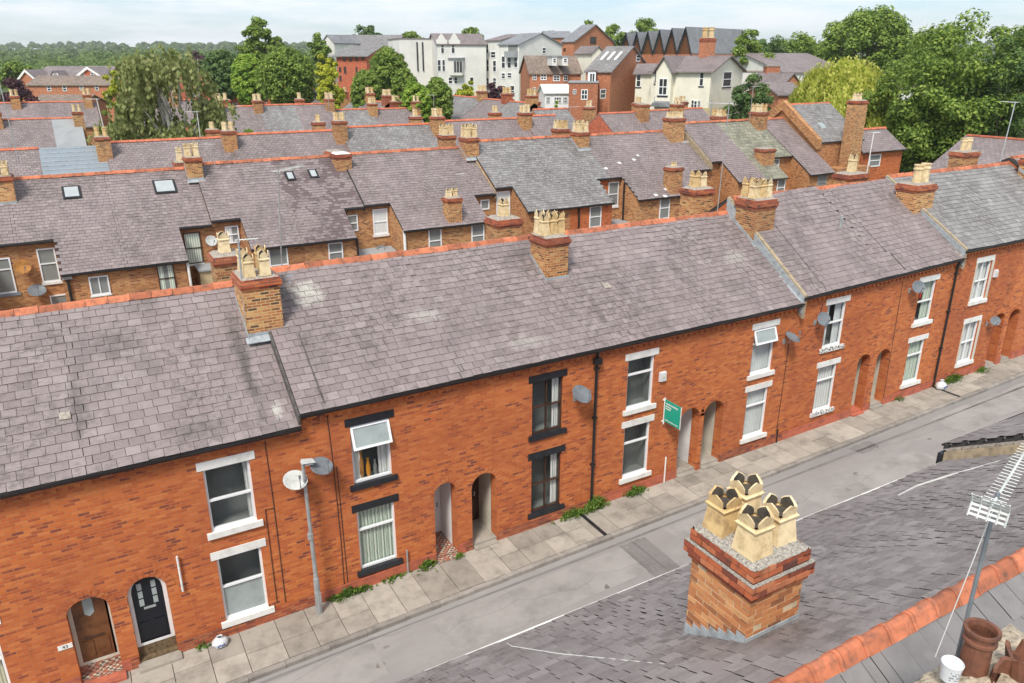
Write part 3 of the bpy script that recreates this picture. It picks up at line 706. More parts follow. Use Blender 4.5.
def build_front(H, idx):
    x0, x1 = H['x']; v = blk(x0); z0, z1 = eavez(v, x0), eavez(v, x1); zr = v[4]
    t = thing('terraced_house', H['lab'], 'house', ((x0+x1)/2, 4, zg((x0+x1)/2)), 'houses of the front terrace')
    zb0, zb1 = zg(x0)-.4, zg(x1)-.4
    holes = []; wins = []
    i = H['w']
    if i is not None:
        st = WST[i]
        for key, ztop, h, (a, bq) in (('u', ZU[i], HU, (.20, .15)), ('l', ZL[i], HL, (.20, .15))):
            wl = WX[i]+.13; wr = WX[i]+LW-.13; zt = ztop-.22; zb = ztop-h+.16
            holes.append([(wl, zb), (wr, zb), (wr, zt), (wl, zt)]); wins.append((key, wl, wr, zb, zt))
    d = H['d']
    if d: holes.append(ARCH(d[0], d[1], zg(d[0])+.02, d[2], d[3]))
    def zt_(x): return z0+(z1-z0)*(x-x0)/(x1-x0)-.06
    b = MB()
    b.poly_holes([(x0, zb0), (x1, zb1), (x1, zt_(x1)), (x0, zt_(x0))], holes, lambda x, z: (x, 0, z))
    for q, hl in enumerate(holes):
        dep = .12 if q < len(wins) else (.30 if H.get('door') in ('wood', 'navy') else .36)
        n = len(hl)
        for k in range(n):
            (ax, az), (bx_, bz) = hl[k], hl[(k+1) % n]
            b.quad((bx_, 0, bz), (ax, 0, az), (ax, dep, az), (bx_, dep, bz))
    # rear wall and party walls, slightly inside the roof
    yb = 7.55
    b.quad((x1, yb, zb1), (x0, yb, zb0), (x0, yb, zt_(x0)), (x1, yb, zt_(x1)))
    for xx, zb, s in ((x0+.002, zb0, 1), (x1-.002, zb1, -1)):
        q = [(xx, .005, zb), (xx, yb, zb), (xx, yb, zt_(xx)), (xx, YR, zr-.12), (xx, .005, zt_(xx))]
        b.quad(*(q if s < 0 else q[::-1]))
    b.build('wall', M['brick'], t)
    # dentil course below the gutter
    b = MB(); xx = x0+.05
    big = v[0] >= 21
    while xx < x1-.12:
        zz = zt_(xx)
        b.box(xx, xx+.11, -.055, -.002, zz-.26, zz-.16); xx += .225
    b.box(x0+.002, x1-.002, -.075, -.002, zt_(x0)-.16, zt_(x0)-.02, (z1-z0)/(x1-x0))
    b.build('dentil_course', M['brick'], t)
    # plinth
    b = MB()
    segs = [(x0, x1)] if not d else [s_ for s_ in ((x0, d[0]-.01), (d[1]+.01, x1)) if s_[1]-s_[0] > .1]
    for a, c in segs: b.box(a+.002, c-.002, -.045, -.002, zg(a)-.1, zg(a)+.27, .02); b.box(a+.004, c-.004, -.055, -.047+.004, zg(a)+.27, zg(a)+.335, .02)
    b.build('plinth', M['plinthpaint'] if idx % 2 or idx > 6 else M['brick_red'], t)
    if i is not None:
        st = WST[i]
        for key, wl, wr, zb, zt in wins:
            w = window(t, O0, UX, NF, wl, wr, zb, zt, inset=-.09, room=True, sill='sillpattern' if st.get('sillcol') else st['sill'], lintel=st['lintel'], lh=.21, lo=.125, shh=.15, so=.12, sillcol=st.get('sillcol'), **st[key])
            if st.get('band'):
                b = MB(); b.obox(O0, UX, NF, wr+.003, wr+.15, -.02, .02, zb, zt); b.obox(O0, UX, NF, wl-.1, wl-.003, -.02, .02, zb, zt); b.build('painted_surround', M['porch'], w)
    if d:
        da, db, zs, ztp = d; zf = zg(da)+.02; dk = H['door']
        ar = MB()    # arch ring of headers standing a little proud
        n = 12; cx_, rx = (da+db)/2, (db-da)/2
        for k in range(n):
            t0, t1 = pi*k/n+.03, pi*(k+1)/n-.03
            def pt(tt, e, y): return (cx_+(rx+e)*cos(tt), y, zs+(ztp-zs+e)*sin(tt))
            q0 = [pt(t0, .01, -.012), pt(t0, .2, -.012), pt(t1, .2, -.012), pt(t1, .01, -.012)]
            q1 = [pt(t0, .01, .01), pt(t0, .2, .01), pt(t1, .2, .01), pt(t1, .01, .01)]
            ar.hexa(q1, q0)
        ar.build('door_arch', M['brick'], t)
        if dk in ('wood', 'navy'):
            yd = .16 if dk == 'navy' else .26
            arch = ARCH(da+.005, db-.005, zf+.42, zs, ztp-.005)
            dz0 = zf+(.42 if dk == 'wood' else .5)
            arch = ARCH(da+.09, db-.09, dz0, zs, ztp-.05)
            b = MB()
            b.poly_holes(arch, [], lambda x, z: (x, yd, z)); 
            for (pa, pb, pc, pd) in ((.18, .44, .08, .42), (.56, .82, .08, .42)):
                w_ = db-da; b.obox(O0, UX, NF, da+w_*pa, da+w_*pb, -yd+.001, -yd+.02, dz0+1.3*pc, dz0+1.3*pd)
            dr = b.build('door', M['wood' if dk == 'wood' else 'navy'], t)
            b = MB()
            if dk == 'wood':
                pts = [(cx_-.1, zs-.22), (cx_, zs-.3), (cx_+.1, zs-.22), (cx_+.1, zs+.22), (cx_+.04, zs+.26), (cx_-.04, zs+.26), (cx_-.1, zs+.22)]
                b.hexa([(p[0], yd-.002, p[1]) for p in pts[::-1]], [(p[0], yd-.012, p[1]) for p in pts[::-1]])
                b.build('door_glass', M['frost'], dr)
                b = MB(); b.obox(O0, UX, NF, cx_-.2, cx_+.2, -yd+.002, -yd+.03, dz0+.62, dz0+.65); b.build('door_rail', M['brownpaint'], dr)
            else:
                for s in (-1, 1):
                    b = MB()
                    for k in range(3): b.obox(O0, UX, NF, cx_+s*.15-.05, cx_+s*.15+.05, -yd+.002, -yd+.012, zs-.42+k*.22, zs-.24+k*.22)
                    b.build('door_glass', M['frost'], dr)
                b = MB(); b.obox(O0, UX, NF, cx_-.13, cx_+.13, -yd+.002, -yd+.014, zs-.53, zs-.47); b.build('letterbox', M['galv'], dr)
            # pale frame round the door
            b = MB(); outer = ARCH(da+.004, db-.004, dz0-.08, zs, ztp-.004)
            inner = arch
            b.poly_holes(outer, [inner] if dk == 'navy' else [[(p[0]+.045 if p[0] > cx_ else p[0], p[1]) for p in inner]], lambda x, z: (x, yd-.03 if dk == 'navy' else yd-.01, z))
            b.build('door_frame', M['porchwhite' if dk == 'navy' else 'porch'], t)
            b = MB()   # step under the door: patterned tile riser and tread
            b.box(da+.004, db-.004, .005, yd+.3, zf-.3, zf+.12); b.box(da+.004, db-.004, yd-.02, yd+.3, zf+.12, dz0-.08)
            b.build('door_step', M['tilefloor'] if dk == 'wood' else M['mat'], t)
            b = MB(); b.box(da-.05, db+.05, -.3, .004, zg(da)-.2, zg(da)+.09); b.build('threshold', M['plinthpaint'] if dk == 'wood' else M['flag'], t)
        else:
            wall = {'white': 'porchwhite', 'dark': 'porch', 'grey': 'porchwhite', 'cream': 'porch', 'brown': 'plinthpaint'}[dk]
            dp = 1.15
            b = MB()
            hl = ARCH(da+.004, db-.004, zf, zs, ztp-.004); n = len(hl)
            for k in range(1, n):
                (ax, az), (bx_, bz) = hl[k], hl[(k+1) % n]
                b.quad((bx_, .36, bz), (ax, .36, az), (ax, dp, az), (bx_, dp, bz))
            b.build('porch_lining', M[wall], t)
            b = MB(); b.poly_holes(ARCH(da+.004, db-.004, zf+.1, zs, ztp-.004), [], lambda x, z: (x, dp-.002, z))
            for (pa, pb, pc, pd) in ((.15, .45, .1, .45), (.55, .85, .1, .45), (.15, .85, .52, .8)):
                w_ = db-da; b.obox(O0, UX, NF, da+w_*pa, da+w_*pb, -dp+.003, -dp+.03, zf+1.9*pc, zf+1.9*pd)
            dr = b.build('door', M[{'white': 'upvc', 'dark': 'brownpaint', 'grey': 'porchwhite', 'cream': 'navy', 'brown': 'wood'}[dk]], t)
            b = MB(); b.box(cx_+.2, cx_+.24, dp-.08, dp-.03, zf+1.0, zf+1.14); b.build('door_handle', M['galv'], dr)
            b = MB(); b.box(da+.004, db-.004, .02, dp, zf-.25, zf+.10); b.box(da+.03, db-.03, -.16, .02, zf-.25, zf+.035)
            b.build('porch_floor', M['tilefloor'] if dk in ('white',) else (M['plinthpaint'] if dk == 'cream' and idx == 7 else M['flag']), t)
    # roof
    Ls = sqrt((YR-YE)**2+(zr-(z0+z1)/2)**2)
    b = MB()
    e = .015
    F0, F1, R0, R1 = V3((x0, YE, z0)), V3((x1, YE, z1)), V3((x0, YR, zr)), V3((x1, YR, zr))
    K0, K1 = V3((x0, 7.8, z0)), V3((x1, 7.8, z1))
    dn = V3((0, 0, -.11))
    b.hexa([F0+dn, F1+dn, R1+dn, R0+dn], [F0, F1, R1, R0]); b.hexa([R0+dn, R1+dn, K1+dn, K0+dn], [R0+V3((0, .004, 0)), R1+V3((0, .004, 0)), K1, K0])
    rf = b.build('roof', M['under'], t)
    b = MB(); U = (F1-F0).normalized(); W = (R0-F0).normalized(); nr = U.cross(W).normalized()
    gap0 = .16 if x0 in (21.2, 30.36, 39.6) else 0.004
    xa = gap0; xb = (x1-x0)-.004
    slates(b, lambda vv: [(xa, xb)], F0, U, W, (R0-F0).length-.06, nr, seed=idx+11, wid=.305, row=.225, thick=.016, tooth=(0 if abs(x0-v[0]) < .01 else 1, 0 if abs(x1-v[1]) < .01 else 1))
    W2 = (R0-K0).normalized(); nr2 = (-UX).cross(W2).normalized()
    slates(b, lambda vv: [(0.004, x1-x0-.004)], K1, -U, W2, (R0-K0).length-.06, nr2, seed=idx+51, wid=.6, row=.47)
    b.build('slates', M['slate'] if idx not in (9, 10, 11, 12) else M['slate_grey'], rf)
    ridge_tiles(t, x0+(.18 if gap0 > .1 else 0), x1-.0, YR, zr+.035, zr+.035, hw=.85)
    gutter(t, x0, x1, YE-.03, z0+.02, z1+.02, 'gutter', k=.8)
    return t
FRONT = [build_front(h, i) for i, h in enumerate(HOUSES)]
def coping(t, x, v, lead_left=True):
    """raised mortar and brick coping along a party wall, lead on the lower side"""
    z0, zr = eavez(v, x), v[4]; W = V3((0, YR-YE, zr-z0))
    b = MB(); o = V3((x+.02, YE-.02, z0+.0))
    def sl(b, xa, xb, ha, hb, t0=0.0, t1=1.0):
        p = [V3((xa, YE, z0+ha))+W*t0, V3((xb, YE, z0+ha))+W*t0, V3((xb, YE, z0+ha))+W*t1, V3((xa, YE, z0+ha))+W*t1]
        b.hexa(p, [q+V3((0, 0, hb-ha)) for q in p])
    sl(b, x+.0, x+.13, -.75, .08); b.build('party_coping', M['coping'], t)
    if lead_left:
        b = MB(); sl(b, x-.03, x-.004, -.62, .02)
        zz = -.25
        p = [V3((x-.2, YE, z0-.30)), V3((x-.032, YE, z0-.30)), V3((x-.032, YE, z0-.30))+W, V3((x-.2, YE, z0-.30))+W]
        b.build('stepped_flashing', M['lead'], t)
coping(FRONT[7], 21.2, BL['C']); coping(FRONT[9], 30.36, BL['D'])
# lead valley strips lying on the lower roofs next to the copings
def side_lead(t, x, v, w=.22, mat='lead', nm='lead_soaker'):
    z0, zr = v[3], v[4]; b = MB(); W = V3((0, YR-YE, zr-z0)); n = 9
    for k in range(n):
        a, c = k/n, (k+1)/n-.004
        p = [V3((x-w, YE, z0+.035))+W*a, V3((x-.034, YE, z0+.035))+W*a, V3((x-.034, YE, z0+.035))+W*c, V3((x-w, YE, z0+.035))+W*c]
        b.hexa(p, [q+V3((0, 0, .012)) for q in p])
    b.build(nm, M[mat], t)
side_lead(FRONT[6], 21.2, BL['B'], .13); side_lead(FRONT[8], 30.36, BL['C'], .16, 'mortar', 'mortar_fillet')
# step between blocks A and B: slates of B overhang a dark verge
def verge(t, x, v, mat='coping', nm='verge'):
    z0, zr = eavez(v, x), v[4]; W = V3((0, YR-YE, zr-z0)); b = MB()
    p = [V3((x-.05, YE, z0-.34)), V3((x-.004, YE, z0-.34)), V3((x-.004, YE, z0-.34))+W, V3((x-.05, YE, z0-.34))+W]
    b.hexa(p, [q+V3((0, 0, .33)) for q in p]); b.build(nm, M[mat], t)
verge(FRONT[3], 3.86, BL['B'], 'mossy')
for hx, x_, f0, f1, w_ in ((FRONT[7], 22.35, .02, .96, .03), (FRONT[8], 26.6, .22, .97, .03), (FRONT[8], 26.75, .02, .2, .025), (FRONT[3], 4.5, .03, .5, .03)):
    v_ = blk(x_); z_ = eavez(v_, x_); b = MB(); Wv = V3((0, YR-YE, v_[4]-z_)); o_ = V3((x_, YE, z_+.04))
    b.hexa([o_+Wv*f0+V3((-w_/2, 0, 0)), o_+Wv*f0+V3((w_/2, 0, 0)), o_+Wv*f1+V3((w_/2, 0, 0)), o_+Wv*f1+V3((-w_/2, 0, 0))], [o_+Wv*f0+V3((-w_/2, 0, .02)), o_+Wv*f0+V3((w_/2, 0, .02)), o_+Wv*f1+V3((w_/2, 0, .02)), o_+Wv*f1+V3((-w_/2, 0, .02))]); b.build('roof_seam', M['mossy'], hx)
# front ridge chimneys: x, base/top z, sizes, pots
def sl_(v): return (v[4]-v[2])/(YR-YE)
chimney(FRONT[3], 3.76, 2.6, .90, 1.1, 8.0, 10.32, pots=4, potw=.27, poth=.62, layout=[(-.45, -.6), (.35, -.62), (-.45, .5), (.5, .5)], flash=(sl_(BL['B']), 9.93, YR, 0))
chimney(FRONT[4], 12.62, 2.62, .80, .92, 8.3, 10.36, pots=4, potw=.27, poth=.70, layout=[(-.66, -.25), (.0, -.3), (.66, -.25), (-.5, .55), (.5, .55)], flash=(sl_(BL['B']), 10.06, YR, 0))
chimney(FRONT[7], 21.63, 2.78, .98, .98, 8.5, 10.72, pots=4, potw=.32, poth=.68, corbel=.34, layout=[(-.62, -.3), (-.05, -.36), (.55, -.3), (-.5, .5), (.5, .5)], flash=(sl_(BL['B']), 10.12, YR, 0))
chimney(FRONT[9], 30.46, 2.4, 1.22, .92, 8.8, 10.64, pots=4, potw=.42, poth=.80, corbel=.30, layout=[(-.30, -.2), (.42, -.2)], square=False, flash=(sl_(BL['C']), 10.60, YR, 0))
chimney(FRONT[11], 39.9, 2.6, 1.3, .95, 9.2, 11.1, pots=4, potw=.32, poth=.7, corbel=.34, flash=(sl_(BL['E']), 10.95, YR, 0))
# rear stacks rising just behind the front ridge
for t_, px_, py_, np_, ph_, wx_, sq_ in ((FRONT[2], 227, 256, 1, .62, .75, True), (FRONT[4], 508, 219, 1, .62, .95, True), (FRONT[6], 703, 189, 2, .66, 1.0, True), (FRONT[8], 857, 174, 1, .8, 1.3, True), (FRONT[10], 971, 152, 2, .6, 1.2, False)):
    q = atx(px_, py_, y=5.6)
    chimney(t_, q.x, 5.9, wx_, .8, 6.5, q.z, pots=np_, potw=.32, poth=ph_, layout=[(-.35, 0), (.35, 0)] if np_ == 2 else [(.0, 0)], square=sq_)
# drainpipes on the front
def drain(t, x, z1, z0, mat='gutter', r=.045, hopper=True):
    b = MB(); b.tube([(x, -.13, z1), (x, -.07, z1-.25), (x, -.07, z0)], r, 8)
    for z in (z1-.6, z1-2.2, z1-3.8): b.box(x-.07, x+.07, -.13, -.003, z, z+.05)
    if hopper: b.box(x-.11, x+.11, -.2, -.01, z1-.42, z1-.25)
    b.build('drainpipe', M[mat], t)
drain(FRONT[5], 12.62, 7.45, zg(12.6)); drain(FRONT[8], 30.25, 7.98, zg(30.2), hopper=False)
b = MB(); b.tube([(5.75, -.05, zg(5.7)+.1), (5.75, -.05, zg(5.7)+.5), (5.75, .0, zg(5.7)+.52)], .02, 6); 
def thinpipe(t, x, z0, z1, nm='waste_pipe', mat='white', r=.025):
    b = MB(); b.tube([(x, -.04-r, z0), (x, -.04-r, z1)], r, 8); b.build(nm, M[mat], t)
thinpipe(FRONT[3], 6.4, zg(6.4), zg(6.4)+.75, mat='galv'); thinpipe(FRONT[5], 15.6, zg(15.6), zg(15.6)+.95); thinpipe(FRONT[2], .74, 3.58, 4.56)
thinpipe(FRONT[6], 20.9, zg(20.9), zg(20.9)+.55, mat='gutter')
def cable_run(t, pts, r=.010, mat='darkwire', nm='wall_cable'):
    b = MB(); b.tube(pts, r, 5); b.build(nm, M[mat], t)
cable_run(FRONT[2], [(3.02, -.012, 7.1), (3.05, -.012, 5.3), (3.05, -.012, 2.3)]); cable_run(FRONT[2], [(3.05, -.012, 5.10), (2.84, -.012, 5.13), (2.84, -.012, 2.4)])
cable_run(FRONT[3], [(4.55, -.012, 7.3), (4.6, -.012, 5.8), (4.62, -.012, 3.4), (4.6, -.012, 2.2)]); cable_run(FRONT[3], [(4.68, -.012, 5.8), (4.7, -.012, 2.3)])
cable_run(FRONT[6], [(20.95, -.012, 6.1), (20.9, -.012, 2.5)]); cable_run(FRONT[8], [(26.9, -.012, 7.5), (26.95, -.012, 5.0), (27.0, -.012, 2.6)])
cable_run(FRONT[7], [(22.45, -.012, 7.3), (22.3, -.012, 6.6)], .014)
b = MB(); b.box(24.35, 24.42, .9, .97, 8.4, 9.0)
vz = 8.0+.72*(1.45+.2)-.08
b = MB(); b.tube([(25.4, 1.95, vz-.1), (25.4, 1.95, vz+.75)], .06, 10); b.build('flue_pipe', M['galv'], FRONT[7])
b = MB(); b.tube([(0, 0, 0), (0, 0, 0.01)], .01)
# small vents/patched slates
def roofpatch(t, x, y, v, w, h, mat='lead', nm='roof_vent', th=.05):
    z0, zr = eavez(v, x), v[4]; s = (zr-z0)/(YR-YE); b = MB(); zz = lambda yy: z0+s*(yy-YE)+.02
    q = [(x-w/2, y, zz(y)), (x+w/2, y, zz(y)), (x+w/2, y+h, zz(y+h)), (x-w/2, y+h, zz(y+h))]
    b.hexa(q, [(a, c-.02, d+th) for a, c, d in q]); b.build(nm, M[mat], t)
roofpatch(FRONT[5], 14.15, 1.55, BL['B'], .26, .2, 'mortar'); roofpatch(FRONT[1], -.9, 1.0, BL['A'], .22, .16, 'mortar')
roofpatch(FRONT[3], 4.95, 3.25, BL['B'], .42, .3, 'bluegrey', 'patched_slate', .006)

# ------------------------------------------------------------------ small street things
def dish(loc, r, az, el, mat, label, U=None, arm=True):
    """dish facing azimuth az (from +x), tilted up"""
    t = thing('satellite_dish', label, 'satellite dish', loc, 'satellite dishes')
    d = V3((cos(az)*cos(el), sin(az)*cos(el), sin(el)))
    q = d.to_track_quat('Z', 'Y').to_matrix(); c = V3(loc)
    b = MB(); b.smooth = True
    b.lathe(c, [(r*k/5, .18*r*(k/5)**2) for k in range(0, 6)] + [(r*1.02, .18*r), (r*1.0, .18*r-.02)] + [(r*k/5, .18*r*(k/5)**2-.02) for k in range(4, -1, -1)], 18, q @ Matrix.Diagonal((1, .9, 1)))
    b.build('reflector', M[mat], t)
    b = MB(); b.tube([c+q @ V3((0, -r*.9, .1*r)), c+q @ V3((0, -r*.35, r*1.0))], .012, 6); b.tube([c+q @ V3((0, -r*.42, r*.95)), c+q @ V3((0, -r*.25, r*1.15))], .03, 8)
    b.build('receiver_arm', M['dish'], t)
    return t, c
def walldish(px, py, r, mat, label, y=0.0, out=.32, az=-pi*.35, el=.45):
    p = atx(px, py, y=y-out); 
    t, c = dish(p, r, az, el, mat, label)
    b = MB(); b.tube([V3((p.x, y-.005, p.z-.22)), V3((p.x, y-out*.7, p.z-.2)), c+V3((0, .03, -.02))], .018, 6); b.box(p.x-.06, p.x+.06, y-.018, y-.003, p.z-.32, p.z-.12); b.build('wall_bracket', M['galv'], t)
walldish(295, 481, .30, 'dishwhite', 'pale rust-spotted dish left of the lamp post head', az=radians(-75), el=1.0)
walldish(321, 467, .30, 'dish', 'dark grey dish just right of the lamp post head', az=radians(-60), el=1.05)
walldish(581, 395, .34, 'dish', 'dark grey dish beside the black drainpipe', az=radians(-70), el=.9)
walldish(792, 338, .3, 'dish', 'grey dish on a bracket right of the open white upper window', az=radians(-60), el=1.1)
walldish(823, 319, .27, 'dish', 'grey dish in front of the upper window with the patterned sill', az=radians(-100))
walldish(918, 287, .27, 'dish', 'grey dish across the upper window with the red item', az=radians(-110))
walldish(995, 321, .22, 'dish', 'small dark dish between the lower window and arched doorway at the right edge', az=radians(-120))
walldish(22, 267, .36, 'rust', 'rusty orange dish on the rear wall at the left edge', y=23.95, az=radians(-70))
walldish(37, 291, .38, 'dish', 'black dish low on the rear wall at the left edge', y=23.95, az=radians(-80), el=.9)
walldish(211, 241, .30, 'dishwhite', 'pale round dish on the rear wall beside the front ridge chimney', y=23.95, az=radians(-70))
walldish(382, 249, .32, 'dish', 'black dish lying above the pale lean-to roof', y=23.95, az=radians(-80), el=1.2)
# lamp post
t = thing('lamp_post', 'slim grey street lamp post on the pavement against the brick wall', 'lamp post', (3.79, -.39, zg(3.79)))
b = MB(); b.tube([(3.79, -.39, 1.8), (3.79, -.39, 3.0), (3.79, -.39, 3.05), (3.76, -.39, 6.35)], [.085, .075, .055, .04], 10)
b.build('pole', M['galv'], t)
b = MB(); b.tube([(3.76, -.39, 4.2), (3.76, -.39, 4.36)], .075, 8); b.build('collar', M['galv'], t)
b = MB(); b.box(3.72, 3.86, -.46, -.33, 2.25, 2.6); b.build('access_cover', M['galv'], t)
b = MB(); b.hexa([(3.72, -.46, 6.34), (4.06, -.46, 6.30), (4.06, -.32, 6.30), (3.72, -.32, 6.34)], [(3.75, -.44, 6.42), (4.02, -.44, 6.37), (4.02, -.33, 6.37), (3.75, -.33, 6.42)]); b.build('lantern', M['dishwhite'], t)
b = MB(); b.box(3.8, 4.0, -.44, -.34, 6.27, 6.305, -.09); b.build('lamp_lens', M['frost'], t)
# green agent sign
t = thing('estate_agent_sign', 'green flag sign board projecting from the brick wall by the arched doors', 'sign', (15.38, 0, 4.4))
b = MB(); b.tube([(15.38, -.06, 4.38), (15.38, -.06, 5.3)], .025, 6); b.box(15.34, 15.42, -.06, -.003, 5.2, 5.25); b.box(15.34, 15.42, -.06, -.003, 4.45, 4.5); b.build('bracket_pole', M['white'], t)
b = MB(); b.box(15.37, 15.39, -.82, -.085, 4.5, 5.26); bd = b.build('board', M['signgreen'], t)
b = MB(); b.box(15.366, 15.394, -.835, -.822, 4.49, 5.27); b.build('board_edge', M['white'], bd)
rg = random.Random(4)
for z, n, h in ((5.12, 11, .05), (5.03, 5, .045), (4.95, 4, .045), (4.56, 12, .03)):
    b = MB(); y = -.13
    for k in range(n):
        w = rg.uniform(.03, .05)
        b.box(15.3665, 15.3695, y-w, y, z, z+h*rg.uniform(.8, 1.1)); y -= w+.012
    b.build('lettering', M['white'], bd)
# alarm boxes
def alarm(p, label):
    t = thing('alarm_box', label, 'alarm box', p, 'alarm boxes'); b = MB()
    b.hexa([(p[0]-.13, -.004, p[2]-.16), (p[0]+.13, -.004, p[2]-.16), (p[0]+.13, -.004, p[2]+.16), (p[0]-.13, -.004, p[2]+.16)][::-1],
           [(p[0]-.11, -.1, p[2]-.14), (p[0]+.11, -.1, p[2]-.14), (p[0]+.11, -.09, p[2]+.14), (p[0]-.11, -.09, p[2]+.14)][::-1]); b.build('case', M['plastic'], t)
    b = MB(); b.box(p[0]-.05, p[0]+.05, -.108, -.1, p[2]-.03, p[2]+.05); b.build('badge', M['blind'], t)
alarm((15.23, 0, 6.06), 'cream alarm box on the wall above the green sign'); alarm((33.2, 0, 7.0), 'white alarm box beside the upper window near the right edge')
# number plate
t = thing('house_number_plate', 'small white number plate left of the brown arched door', 'number plate', (-1.79, 0, 3.03))
b = MB(); b.box(-1.95, -1.66, -.02, -.003, 2.97, 3.09); pl = b.build('plate', M['white'], t)
def text_obj(s, size, mat, par, loc, rot, nm='digits'):
    cu = bpy.data.curves.new(nm, 'FONT'); cu.body = s; cu.size = size; cu.extrude = .002; cu.align_x = 'CENTER'; cu.align_y = 'CENTER'
    o = bpy.data.objects.new(nm, cu); COL.objects.link(o); bpy.context.view_layer.update()
    me = bpy.data.meshes.new_from_object(o.evaluated_get(bpy.context.evaluated_depsgraph_get()))
    COL.objects.unlink(o); bpy.data.objects.remove(o)
    o = bpy.data.objects.new(nm, me); COL.objects.link(o); me.materials.clear(); me.materials.append(mat); o.parent = par
    pl_ = V3((0, 0, 0)); q = par
    while q is not None: pl_ += q.location; q = q.parent
    o.location = V3(loc)-pl_; o.rotation_euler = rot; return o
text_obj('43', .12, M['black'], pl, (-1.805, -.0215, 3.03), (pi/2, 0, 0))
# bags
def bag(p, r, label, seed):
    t = thing('plastic_bag', label, 'bag', p, 'rubbish bags'); rg = random.Random(seed); b = MB(); b.smooth = True
    n = 12; prof = [(.7, 0), (1.0, .25), (.98, .7), (.75, 1.0), (.35, 1.2), (.2, 1.32), (.38, 1.5)]
    for k, (rr, z) in enumerate(prof):
        for j in range(n):
            a = 2*pi*j/n; q = r*rr*(1+rg.uniform(-.14, .14)); b.v.append((p[0]+q*cos(a), p[1]+q*sin(a)*.8, p[2]+r*z*(1+rg.uniform(-.05, .05))))
    for k in range(len(prof)-1):
        for j in range(n): b.f.append((k*n+j, k*n+(j+1) % n, (k+1)*n+(j+1) % n, (k+1)*n+j))
    b.build('sack', M['plastic'], t)
    b = MB()
    for k in range(4): b.box(p[0]-.5*r+k*.25*r, p[0]-.3*r+k*.25*r, p[1]-r*.86, p[1]-r*.8, p[2]+r*.42+.1*r*(k % 2), p[2]+r*.62+.1*r*(k % 2))
    b.build('print', M['blueprint'], t)
bag((1.35, -.28, zg(1.35)+.005), .19, 'white plastic bag with blue print below the lower white window', 3)
bag((30.35, -.33, zg(30.3)+.005), .26, 'pale plastic bag at the foot of the drainpipe by the right end', 8)

# ------------------------------------------------------------------ foliage
ML = {'mid': leafmat('leaf_green', (0.083, 0.146, 0.028), (0.200, 0.303, 0.055), (0.385, 0.480, 0.101)),
      'dark': leafmat('leaf_dark_green', (0.052, 0.101, 0.033), (0.116, 0.205, 0.060), (0.234, 0.322, 0.101)),
      'bright': leafmat('leaf_bright_green', (0.116, 0.224, 0.028), (0.257, 0.411, 0.051), (0.468, 0.588, 0.101)),
      'yellow': leafmat('leaf_golden', (0.195, 0.256, 0.018), (0.415, 0.451, 0.037), (0.634, 0.610, 0.073)),
      'willow': leafmat('leaf_willow', (.22, .29, .03), (.50, .53, .085), (.74, .72, .20), .45),
      'birch': leafmat('leaf_birch', (.13, .155, .045), (.24, .28, .09), (.37, .38, .16), .4),
      'copper': leafmat('leaf_copper', (0.049, 0.022, 0.029), (0.104, 0.046, 0.061), (0.183, 0.091, 0.104)),
      'weed': leafmat('leaf_weed', (0.055, 0.116, 0.018), (0.128, 0.233, 0.036), (0.238, 0.364, 0.073)),
      'far': leafmat('leaf_far', (0.074, 0.129, 0.044), (0.147, 0.224, 0.073), (0.257, 0.324, 0.109))}
def rdir(r):
    z = r.uniform(-1, 1); a = r.uniform(0, 2*pi); s = sqrt(1-z*z); return V3((s*cos(a), s*sin(a), z))
def leafquad(b, p, n, s, r, asp=.62):
    t = n.cross(rdir(r))
    if t.length < 1e-3: t = n.orthogonal()
    t.normalize(); u = n.cross(t)
    a, c = t*s, u*s*asp
    b.quad(p-a, p-c*.9+a*.1, p+a, p+c)
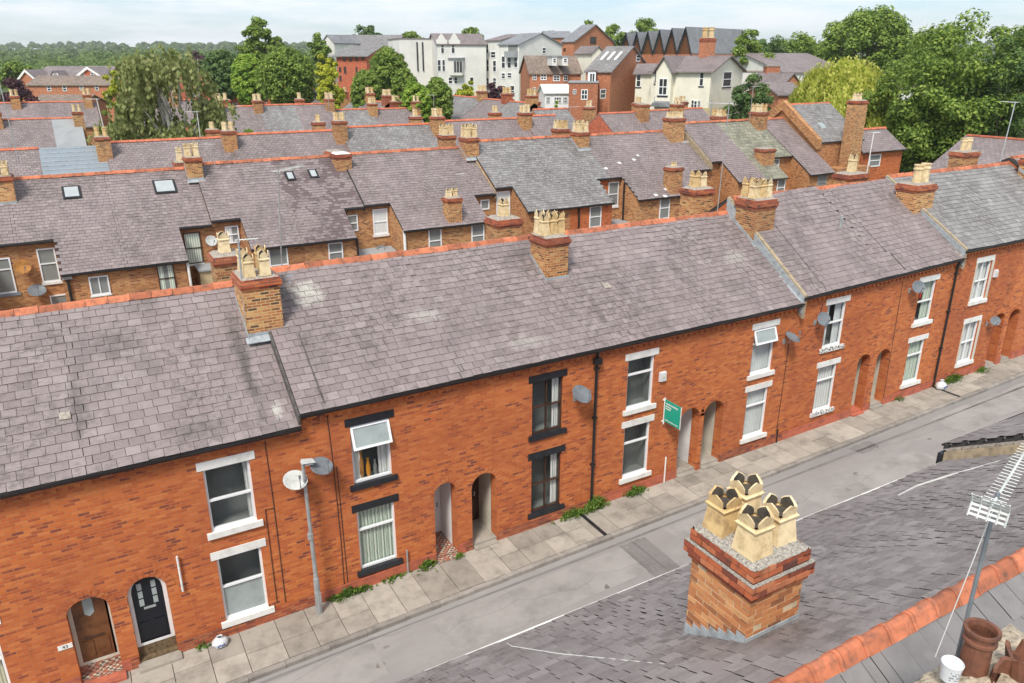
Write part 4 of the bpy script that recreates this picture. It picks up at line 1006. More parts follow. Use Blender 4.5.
def tree(label, loc, H, W, kind='mid', leaves=5000, ls=.35, seed=1, base=.22, lobes=40, bark='bark', cat='tree', name='tree', D=None, shape=1.0, group=None, flat=1.0, lob=(.18, .32), qx=.36, rough=.8, even=False):
    """crown of many leaf faces on clumps spread through the crown volume; tapered trunk and limbs"""
    r = random.Random(seed); loc = V3(loc); t = thing(name, label, cat, loc, group)
    D = D or W; cz = H*(base+(1-base)/2); rz = H*(1-base)/2
    cl = []
    for k in range(lobes):
        d = rdir(r); q = r.random()**qx
        if even and k:
            zc = 1-2*(k-.5)/(lobes-1); an = k*2.39996; d = V3((sqrt(1-zc*zc)*cos(an), sqrt(1-zc*zc)*sin(an), zc)); q = r.uniform(.66, .80)
        elif even: q = 0
        wz = d.z*q
        taper = 1.0 if wz < 0 else (1-shape*.35*wz)
        p = V3((d.x*q*W/2*taper*.86, d.y*q*D/2*taper*.86, cz+wz*rz*.88))
        cl.append((p, (W+D)/4*r.uniform(*lob)))
    tr = MB(); h0 = H*base
    tr.tube([loc+V3((0, 0, -1.0)), loc+V3((0, 0, h0*.6)), loc+V3((r.uniform(-.2, .2), 0, h0*1.3)), loc+V3((r.uniform(-.3, .3), .2, cz))], [W*.035+.08, W*.028+.06, W*.022+.04, .05], 8)
    for p, q in r.sample(cl, min(12, len(cl))):
        s = loc+V3((0, 0, h0*r.uniform(.8, 1.5))); e = loc+p
        tr.tube([s, s.lerp(e, .5)+V3((0, 0, -.04*H)), e], [W*.014+.03, W*.009+.02, .02], 5)
    tr.build('trunk', M[bark], t, uv=False)
    b = MB(); per = max(1, leaves//len(cl))
    for p, q in cl:
        for k in range(per):
            d = rdir(r)
            if d.z < -.3 and r.random() < .6: d.z = -d.z
            rr = q*(r.random()**.33)*r.uniform(.85, 1.12)
            pp = loc+p+V3((d.x*rr, d.y*rr, d.z*rr*.8*flat))
            n = (d+rdir(r)*rough+V3((0, 0, .5))).normalized()
            leafquad(b, pp, n, ls*r.uniform(.6, 1.25), r)
    b.build('crown', ML[kind], t, uv=False)
    return t
def weeping(label, loc, H, W, kind, strands=500, per=14, lw=.10, seed=1, bark='bark', top=.98, spread=1.0, name='weeping_tree', branches=9, longf=.75, ragged=.3):
    r = random.Random(seed); loc = V3(loc); t = thing(name, label, 'tree', loc)
    tr = MB(); b = MB()
    tr.tube([loc+V3((0, 0, -1)), loc+V3((.1, 0, H*.3)), loc+V3((-.1, .1, H*.6)), loc+V3((.05, 0, H*.93))], [W*.03+.08, W*.022+.05, W*.013+.03, .03], 8)
    tops = []
    for k in range(branches):
        a = 2*pi*k/branches+r.uniform(-.3, .3); hz = H*r.uniform(.45, .8); rad = W*.5*r.uniform(.45, .85)*spread
        e = loc+V3((cos(a)*rad, sin(a)*rad, hz+H*r.uniform(.05, .15)))
        tr.tube([loc+V3((0, 0, H*r.uniform(.2, .5))), loc.lerp(e, .5)+V3((0, 0, H*.35)), e], [W*.014+.02, W*.008+.02, .02], 5)
    tr.build('trunk', M[bark], t, uv=False)
    cls = [(r.uniform(0, 2*pi), sqrt(r.random()), r.uniform(.80, 1.04), r.uniform(.86, 1.10), r.uniform(.45, 1.0)) for k in range(70)]
    for k in range(strands):
        ac, qc, hz, rz_, lz = r.choice(cls)
        x, y = cos(ac)*qc*W/2*rz_+r.gauss(0, W*.045), sin(ac)*qc*W/2*rz_+r.gauss(0, W*.045); rad = sqrt(x*x+y*y); a = atan2(y, x); q = min(1.08, rad/(W/2))
        dome = sqrt(max(0, 1-(q*.93)**2))
        zt = H*(.40+.58*dome*hz)*r.uniform(1-ragged*.35, 1.0)
        ln = H*longf*lz*r.uniform(.6, 1.0)*(.45+.55*q)
        zb = max(H*.04, zt-ln)
        n = per
        for j in range(n):
            f = (j+r.random())/n; z = zt+(zb-zt)*f
            bow = 1+.10*sin(f*2.2)
            p = loc+V3((x*bow+r.uniform(-.12, .12), y*bow+r.uniform(-.12, .12), z))
            nn = (V3((cos(a), sin(a), .35))+rdir(r)*.7).normalized()
            tt = V3((r.uniform(-.25, .25), r.uniform(-.25, .25), -1)).normalized(); u = nn.cross(tt).normalized()
            L = (zt-zb)/n*r.uniform(.5, 1.0)+lw
            b.quad(p-u*lw*.5, p+tt*L*.5-u*lw*.15, p+tt*L, p+tt*L*.5+u*lw)
    b.build('crown', ML[kind], t, uv=False)
    return t
def weed(x, y, w, h, n, label, seed):
    r = random.Random(seed); t = thing('weed_clump', label, 'weeds', (x, y, zg(x)), 'weeds along the wall foot'); b = MB()
    for k in range(n):
        p = V3((x+r.gauss(0, w*.3), y+abs(r.gauss(0, .10))*-1+.04, zg(x)+.01)); e = p+V3((r.gauss(0, .06), -abs(r.gauss(0, .07)), h*r.uniform(.3, 1)*(1-min(.7, abs(p.x-x)/w))))
        for j in range(4):
            q = p.lerp(e, (j+1)/4); leafquad(b, q, (rdir(r)+V3((0, -.3, .8))).normalized(), r.uniform(.02, .045), r)
        b.tube([p, e], .004, 3, False)
    b.build('leaves', ML['weed'], t, uv=False)
weed(4.7, -.06, 1.0, .28, 160, 'low green weeds at the foot of the lamp post', 1); weed(6.0, -.05, .7, .14, 50, 'thin weeds below the black lower sill with green curtains', 2)
weed(6.95, -.05, .5, .28, 70, 'weeds beside the white porch door', 3); weed(7.9, -.1, .25, .22, 25, 'small tuft on the pier between the black-lintel doorways', 4)
weed(11.9, -.1, .9, .32, 150, 'tall weeds left of the drainpipe foot', 5); weed(12.7, -.1, .8, .5, 260, 'tallest leafy weeds at the foot of the central black drainpipe', 6); weed(14.35, -.08, .7, .35, 160, 'grey-green weeds below the lower window by the green sign', 7)
weed(31.4, -.1, 1.3, .4, 240, 'long weeds right of the second drainpipe', 9); weed(33.6, -.1, .6, .25, 70, 'low weeds near the last arched doorways', 10); weed(27.9, -.06, .3, .2, 24, 'small tuft below the window with the red item', 11)
weed(.95, -.08, .3, .14, 24, 'small tuft left of the white bag', 12)
# ------------------------------------------------------------------ row 2 (backs facing the camera)
R2Y, SL2 = 27.5, .644
YM, YW = 23.95, 22.05        # main rear wall and wing wall planes
ORD = ['first', 'second', 'third', 'fourth', 'fifth', 'sixth', 'seventh', 'eighth', 'ninth', 'tenth', 'eleventh', 'twelfth', 'thirteenth', 'fourteenth']
def rear_house(x0, x1, zr, wing, lab, slate='slate', seed=1, wins=(), wallmat='brick_rear', ridge=True, eave_w=None, chims=(), sky=(), tex=None, row=.21, wid=.27, tooth=(0, 0)):
    """house whose roof runs down in one plane over the wing (xa,xb); elsewhere it stops at the main wall"""
    t = thing('terraced_house', lab, 'house', ((x0+x1)/2, R2Y, zg((x0+x1)/2)), 'houses of the second terrace')
    zroof = lambda y: zr-SL2*(R2Y-y)
    ye_m, ye_w = 23.75, 21.85
    ivm = []
    xa, xb = wing
    b = MB(); zb = 1.5; yf = 31.3
    def wq(xl, xr, y): b.quad((xl, y, zb), (xr, y, zb), (xr, y, zroof(y)-.06), (xl, y, zroof(y)-.06))
    if xa > x0+.01: wq(x0, xa, YM)
    if xb < x1-.01: wq(xb, x1, YM)
    wq(xa, xb, YW)
    for xx, s in ((xa, -1), (xb, 1)):
        q = [(xx, YW, zb), (xx, YM, zb), (xx, YM, zroof(YM)-.06), (xx, YW, zroof(YW)-.06)]
        b.quad(*(q if s > 0 else q[::-1]))
    for xx, s in ((x0, -1), (x1, 1)):
        q = [(xx, YM, zb), (xx, yf, zb), (xx, yf, zroof(YM)), (xx, R2Y, zr-.1), (xx, YM, zroof(YM)-.06)]
        b.quad(*(q if s > 0 else q[::-1]))
    b.quad((x1, yf, zb), (x0, yf, zb), (x0, yf, zroof(YM)), (x1, yf, zroof(YM)))
    b.build('wall', M[wallmat], t)
    b = MB(); dn = V3((0, 0, -.09))
    def pan(xl, xr, ya, yb, f=zroof):
        A = [V3((xl, ya, f(ya))), V3((xr, ya, f(ya))), V3((xr, yb, f(yb))), V3((xl, yb, f(yb)))]
        b.hexa([p+dn for p in A], A)
    pan(x0, x1, ye_m, R2Y); pan(xa-.0, xb, ye_w, ye_m-.001)
    zf = lambda y: zr-SL2*(y-R2Y)
    pan(x0, x1, R2Y+.003, yf+.2, zf)
    rf = b.build('roof', M['under' if not tex else tex], t)
    if not tex:
        b = MB(); W = V3((0, 1, SL2)).normalized(); nr = UX.cross(W).normalized(); P = V3((x0, ye_w, zroof(ye_w))); k = W.y
        L = (R2Y-ye_w)/k
        def iv(v):
            return [(xa-x0+.004 if xa > x0 else .004, xb-x0-.004)] if v*k < ye_m-ye_w else [(.004, x1-x0-.004)]
        slates(b, iv, P, UX, W, L-.05, nr, row=row, wid=wid, seed=seed, thick=.016, tooth=tooth)
        b.build('slates', M[slate], rf)
        b = MB(); Wb = V3((0, -1, SL2)).normalized()
        slates(b, lambda v: [(.004, x1-x0-.004)], V3((x1, yf+.2, zf(yf+.2))), -UX, Wb, (yf+.2-R2Y)/Wb.length/abs(Wb.y)-.05, (-UX).cross(Wb).normalized(), row=.5, wid=.6, seed=seed+9)
        b.build('front_slates', M[slate], rf)
    if ridge: ridge_tiles(t, x0, x1, R2Y, zr+.05, zr+.05, 'ridge')
    if xa > x0+.05: gutter(t, x0, xa, ye_m-.03, zroof(ye_m)+.0, zroof(ye_m))
    if xb < x1-.05: gutter(t, xb, x1, ye_m-.03, zroof(ye_m), zroof(ye_m))
    gutter(t, xa, xb, ye_w-.03, zroof(ye_w), zroof(ye_w), 'gutter')
    for (u0, u1, z0, z1, pl, kw) in wins:
        window(t, V3((0, YM if pl == 'm' else YW, 0)), UX, NF, u0, u1, z0, z1, inset=.02, **kw)
    for (x, y, w, h) in sky:
        b = MB(); q = lambda xx, yy, e: V3((xx, yy, zroof(yy)+e))
        A = [q(x-w/2, y, 0), q(x+w/2, y, 0), q(x+w/2, y+h, 0), q(x-w/2, y+h, 0)]
        b.hexa(A, [p+V3((0, -.05, .09)) for p in A]); sk = b.build('skylight', M['gutter'], t)
        b = MB(); A = [q(x-w/2+.1, y+.09, 0), q(x+w/2-.1, y+.09, 0), q(x+w/2-.1, y+h-.07, 0), q(x-w/2+.1, y+h-.07, 0)]
        A = [p+V3((0, -.05, .092)) for p in A]; b.hexa(A, [p+V3((0, -.002, .006)) for p in A]); b.build('skylight_pane', M['skyglass'], sk)
    return t, zroof
KW = dict(trans=(.5,), ft=.06)
WH = dict(KW, sill='white', shh=.12, so=.05); NO = dict(KW)
def rc(t, x, y, zt, **k):
    kw = dict(wx=.85, wy=.95, pots=4, potw=.27, poth=.55); kw.update(k)
    chimney(t, x, y, kw.pop('wx'), kw.pop('wy'), kw.pop('zb', zt-3.0), zt, **kw)
A2, B2a, B2b, C2, D2 = 10.03, 10.21, 10.28, 10.60, 11.08
h0, _ = rear_house(-6.7, -2.45, A2, (-6.7, -4.0), 'second-row house back at the left edge with the rusty dish', tooth=(0, 1), seed=101, wins=[(-3.75, -2.82, 5.35, 7.0, 'm', dict(KW, trans=(.68,), sill='bluegrey'))])
h1, _ = rear_house(-2.45, 1.78, A2, (-.9, 1.78), 'second-row house back with the smaller dome skylight and twin-light rear window', tooth=(1, 1), seed=102, wins=[(-1.74, -1.0, 5.65, 7.25, 'm', dict(WH, trans=(.55,))), (.12, .93, 5.22, 6.12, 'w', dict(KW, trans=(), mull=(.5,), sill='white', shh=.06, so=.04)), (-1.6, -.8, 4.3, 5.0, 'm', dict(KW, trans=()))], sky=[(.15, 26.0, .8, .75)])
h2, _ = rear_house(1.78, 6.0, A2, (1.78, 4.45), 'second-row house back with the larger skylight and brown-framed rear windows', tooth=(1, 0), seed=103, wins=[(3.02, 3.76, 4.95, 6.3, 'w', dict(KW, frame='brownpaint', ft=.05, sides=('netgreen', .36, .36))), (4.6, 5.4, 5.72, 7.32, 'm', dict(KW, frame='brownpaint', ft=.05, curtain='netgreen', sill='white', shh=.1, so=.02))], sky=[(4.35, 25.9, 1.05, .85)])
h3, _ = rear_house(6.0, 10.1, B2a, (7.4, 10.1), 'second-row house back behind the left front chimneys with a small square window', slate='slate', tooth=(0, 1), seed=104, wins=[(6.62, 7.28, 6.55, 7.45, 'm', dict(KW, sides=('netwhite', .5, 0))), (8.25, 9.2, 5.2, 6.5, 'w', dict(KW, trans=(.3,)))])
h4, _ = rear_house(10.1, 14.05, B2a, (10.1, 12.87), 'second-row house back with dark mottled slates and two small roof lights', slate='slate_mottled', tooth=(1, 0), seed=105, wins=[(11.32, 12.1, 5.36, 6.42, 'w', dict(KW, sill='white', shh=.06, so=.04)), (13.0, 13.66, 6.5, 7.4, 'm', NO)], sky=[(9.75+1.0, 25.9, .5, .6), (12.05, 25.95, .5, .6)])
h5, _ = rear_house(14.05, 18.2, B2b, (15.53, 18.2), 'second-row house back above the pale lean-to roof with a tall net-curtained window', tooth=(0, 1), seed=106, wins=[(14.55, 15.42, 6.15, 7.6, 'm', dict(WH, curtain='net')), (17.06, 17.85, 5.2, 6.55, 'w', NO)])
h6, _ = rear_house(18.2, 22.3, B2b, (18.2, 20.85), 'second-row house back with the short two-pot rear chimney at its eave', tooth=(1, 0), seed=107, wins=[(19.75, 20.58, 5.2, 6.55, 'w', NO), (21.35, 21.95, 6.95, 7.55, 'm', dict(KW, trans=()))])
h7, _ = rear_house(22.3, 26.6, C2, (23.45, 26.6), 'second-row house back behind the central front chimney', slate='slate_grey', tooth=(0, 1), seed=108, wins=[(22.45, 23.4, 6.45, 7.95, 'm', dict(KW, curtain='net')), (24.6, 25.3, 5.4, 6.8, 'w', NO)])
h8, _ = rear_house(26.6, 30.85, C2, (26.6, 29.8), 'second-row house back with a red brick wing and lichen-flecked ridge', slate='slate_grey', tooth=(1, 1), seed=109, wins=[(28.05, 28.95, 5.5, 6.85, 'w', WH)], wallmat='brick')
h9, _ = rear_house(30.85, 35.1, C2, (31.8, 35.1), 'second-row house back with the long buff brick side wall and white flecked slates', slate='slate_flecked', tooth=(1, 1), seed=110, wins=[(30.86, 31.7, 6.3, 7.9, 'm', WH), (33.7, 34.55, 5.5, 6.95, 'w', WH)])
h10, _ = rear_house(35.1, 39.7, C2, (35.1, 37.9), 'second-row house back left of the mossy coping', slate='slate', tooth=(1, 0), seed=111, wins=[])
h11, _ = rear_house(39.7, 43.25, D2, (40.6, 43.25), 'second-row house back with purple slates between the mossy coping and the green tiles', slate='slate', seed=112, wins=[])
h12, _ = rear_house(43.25, 47.8, D2, (43.25, 45.5), 'second-row house back roofed in mossy green concrete tiles', seed=113, tex='tile_green', ridge=True, wins=[(45.6, 46.7, 7.6, 8.5, 'm', NO), (44.6, 45.42, 6.1, 7.35, 'w', NO)])
h13, _ = rear_house(47.8, 50.58, D2, (47.85, 50.58), 'second-row house back with purple slates against the tall gabled house', slate='slate', seed=114, wins=[(48.9, 49.9, 6.2, 7.4, 'w', dict(KW, frame='galv'))])
def cop2(t, x, zr, mat='coping', dh=.12, w=.12, wing=False, nm='party_coping'):
    b = MB(); W = V3((0, 3.75, 3.75*SL2)); o = V3((x, 23.75, zr-SL2*3.75))
    if wing: W = V3((0, 5.65, 5.65*SL2)); o = V3((x, 21.85, zr-SL2*5.65))
    p = [o+V3((-w/2, 0, -.3)), o+V3((w/2, 0, -.3)), o+V3((w/2, 0, -.3))+W, o+V3((-w/2, 0, -.3))+W]
    b.hexa(p, [q+V3((0, 0, .3+dh)) for q in p]); b.build(nm, M[mat], t)
cop2(h7, 22.3, C2-.28); cop2(h11, 39.7, D2-.3, dh=.3, w=.2); cop2(h5, 14.05, B2b, 'gutter', .05, .05, nm='dark_verge')
# ridge stacks of row 2
rc(h1, -2.65, 26.6, 10.35, pots=6, wx=.95, wy=1.2, potw=.29, poth=.62, flash=(SL2, A2, R2Y, 0)); rc(h2, 5.93, 26.9, 10.68, wx=.75, potw=.28, poth=.7, flash=(SL2, B2a, R2Y, 0))
rc(h4, 13.9, 26.8, 10.42, pots=1, wx=.9, potw=.01, poth=.01, capmat='white'); rc(h6, 22.1, 26.75, 10.95, wx=.88, potw=.31, poth=.78, flash=(SL2, B2b+.2, R2Y, 0))
rc(h8, 30.45, 26.75, 10.92, wx=.88, potw=.31, poth=.72, flash=(SL2, C2, R2Y, 0)); rc(h10, 38.65, 26.8, 11.55, potw=.28, poth=.45, wx=1.2, wy=1.0)
rc(h12, 47.2, 26.9, 11.7, potw=.36, poth=.6, wx=1.0, wy=1.0)
# front-side second stacks of row 2, just beyond the ridge
rc(h2, 5.6, 29.2, 10.2, pots=2, wx=.6, poth=.75); rc(h5, 14.3, 29.3, 10.3, pots=1, poth=.01, potw=.01); rc(h6, 21.8, 29.4, 10.9, poth=.7); rc(h8, 30.6, 29.4, 10.95); rc(h12, 45.5, 29.4, 11.3, potw=.34)
# small wing stacks
rc(h6, 18.75, 22.4, 8.15, wx=.85, wy=.75, pots=2, potw=.3, poth=.5, zb=6.0, layout=[(-.45, 0), (.45, .2)]); rc(h9, 35.0, 22.4, 8.8, wx=.95, wy=.8, pots=1, potw=.3, poth=.35, zb=6.4); rc(h12, 44.6, 23.5, 9.4, wx=1.15, wy=.9, pots=1, potw=.01, poth=.01, zb=6.6)
# lean-to in the yard, rear pipes, boards
t = thing('lean_to', 'pale felt lean-to roof in the back yard below the tall net-curtained window', 'outbuilding', (14.5, 22.6, 1.9))
b = MB(); b.hexa([(13.2, 20.6, 4.9), (15.5, 20.6, 4.9), (15.5, 23.9, 5.35), (13.2, 23.9, 5.35)], [(13.2, 20.6, 5.0), (15.5, 20.6, 5.0), (15.5, 23.9, 5.45), (13.2, 23.9, 5.45)]); b.build('roof', M['felt'], t)
b = MB(); b.box(13.3, 15.4, 20.7, 23.9, 1.9, 4.88); b.build('wall', M['brick_rear'], t)
b = MB(); b.box(14.9, 15.25, 20.66, 20.7, 2.0, 4.0); b.build('door', M['brownpaint'], t)
t = thing('outbuilding', 'flat-roofed pale outbuilding in the yard beside the buff brick side wall', 'outbuilding', (31, 21, 2))
b = MB(); b.box(29.9, 31.75, 20.0, 23.9, 2.0, 5.3); b.build('wall', M['brick_rear'], t); b = MB(); b.box(29.85, 31.78, 19.9, 23.9, 5.3, 5.42); b.build('roof', M['felt'], t)
b = MB(); b.box(30.4, 31.1, 19.96, 20.0, 2.2, 4.2); b.build('door', M['upvc'], t)
def pipe2(t, x, y, z1, z0, mat='gutter', r=.06):
    b = MB(); b.tube([(x, y, z1), (x+.02, y-.02, z0)], r, 8); b.build('drainpipe', M[mat], t)
pipe2(h1, -.7, YW-.08, 6.2, 3.5); pipe2(h2, 4.4, YW-.08, 6.3, 3.5, 'white'); pipe2(h4, 12.9, YW-.08, 6.5, 3.5); pipe2(h4, 13.0, YM-.1, 7.6, 3.5); pipe2(h5, 15.6, YW-.08, 6.7, 3.8, 'white', .08); pipe2(h8, 27.2, YW-.08, 6.9, 3.5); pipe2(h9, 31.7, YM-.6, 7.9, 3.5)
b = MB(); b.box(-.9, -.5, YW-.16, YW-.01, 6.15, 6.45); b.build('rain_hopper', M['galv'], h1)
t = thing('boarded_shed', 'brown boarded shed front against the rear wall beside the left front chimneys', 'shed', (5.5, 23, 2)); b = MB(); b.box(4.95, 6.35, 22.6, 23.85, 2.0, 5.6); b.build('wall', M['fence'], t); b = MB(); b.box(4.9, 6.4, 22.5, 23.9, 5.6, 5.68); b.build('roof', M['felt'], t)
b = MB(); b.box(5.3, 6.0, 22.57, 22.6, 2.1, 4.2); b.build('door', M['brownpaint'], t)
# a brick wall between the yards
for i, xx in enumerate((1.78, 10.1, 18.2, 26.6, 35.1)):
    t = thing('yard_wall', 'brick yard wall running back from the %s house pair of the second row' % ORD[i], 'wall', (xx, 17, 2), 'yard walls'); b = MB(); b.box(xx-.11, xx+.11, 13.5, 21.6, 1.6, 3.9); b.build('brickwork', M['brick_rear'], t); b = MB(); b.box(xx-.15, xx+.15, 13.45, 21.6, 3.9, 3.98); b.build('coping', M['mortar'], t)

# house E : taller gabled house with parapet, tall stack and side annexe
t = thing('gabled_house', 'tall brick house with a raised brick gable parapet, grey-green slates and a high side stack', 'house', (53, 27, 3), None)
xA, xB, yE_, yR_, zE_, zR_ = 50.6, 55.8, 23.75, 27.5, 9.5, 12.1
b = MB(); zf = 2.6
for xx, s in ((xA, -1), (xB, 1)):
    q = [(xx, yE_, zf), (xx, 31.3, zf), (xx, 31.3, zE_), (xx, yR_, zR_-.05), (xx, yE_, zE_)]
    b.quad(*(q if s > 0 else q[::-1]))
b.quad((xA, yE_, zf), (xB, yE_, zf), (xB, yE_, zE_), (xA, yE_, zE_)); b.quad((xB, 31.3, zf), (xA, 31.3, zf), (xA, 31.3, zE_), (xB, 31.3, zE_)); b.build('wall', M['brick_rear'], t)
b = MB(); q = [V3((xA-.2, yE_-.1, zE_-.5)), V3((xA+.22, yE_-.1, zE_-.5)), V3((xA+.22, yR_, zR_-.4)), V3((xA-.2, yR_, zR_-.4))]
b.hexa(q, [p+V3((0, 0, .75)) for p in q]); q = [V3((xA-.2, 31.4, zE_-.5)), V3((xA-.2, yR_+.01, zR_-.4)), V3((xA+.22, yR_+.01, zR_-.4)), V3((xA+.22, 31.4, zE_-.5))][::-1]
b.hexa(q, [p+V3((0, 0, .75)) for p in q]); b.build('gable_parapet', M['brick_rear'], t)
b = MB(); q = [V3((xA+.23, yE_-.1, zE_)), V3((xB+.05, yE_-.1, zE_)), V3((xB+.05, yR_, zR_)), V3((xA+.23, yR_, zR_))]
b.hexa([p-V3((0, 0, .1)) for p in q], q); q2 = [V3((p.x, 2*yR_-p.y+.004, p.z)) for p in q][::-1]; b.hexa([p-V3((0, 0, .1)) for p in q2], q2); rf = b.build('roof', M['under'], t)
b = MB(); W = V3((0, yR_-yE_, zR_-zE_)).normalized(); slates(b, lambda v: [(.02, xB-xA-.2)], V3((xA+.24, yE_-.1, zE_)), UX, W, 4.55, UX.cross(W).normalized(), seed=77, row=.21, wid=.27); b.build('slates', M['slate_grey'], rf)
ridge_tiles(t, xA+.3, xB, yR_, zR_+.05, zR_+.05, 'ridge_far')
b = MB(); q = lambda x, y, e: V3((x, y, zE_+(y-yE_)*.693+e)); A = [q(53.1-.9, 24.9, .02), q(53.1-.3, 24.9, .02), q(53.1-.3, 25.5, .02), q(53.1-.9, 25.5, .02)]; b.hexa(A, [p+V3((0, -.04, .08)) for p in A]); sk = b.build('skylight', M['frost'], t)
chimney(t, 53.35, 22.9, 1.22, .9, 3.0, 12.55, pots=4, potw=.34, poth=.55, layout=[(-.5, 0), (.1, 0)], shaft='brick_stack')
b = MB(); zr9, ze9 = 10.0, 8.45; 
b.box(51.6, 55.4, 22.4, 23.7, 2.6, 7.6); b.build('rear_projection', M['brick_rear'], t)
t = thing('annexe', 'small orange brick annexe with purple slates right of the tall stack', 'house', (58.8, 26, 3))
b = MB(); b.quad((56.2, 23.9, 3), (61.4, 23.9, 3), (61.4, 23.9, ze9), (56.2, 23.9, ze9)); b.quad((61.4, 28.1, 3), (56.2, 28.1, 3), (56.2, 28.1, ze9), (61.4, 28.1, ze9))
for xx, s in ((56.2, -1), (61.4, 1)):
    q = [(xx, 23.9, 3), (xx, 28.1, 3), (xx, 28.1, ze9), (xx, 26, zr9-.08), (xx, 23.9, ze9)]; b.quad(*(q if s > 0 else q[::-1]))
b.build('wall', M['brick'], t)
b = MB(); q = [V3((56.1, 23.7, ze9)), V3((61.6, 23.7, ze9)), V3((61.6, 26, zr9)), V3((56.1, 26, zr9))]; b.hexa([p-V3((0, 0, .1)) for p in q], q); q2 = [V3((p.x, 52.004-p.y, p.z)) for p in q][::-1]; b.hexa([p-V3((0, 0, .1)) for p in q2], q2); rf = b.build('roof', M['slate_tex'], t)
ridge_tiles(t, 56.1, 61.6, 26, zr9+.05, zr9+.05, 'ridge_far'); gutter(t, 56.1, 61.9, 23.65, ze9, ze9, 'gutter')
window(t, V3((0, 23.9, 0)), UX, NF, 57.2, 58.6, 7.2, 8.2, inset=.02, trans=(.5,), ft=.08)
# right edge house
t = thing('side_house', 'slate-roofed brick house under the big tree at the right edge', 'house', (57, 14, 3)); b = MB()
yA, yB, xe, xr, ze, zr = 6.0, 15.2, 51.6, 55.4, 8.4, 10.5
b.quad((xe, yB, 3), (xe, yA, 3), (xe, yA, ze), (xe, yB, ze)); b.quad((59.2, yA, 3), (59.2, yB, 3), (59.2, yB, ze), (59.2, yA, ze))
for yy, s in ((yA, -1), (yB, 1)):
    q = [(xe, yy, 3), (59.2, yy, 3), (59.2, yy, ze), (xr, yy, zr-.08), (xe, yy, ze)]; b.quad(*(q if s < 0 else q[::-1]))
b.build('wall', M['brick_rear'], t)
b = MB(); q = [V3((xe-.2, yB+.1, ze)), V3((xe-.2, yA-.1, ze)), V3((xr, yA-.1, zr)), V3((xr, yB+.1, zr))]; b.hexa([p-V3((0, 0, .1)) for p in q], q); q2 = [V3((2*xr-p.x+.004, p.y, p.z)) for p in q][::-1]; b.hexa([p-V3((0, 0, .1)) for p in q2], q2); b.build('roof', M['slate_tex'], t)
b = MB()
for k in range(20): b.box(xr-.16, xr+.16, yA+k*.46, yA+k*.46+.44, zr-.04, zr+.06)
b.build('ridge_tiles', M['ridge_far'], t)
chimney(t, 55.4, 10.2, .8, .8, 9.3, 11.2, pots=1, potw=.3, poth=.5)

# ------------------------------------------------------------------ simple roofs further back
def simple_house(lab, x0, x1, yr, zr, half=3.75, sl=.644, slate='slate_tex', wall='brick_rear', group=None, axis='x', zb=1.5, ridge='ridge_far', name='terraced_house', rwall=None, wins=True):
    """gabled terrace unit; axis x: ridge along x at y=yr. axis y: ridge along y at x=yr from y=x0..x1"""
    sw = (lambda x, y, z: V3((x, y, z))) if axis == 'x' else (lambda x, y, z: V3((y, x, z)))
    fl = (lambda q: q) if axis == 'x' else (lambda q: q[::-1])
    c = sw((x0+x1)/2, yr, zb); t = thing(name, lab, 'house', c, group)
    ze = zr-half*sl; b = MB(); ya, yb = yr-half+.2, yr+half-.2
    zw = ze+.06
    b.quad(*fl([sw(x0, ya, zb), sw(x1, ya, zb), sw(x1, ya, zw), sw(x0, ya, zw)])); b.quad(*fl([sw(x1, yb, zb), sw(x0, yb, zb), sw(x0, yb, zw), sw(x1, yb, zw)]))
    for xx, s in ((x0, -1), (x1, 1)):
        q = [sw(xx, ya, zb), sw(xx, yb, zb), sw(xx, yb, zw), sw(xx, yr, zr-.1), sw(xx, ya, zw)]; b.quad(*fl(q if s > 0 else q[::-1]))
    b.build('wall', M[wall], t)
    b = MB()
    for s in (-1, 1):
        q = [sw(x0, yr+s*half, ze), sw(x1, yr+s*half, ze), sw(x1, yr+s*.002, zr), sw(x0, yr+s*.002, zr)]
        if s > 0: q = q[::-1]
        q = fl(q); b.hexa([p-V3((0, 0, .1)) for p in q], q)
    b.build('roof', M[slate], t)
    if ridge:
        b = MB(); n = max(1, int((x1-x0)/.5)); s = (x1-x0)/n
        for k in range(n):
            A = [sw(x0+k*s+.01, yr-.17, zr-.05), sw(x0+(k+1)*s-.01, yr-.17, zr-.05), sw(x0+(k+1)*s-.01, yr+.17, zr-.05), sw(x0+k*s+.01, yr+.17, zr-.05)]
            B_ = [sw(x0+k*s+.01, yr-.06, zr+.08), sw(x0+(k+1)*s-.01, yr-.06, zr+.08), sw(x0+(k+1)*s-.01, yr+.06, zr+.08), sw(x0+k*s+.01, yr+.06, zr+.08)]
            b.hexa(fl(A), fl(B_))
        b.build('ridge_tiles', M[ridge], t)
    if wins:
        for s, yy in ((-1, ya), (1, yb)):
            Oo = sw(0, yy, 0); U = sw(1, 0, 0) if axis == 'x' else sw(1, 0, 0); Nn = sw(0, s, 0)
            for u in (x0+(x1-x0)*.32,):
                window(t, Oo, U, Nn, u-.45, u+.45, ze-1.9, ze-.5, inset=.02, trans=(.5,), ft=.07)
    return t
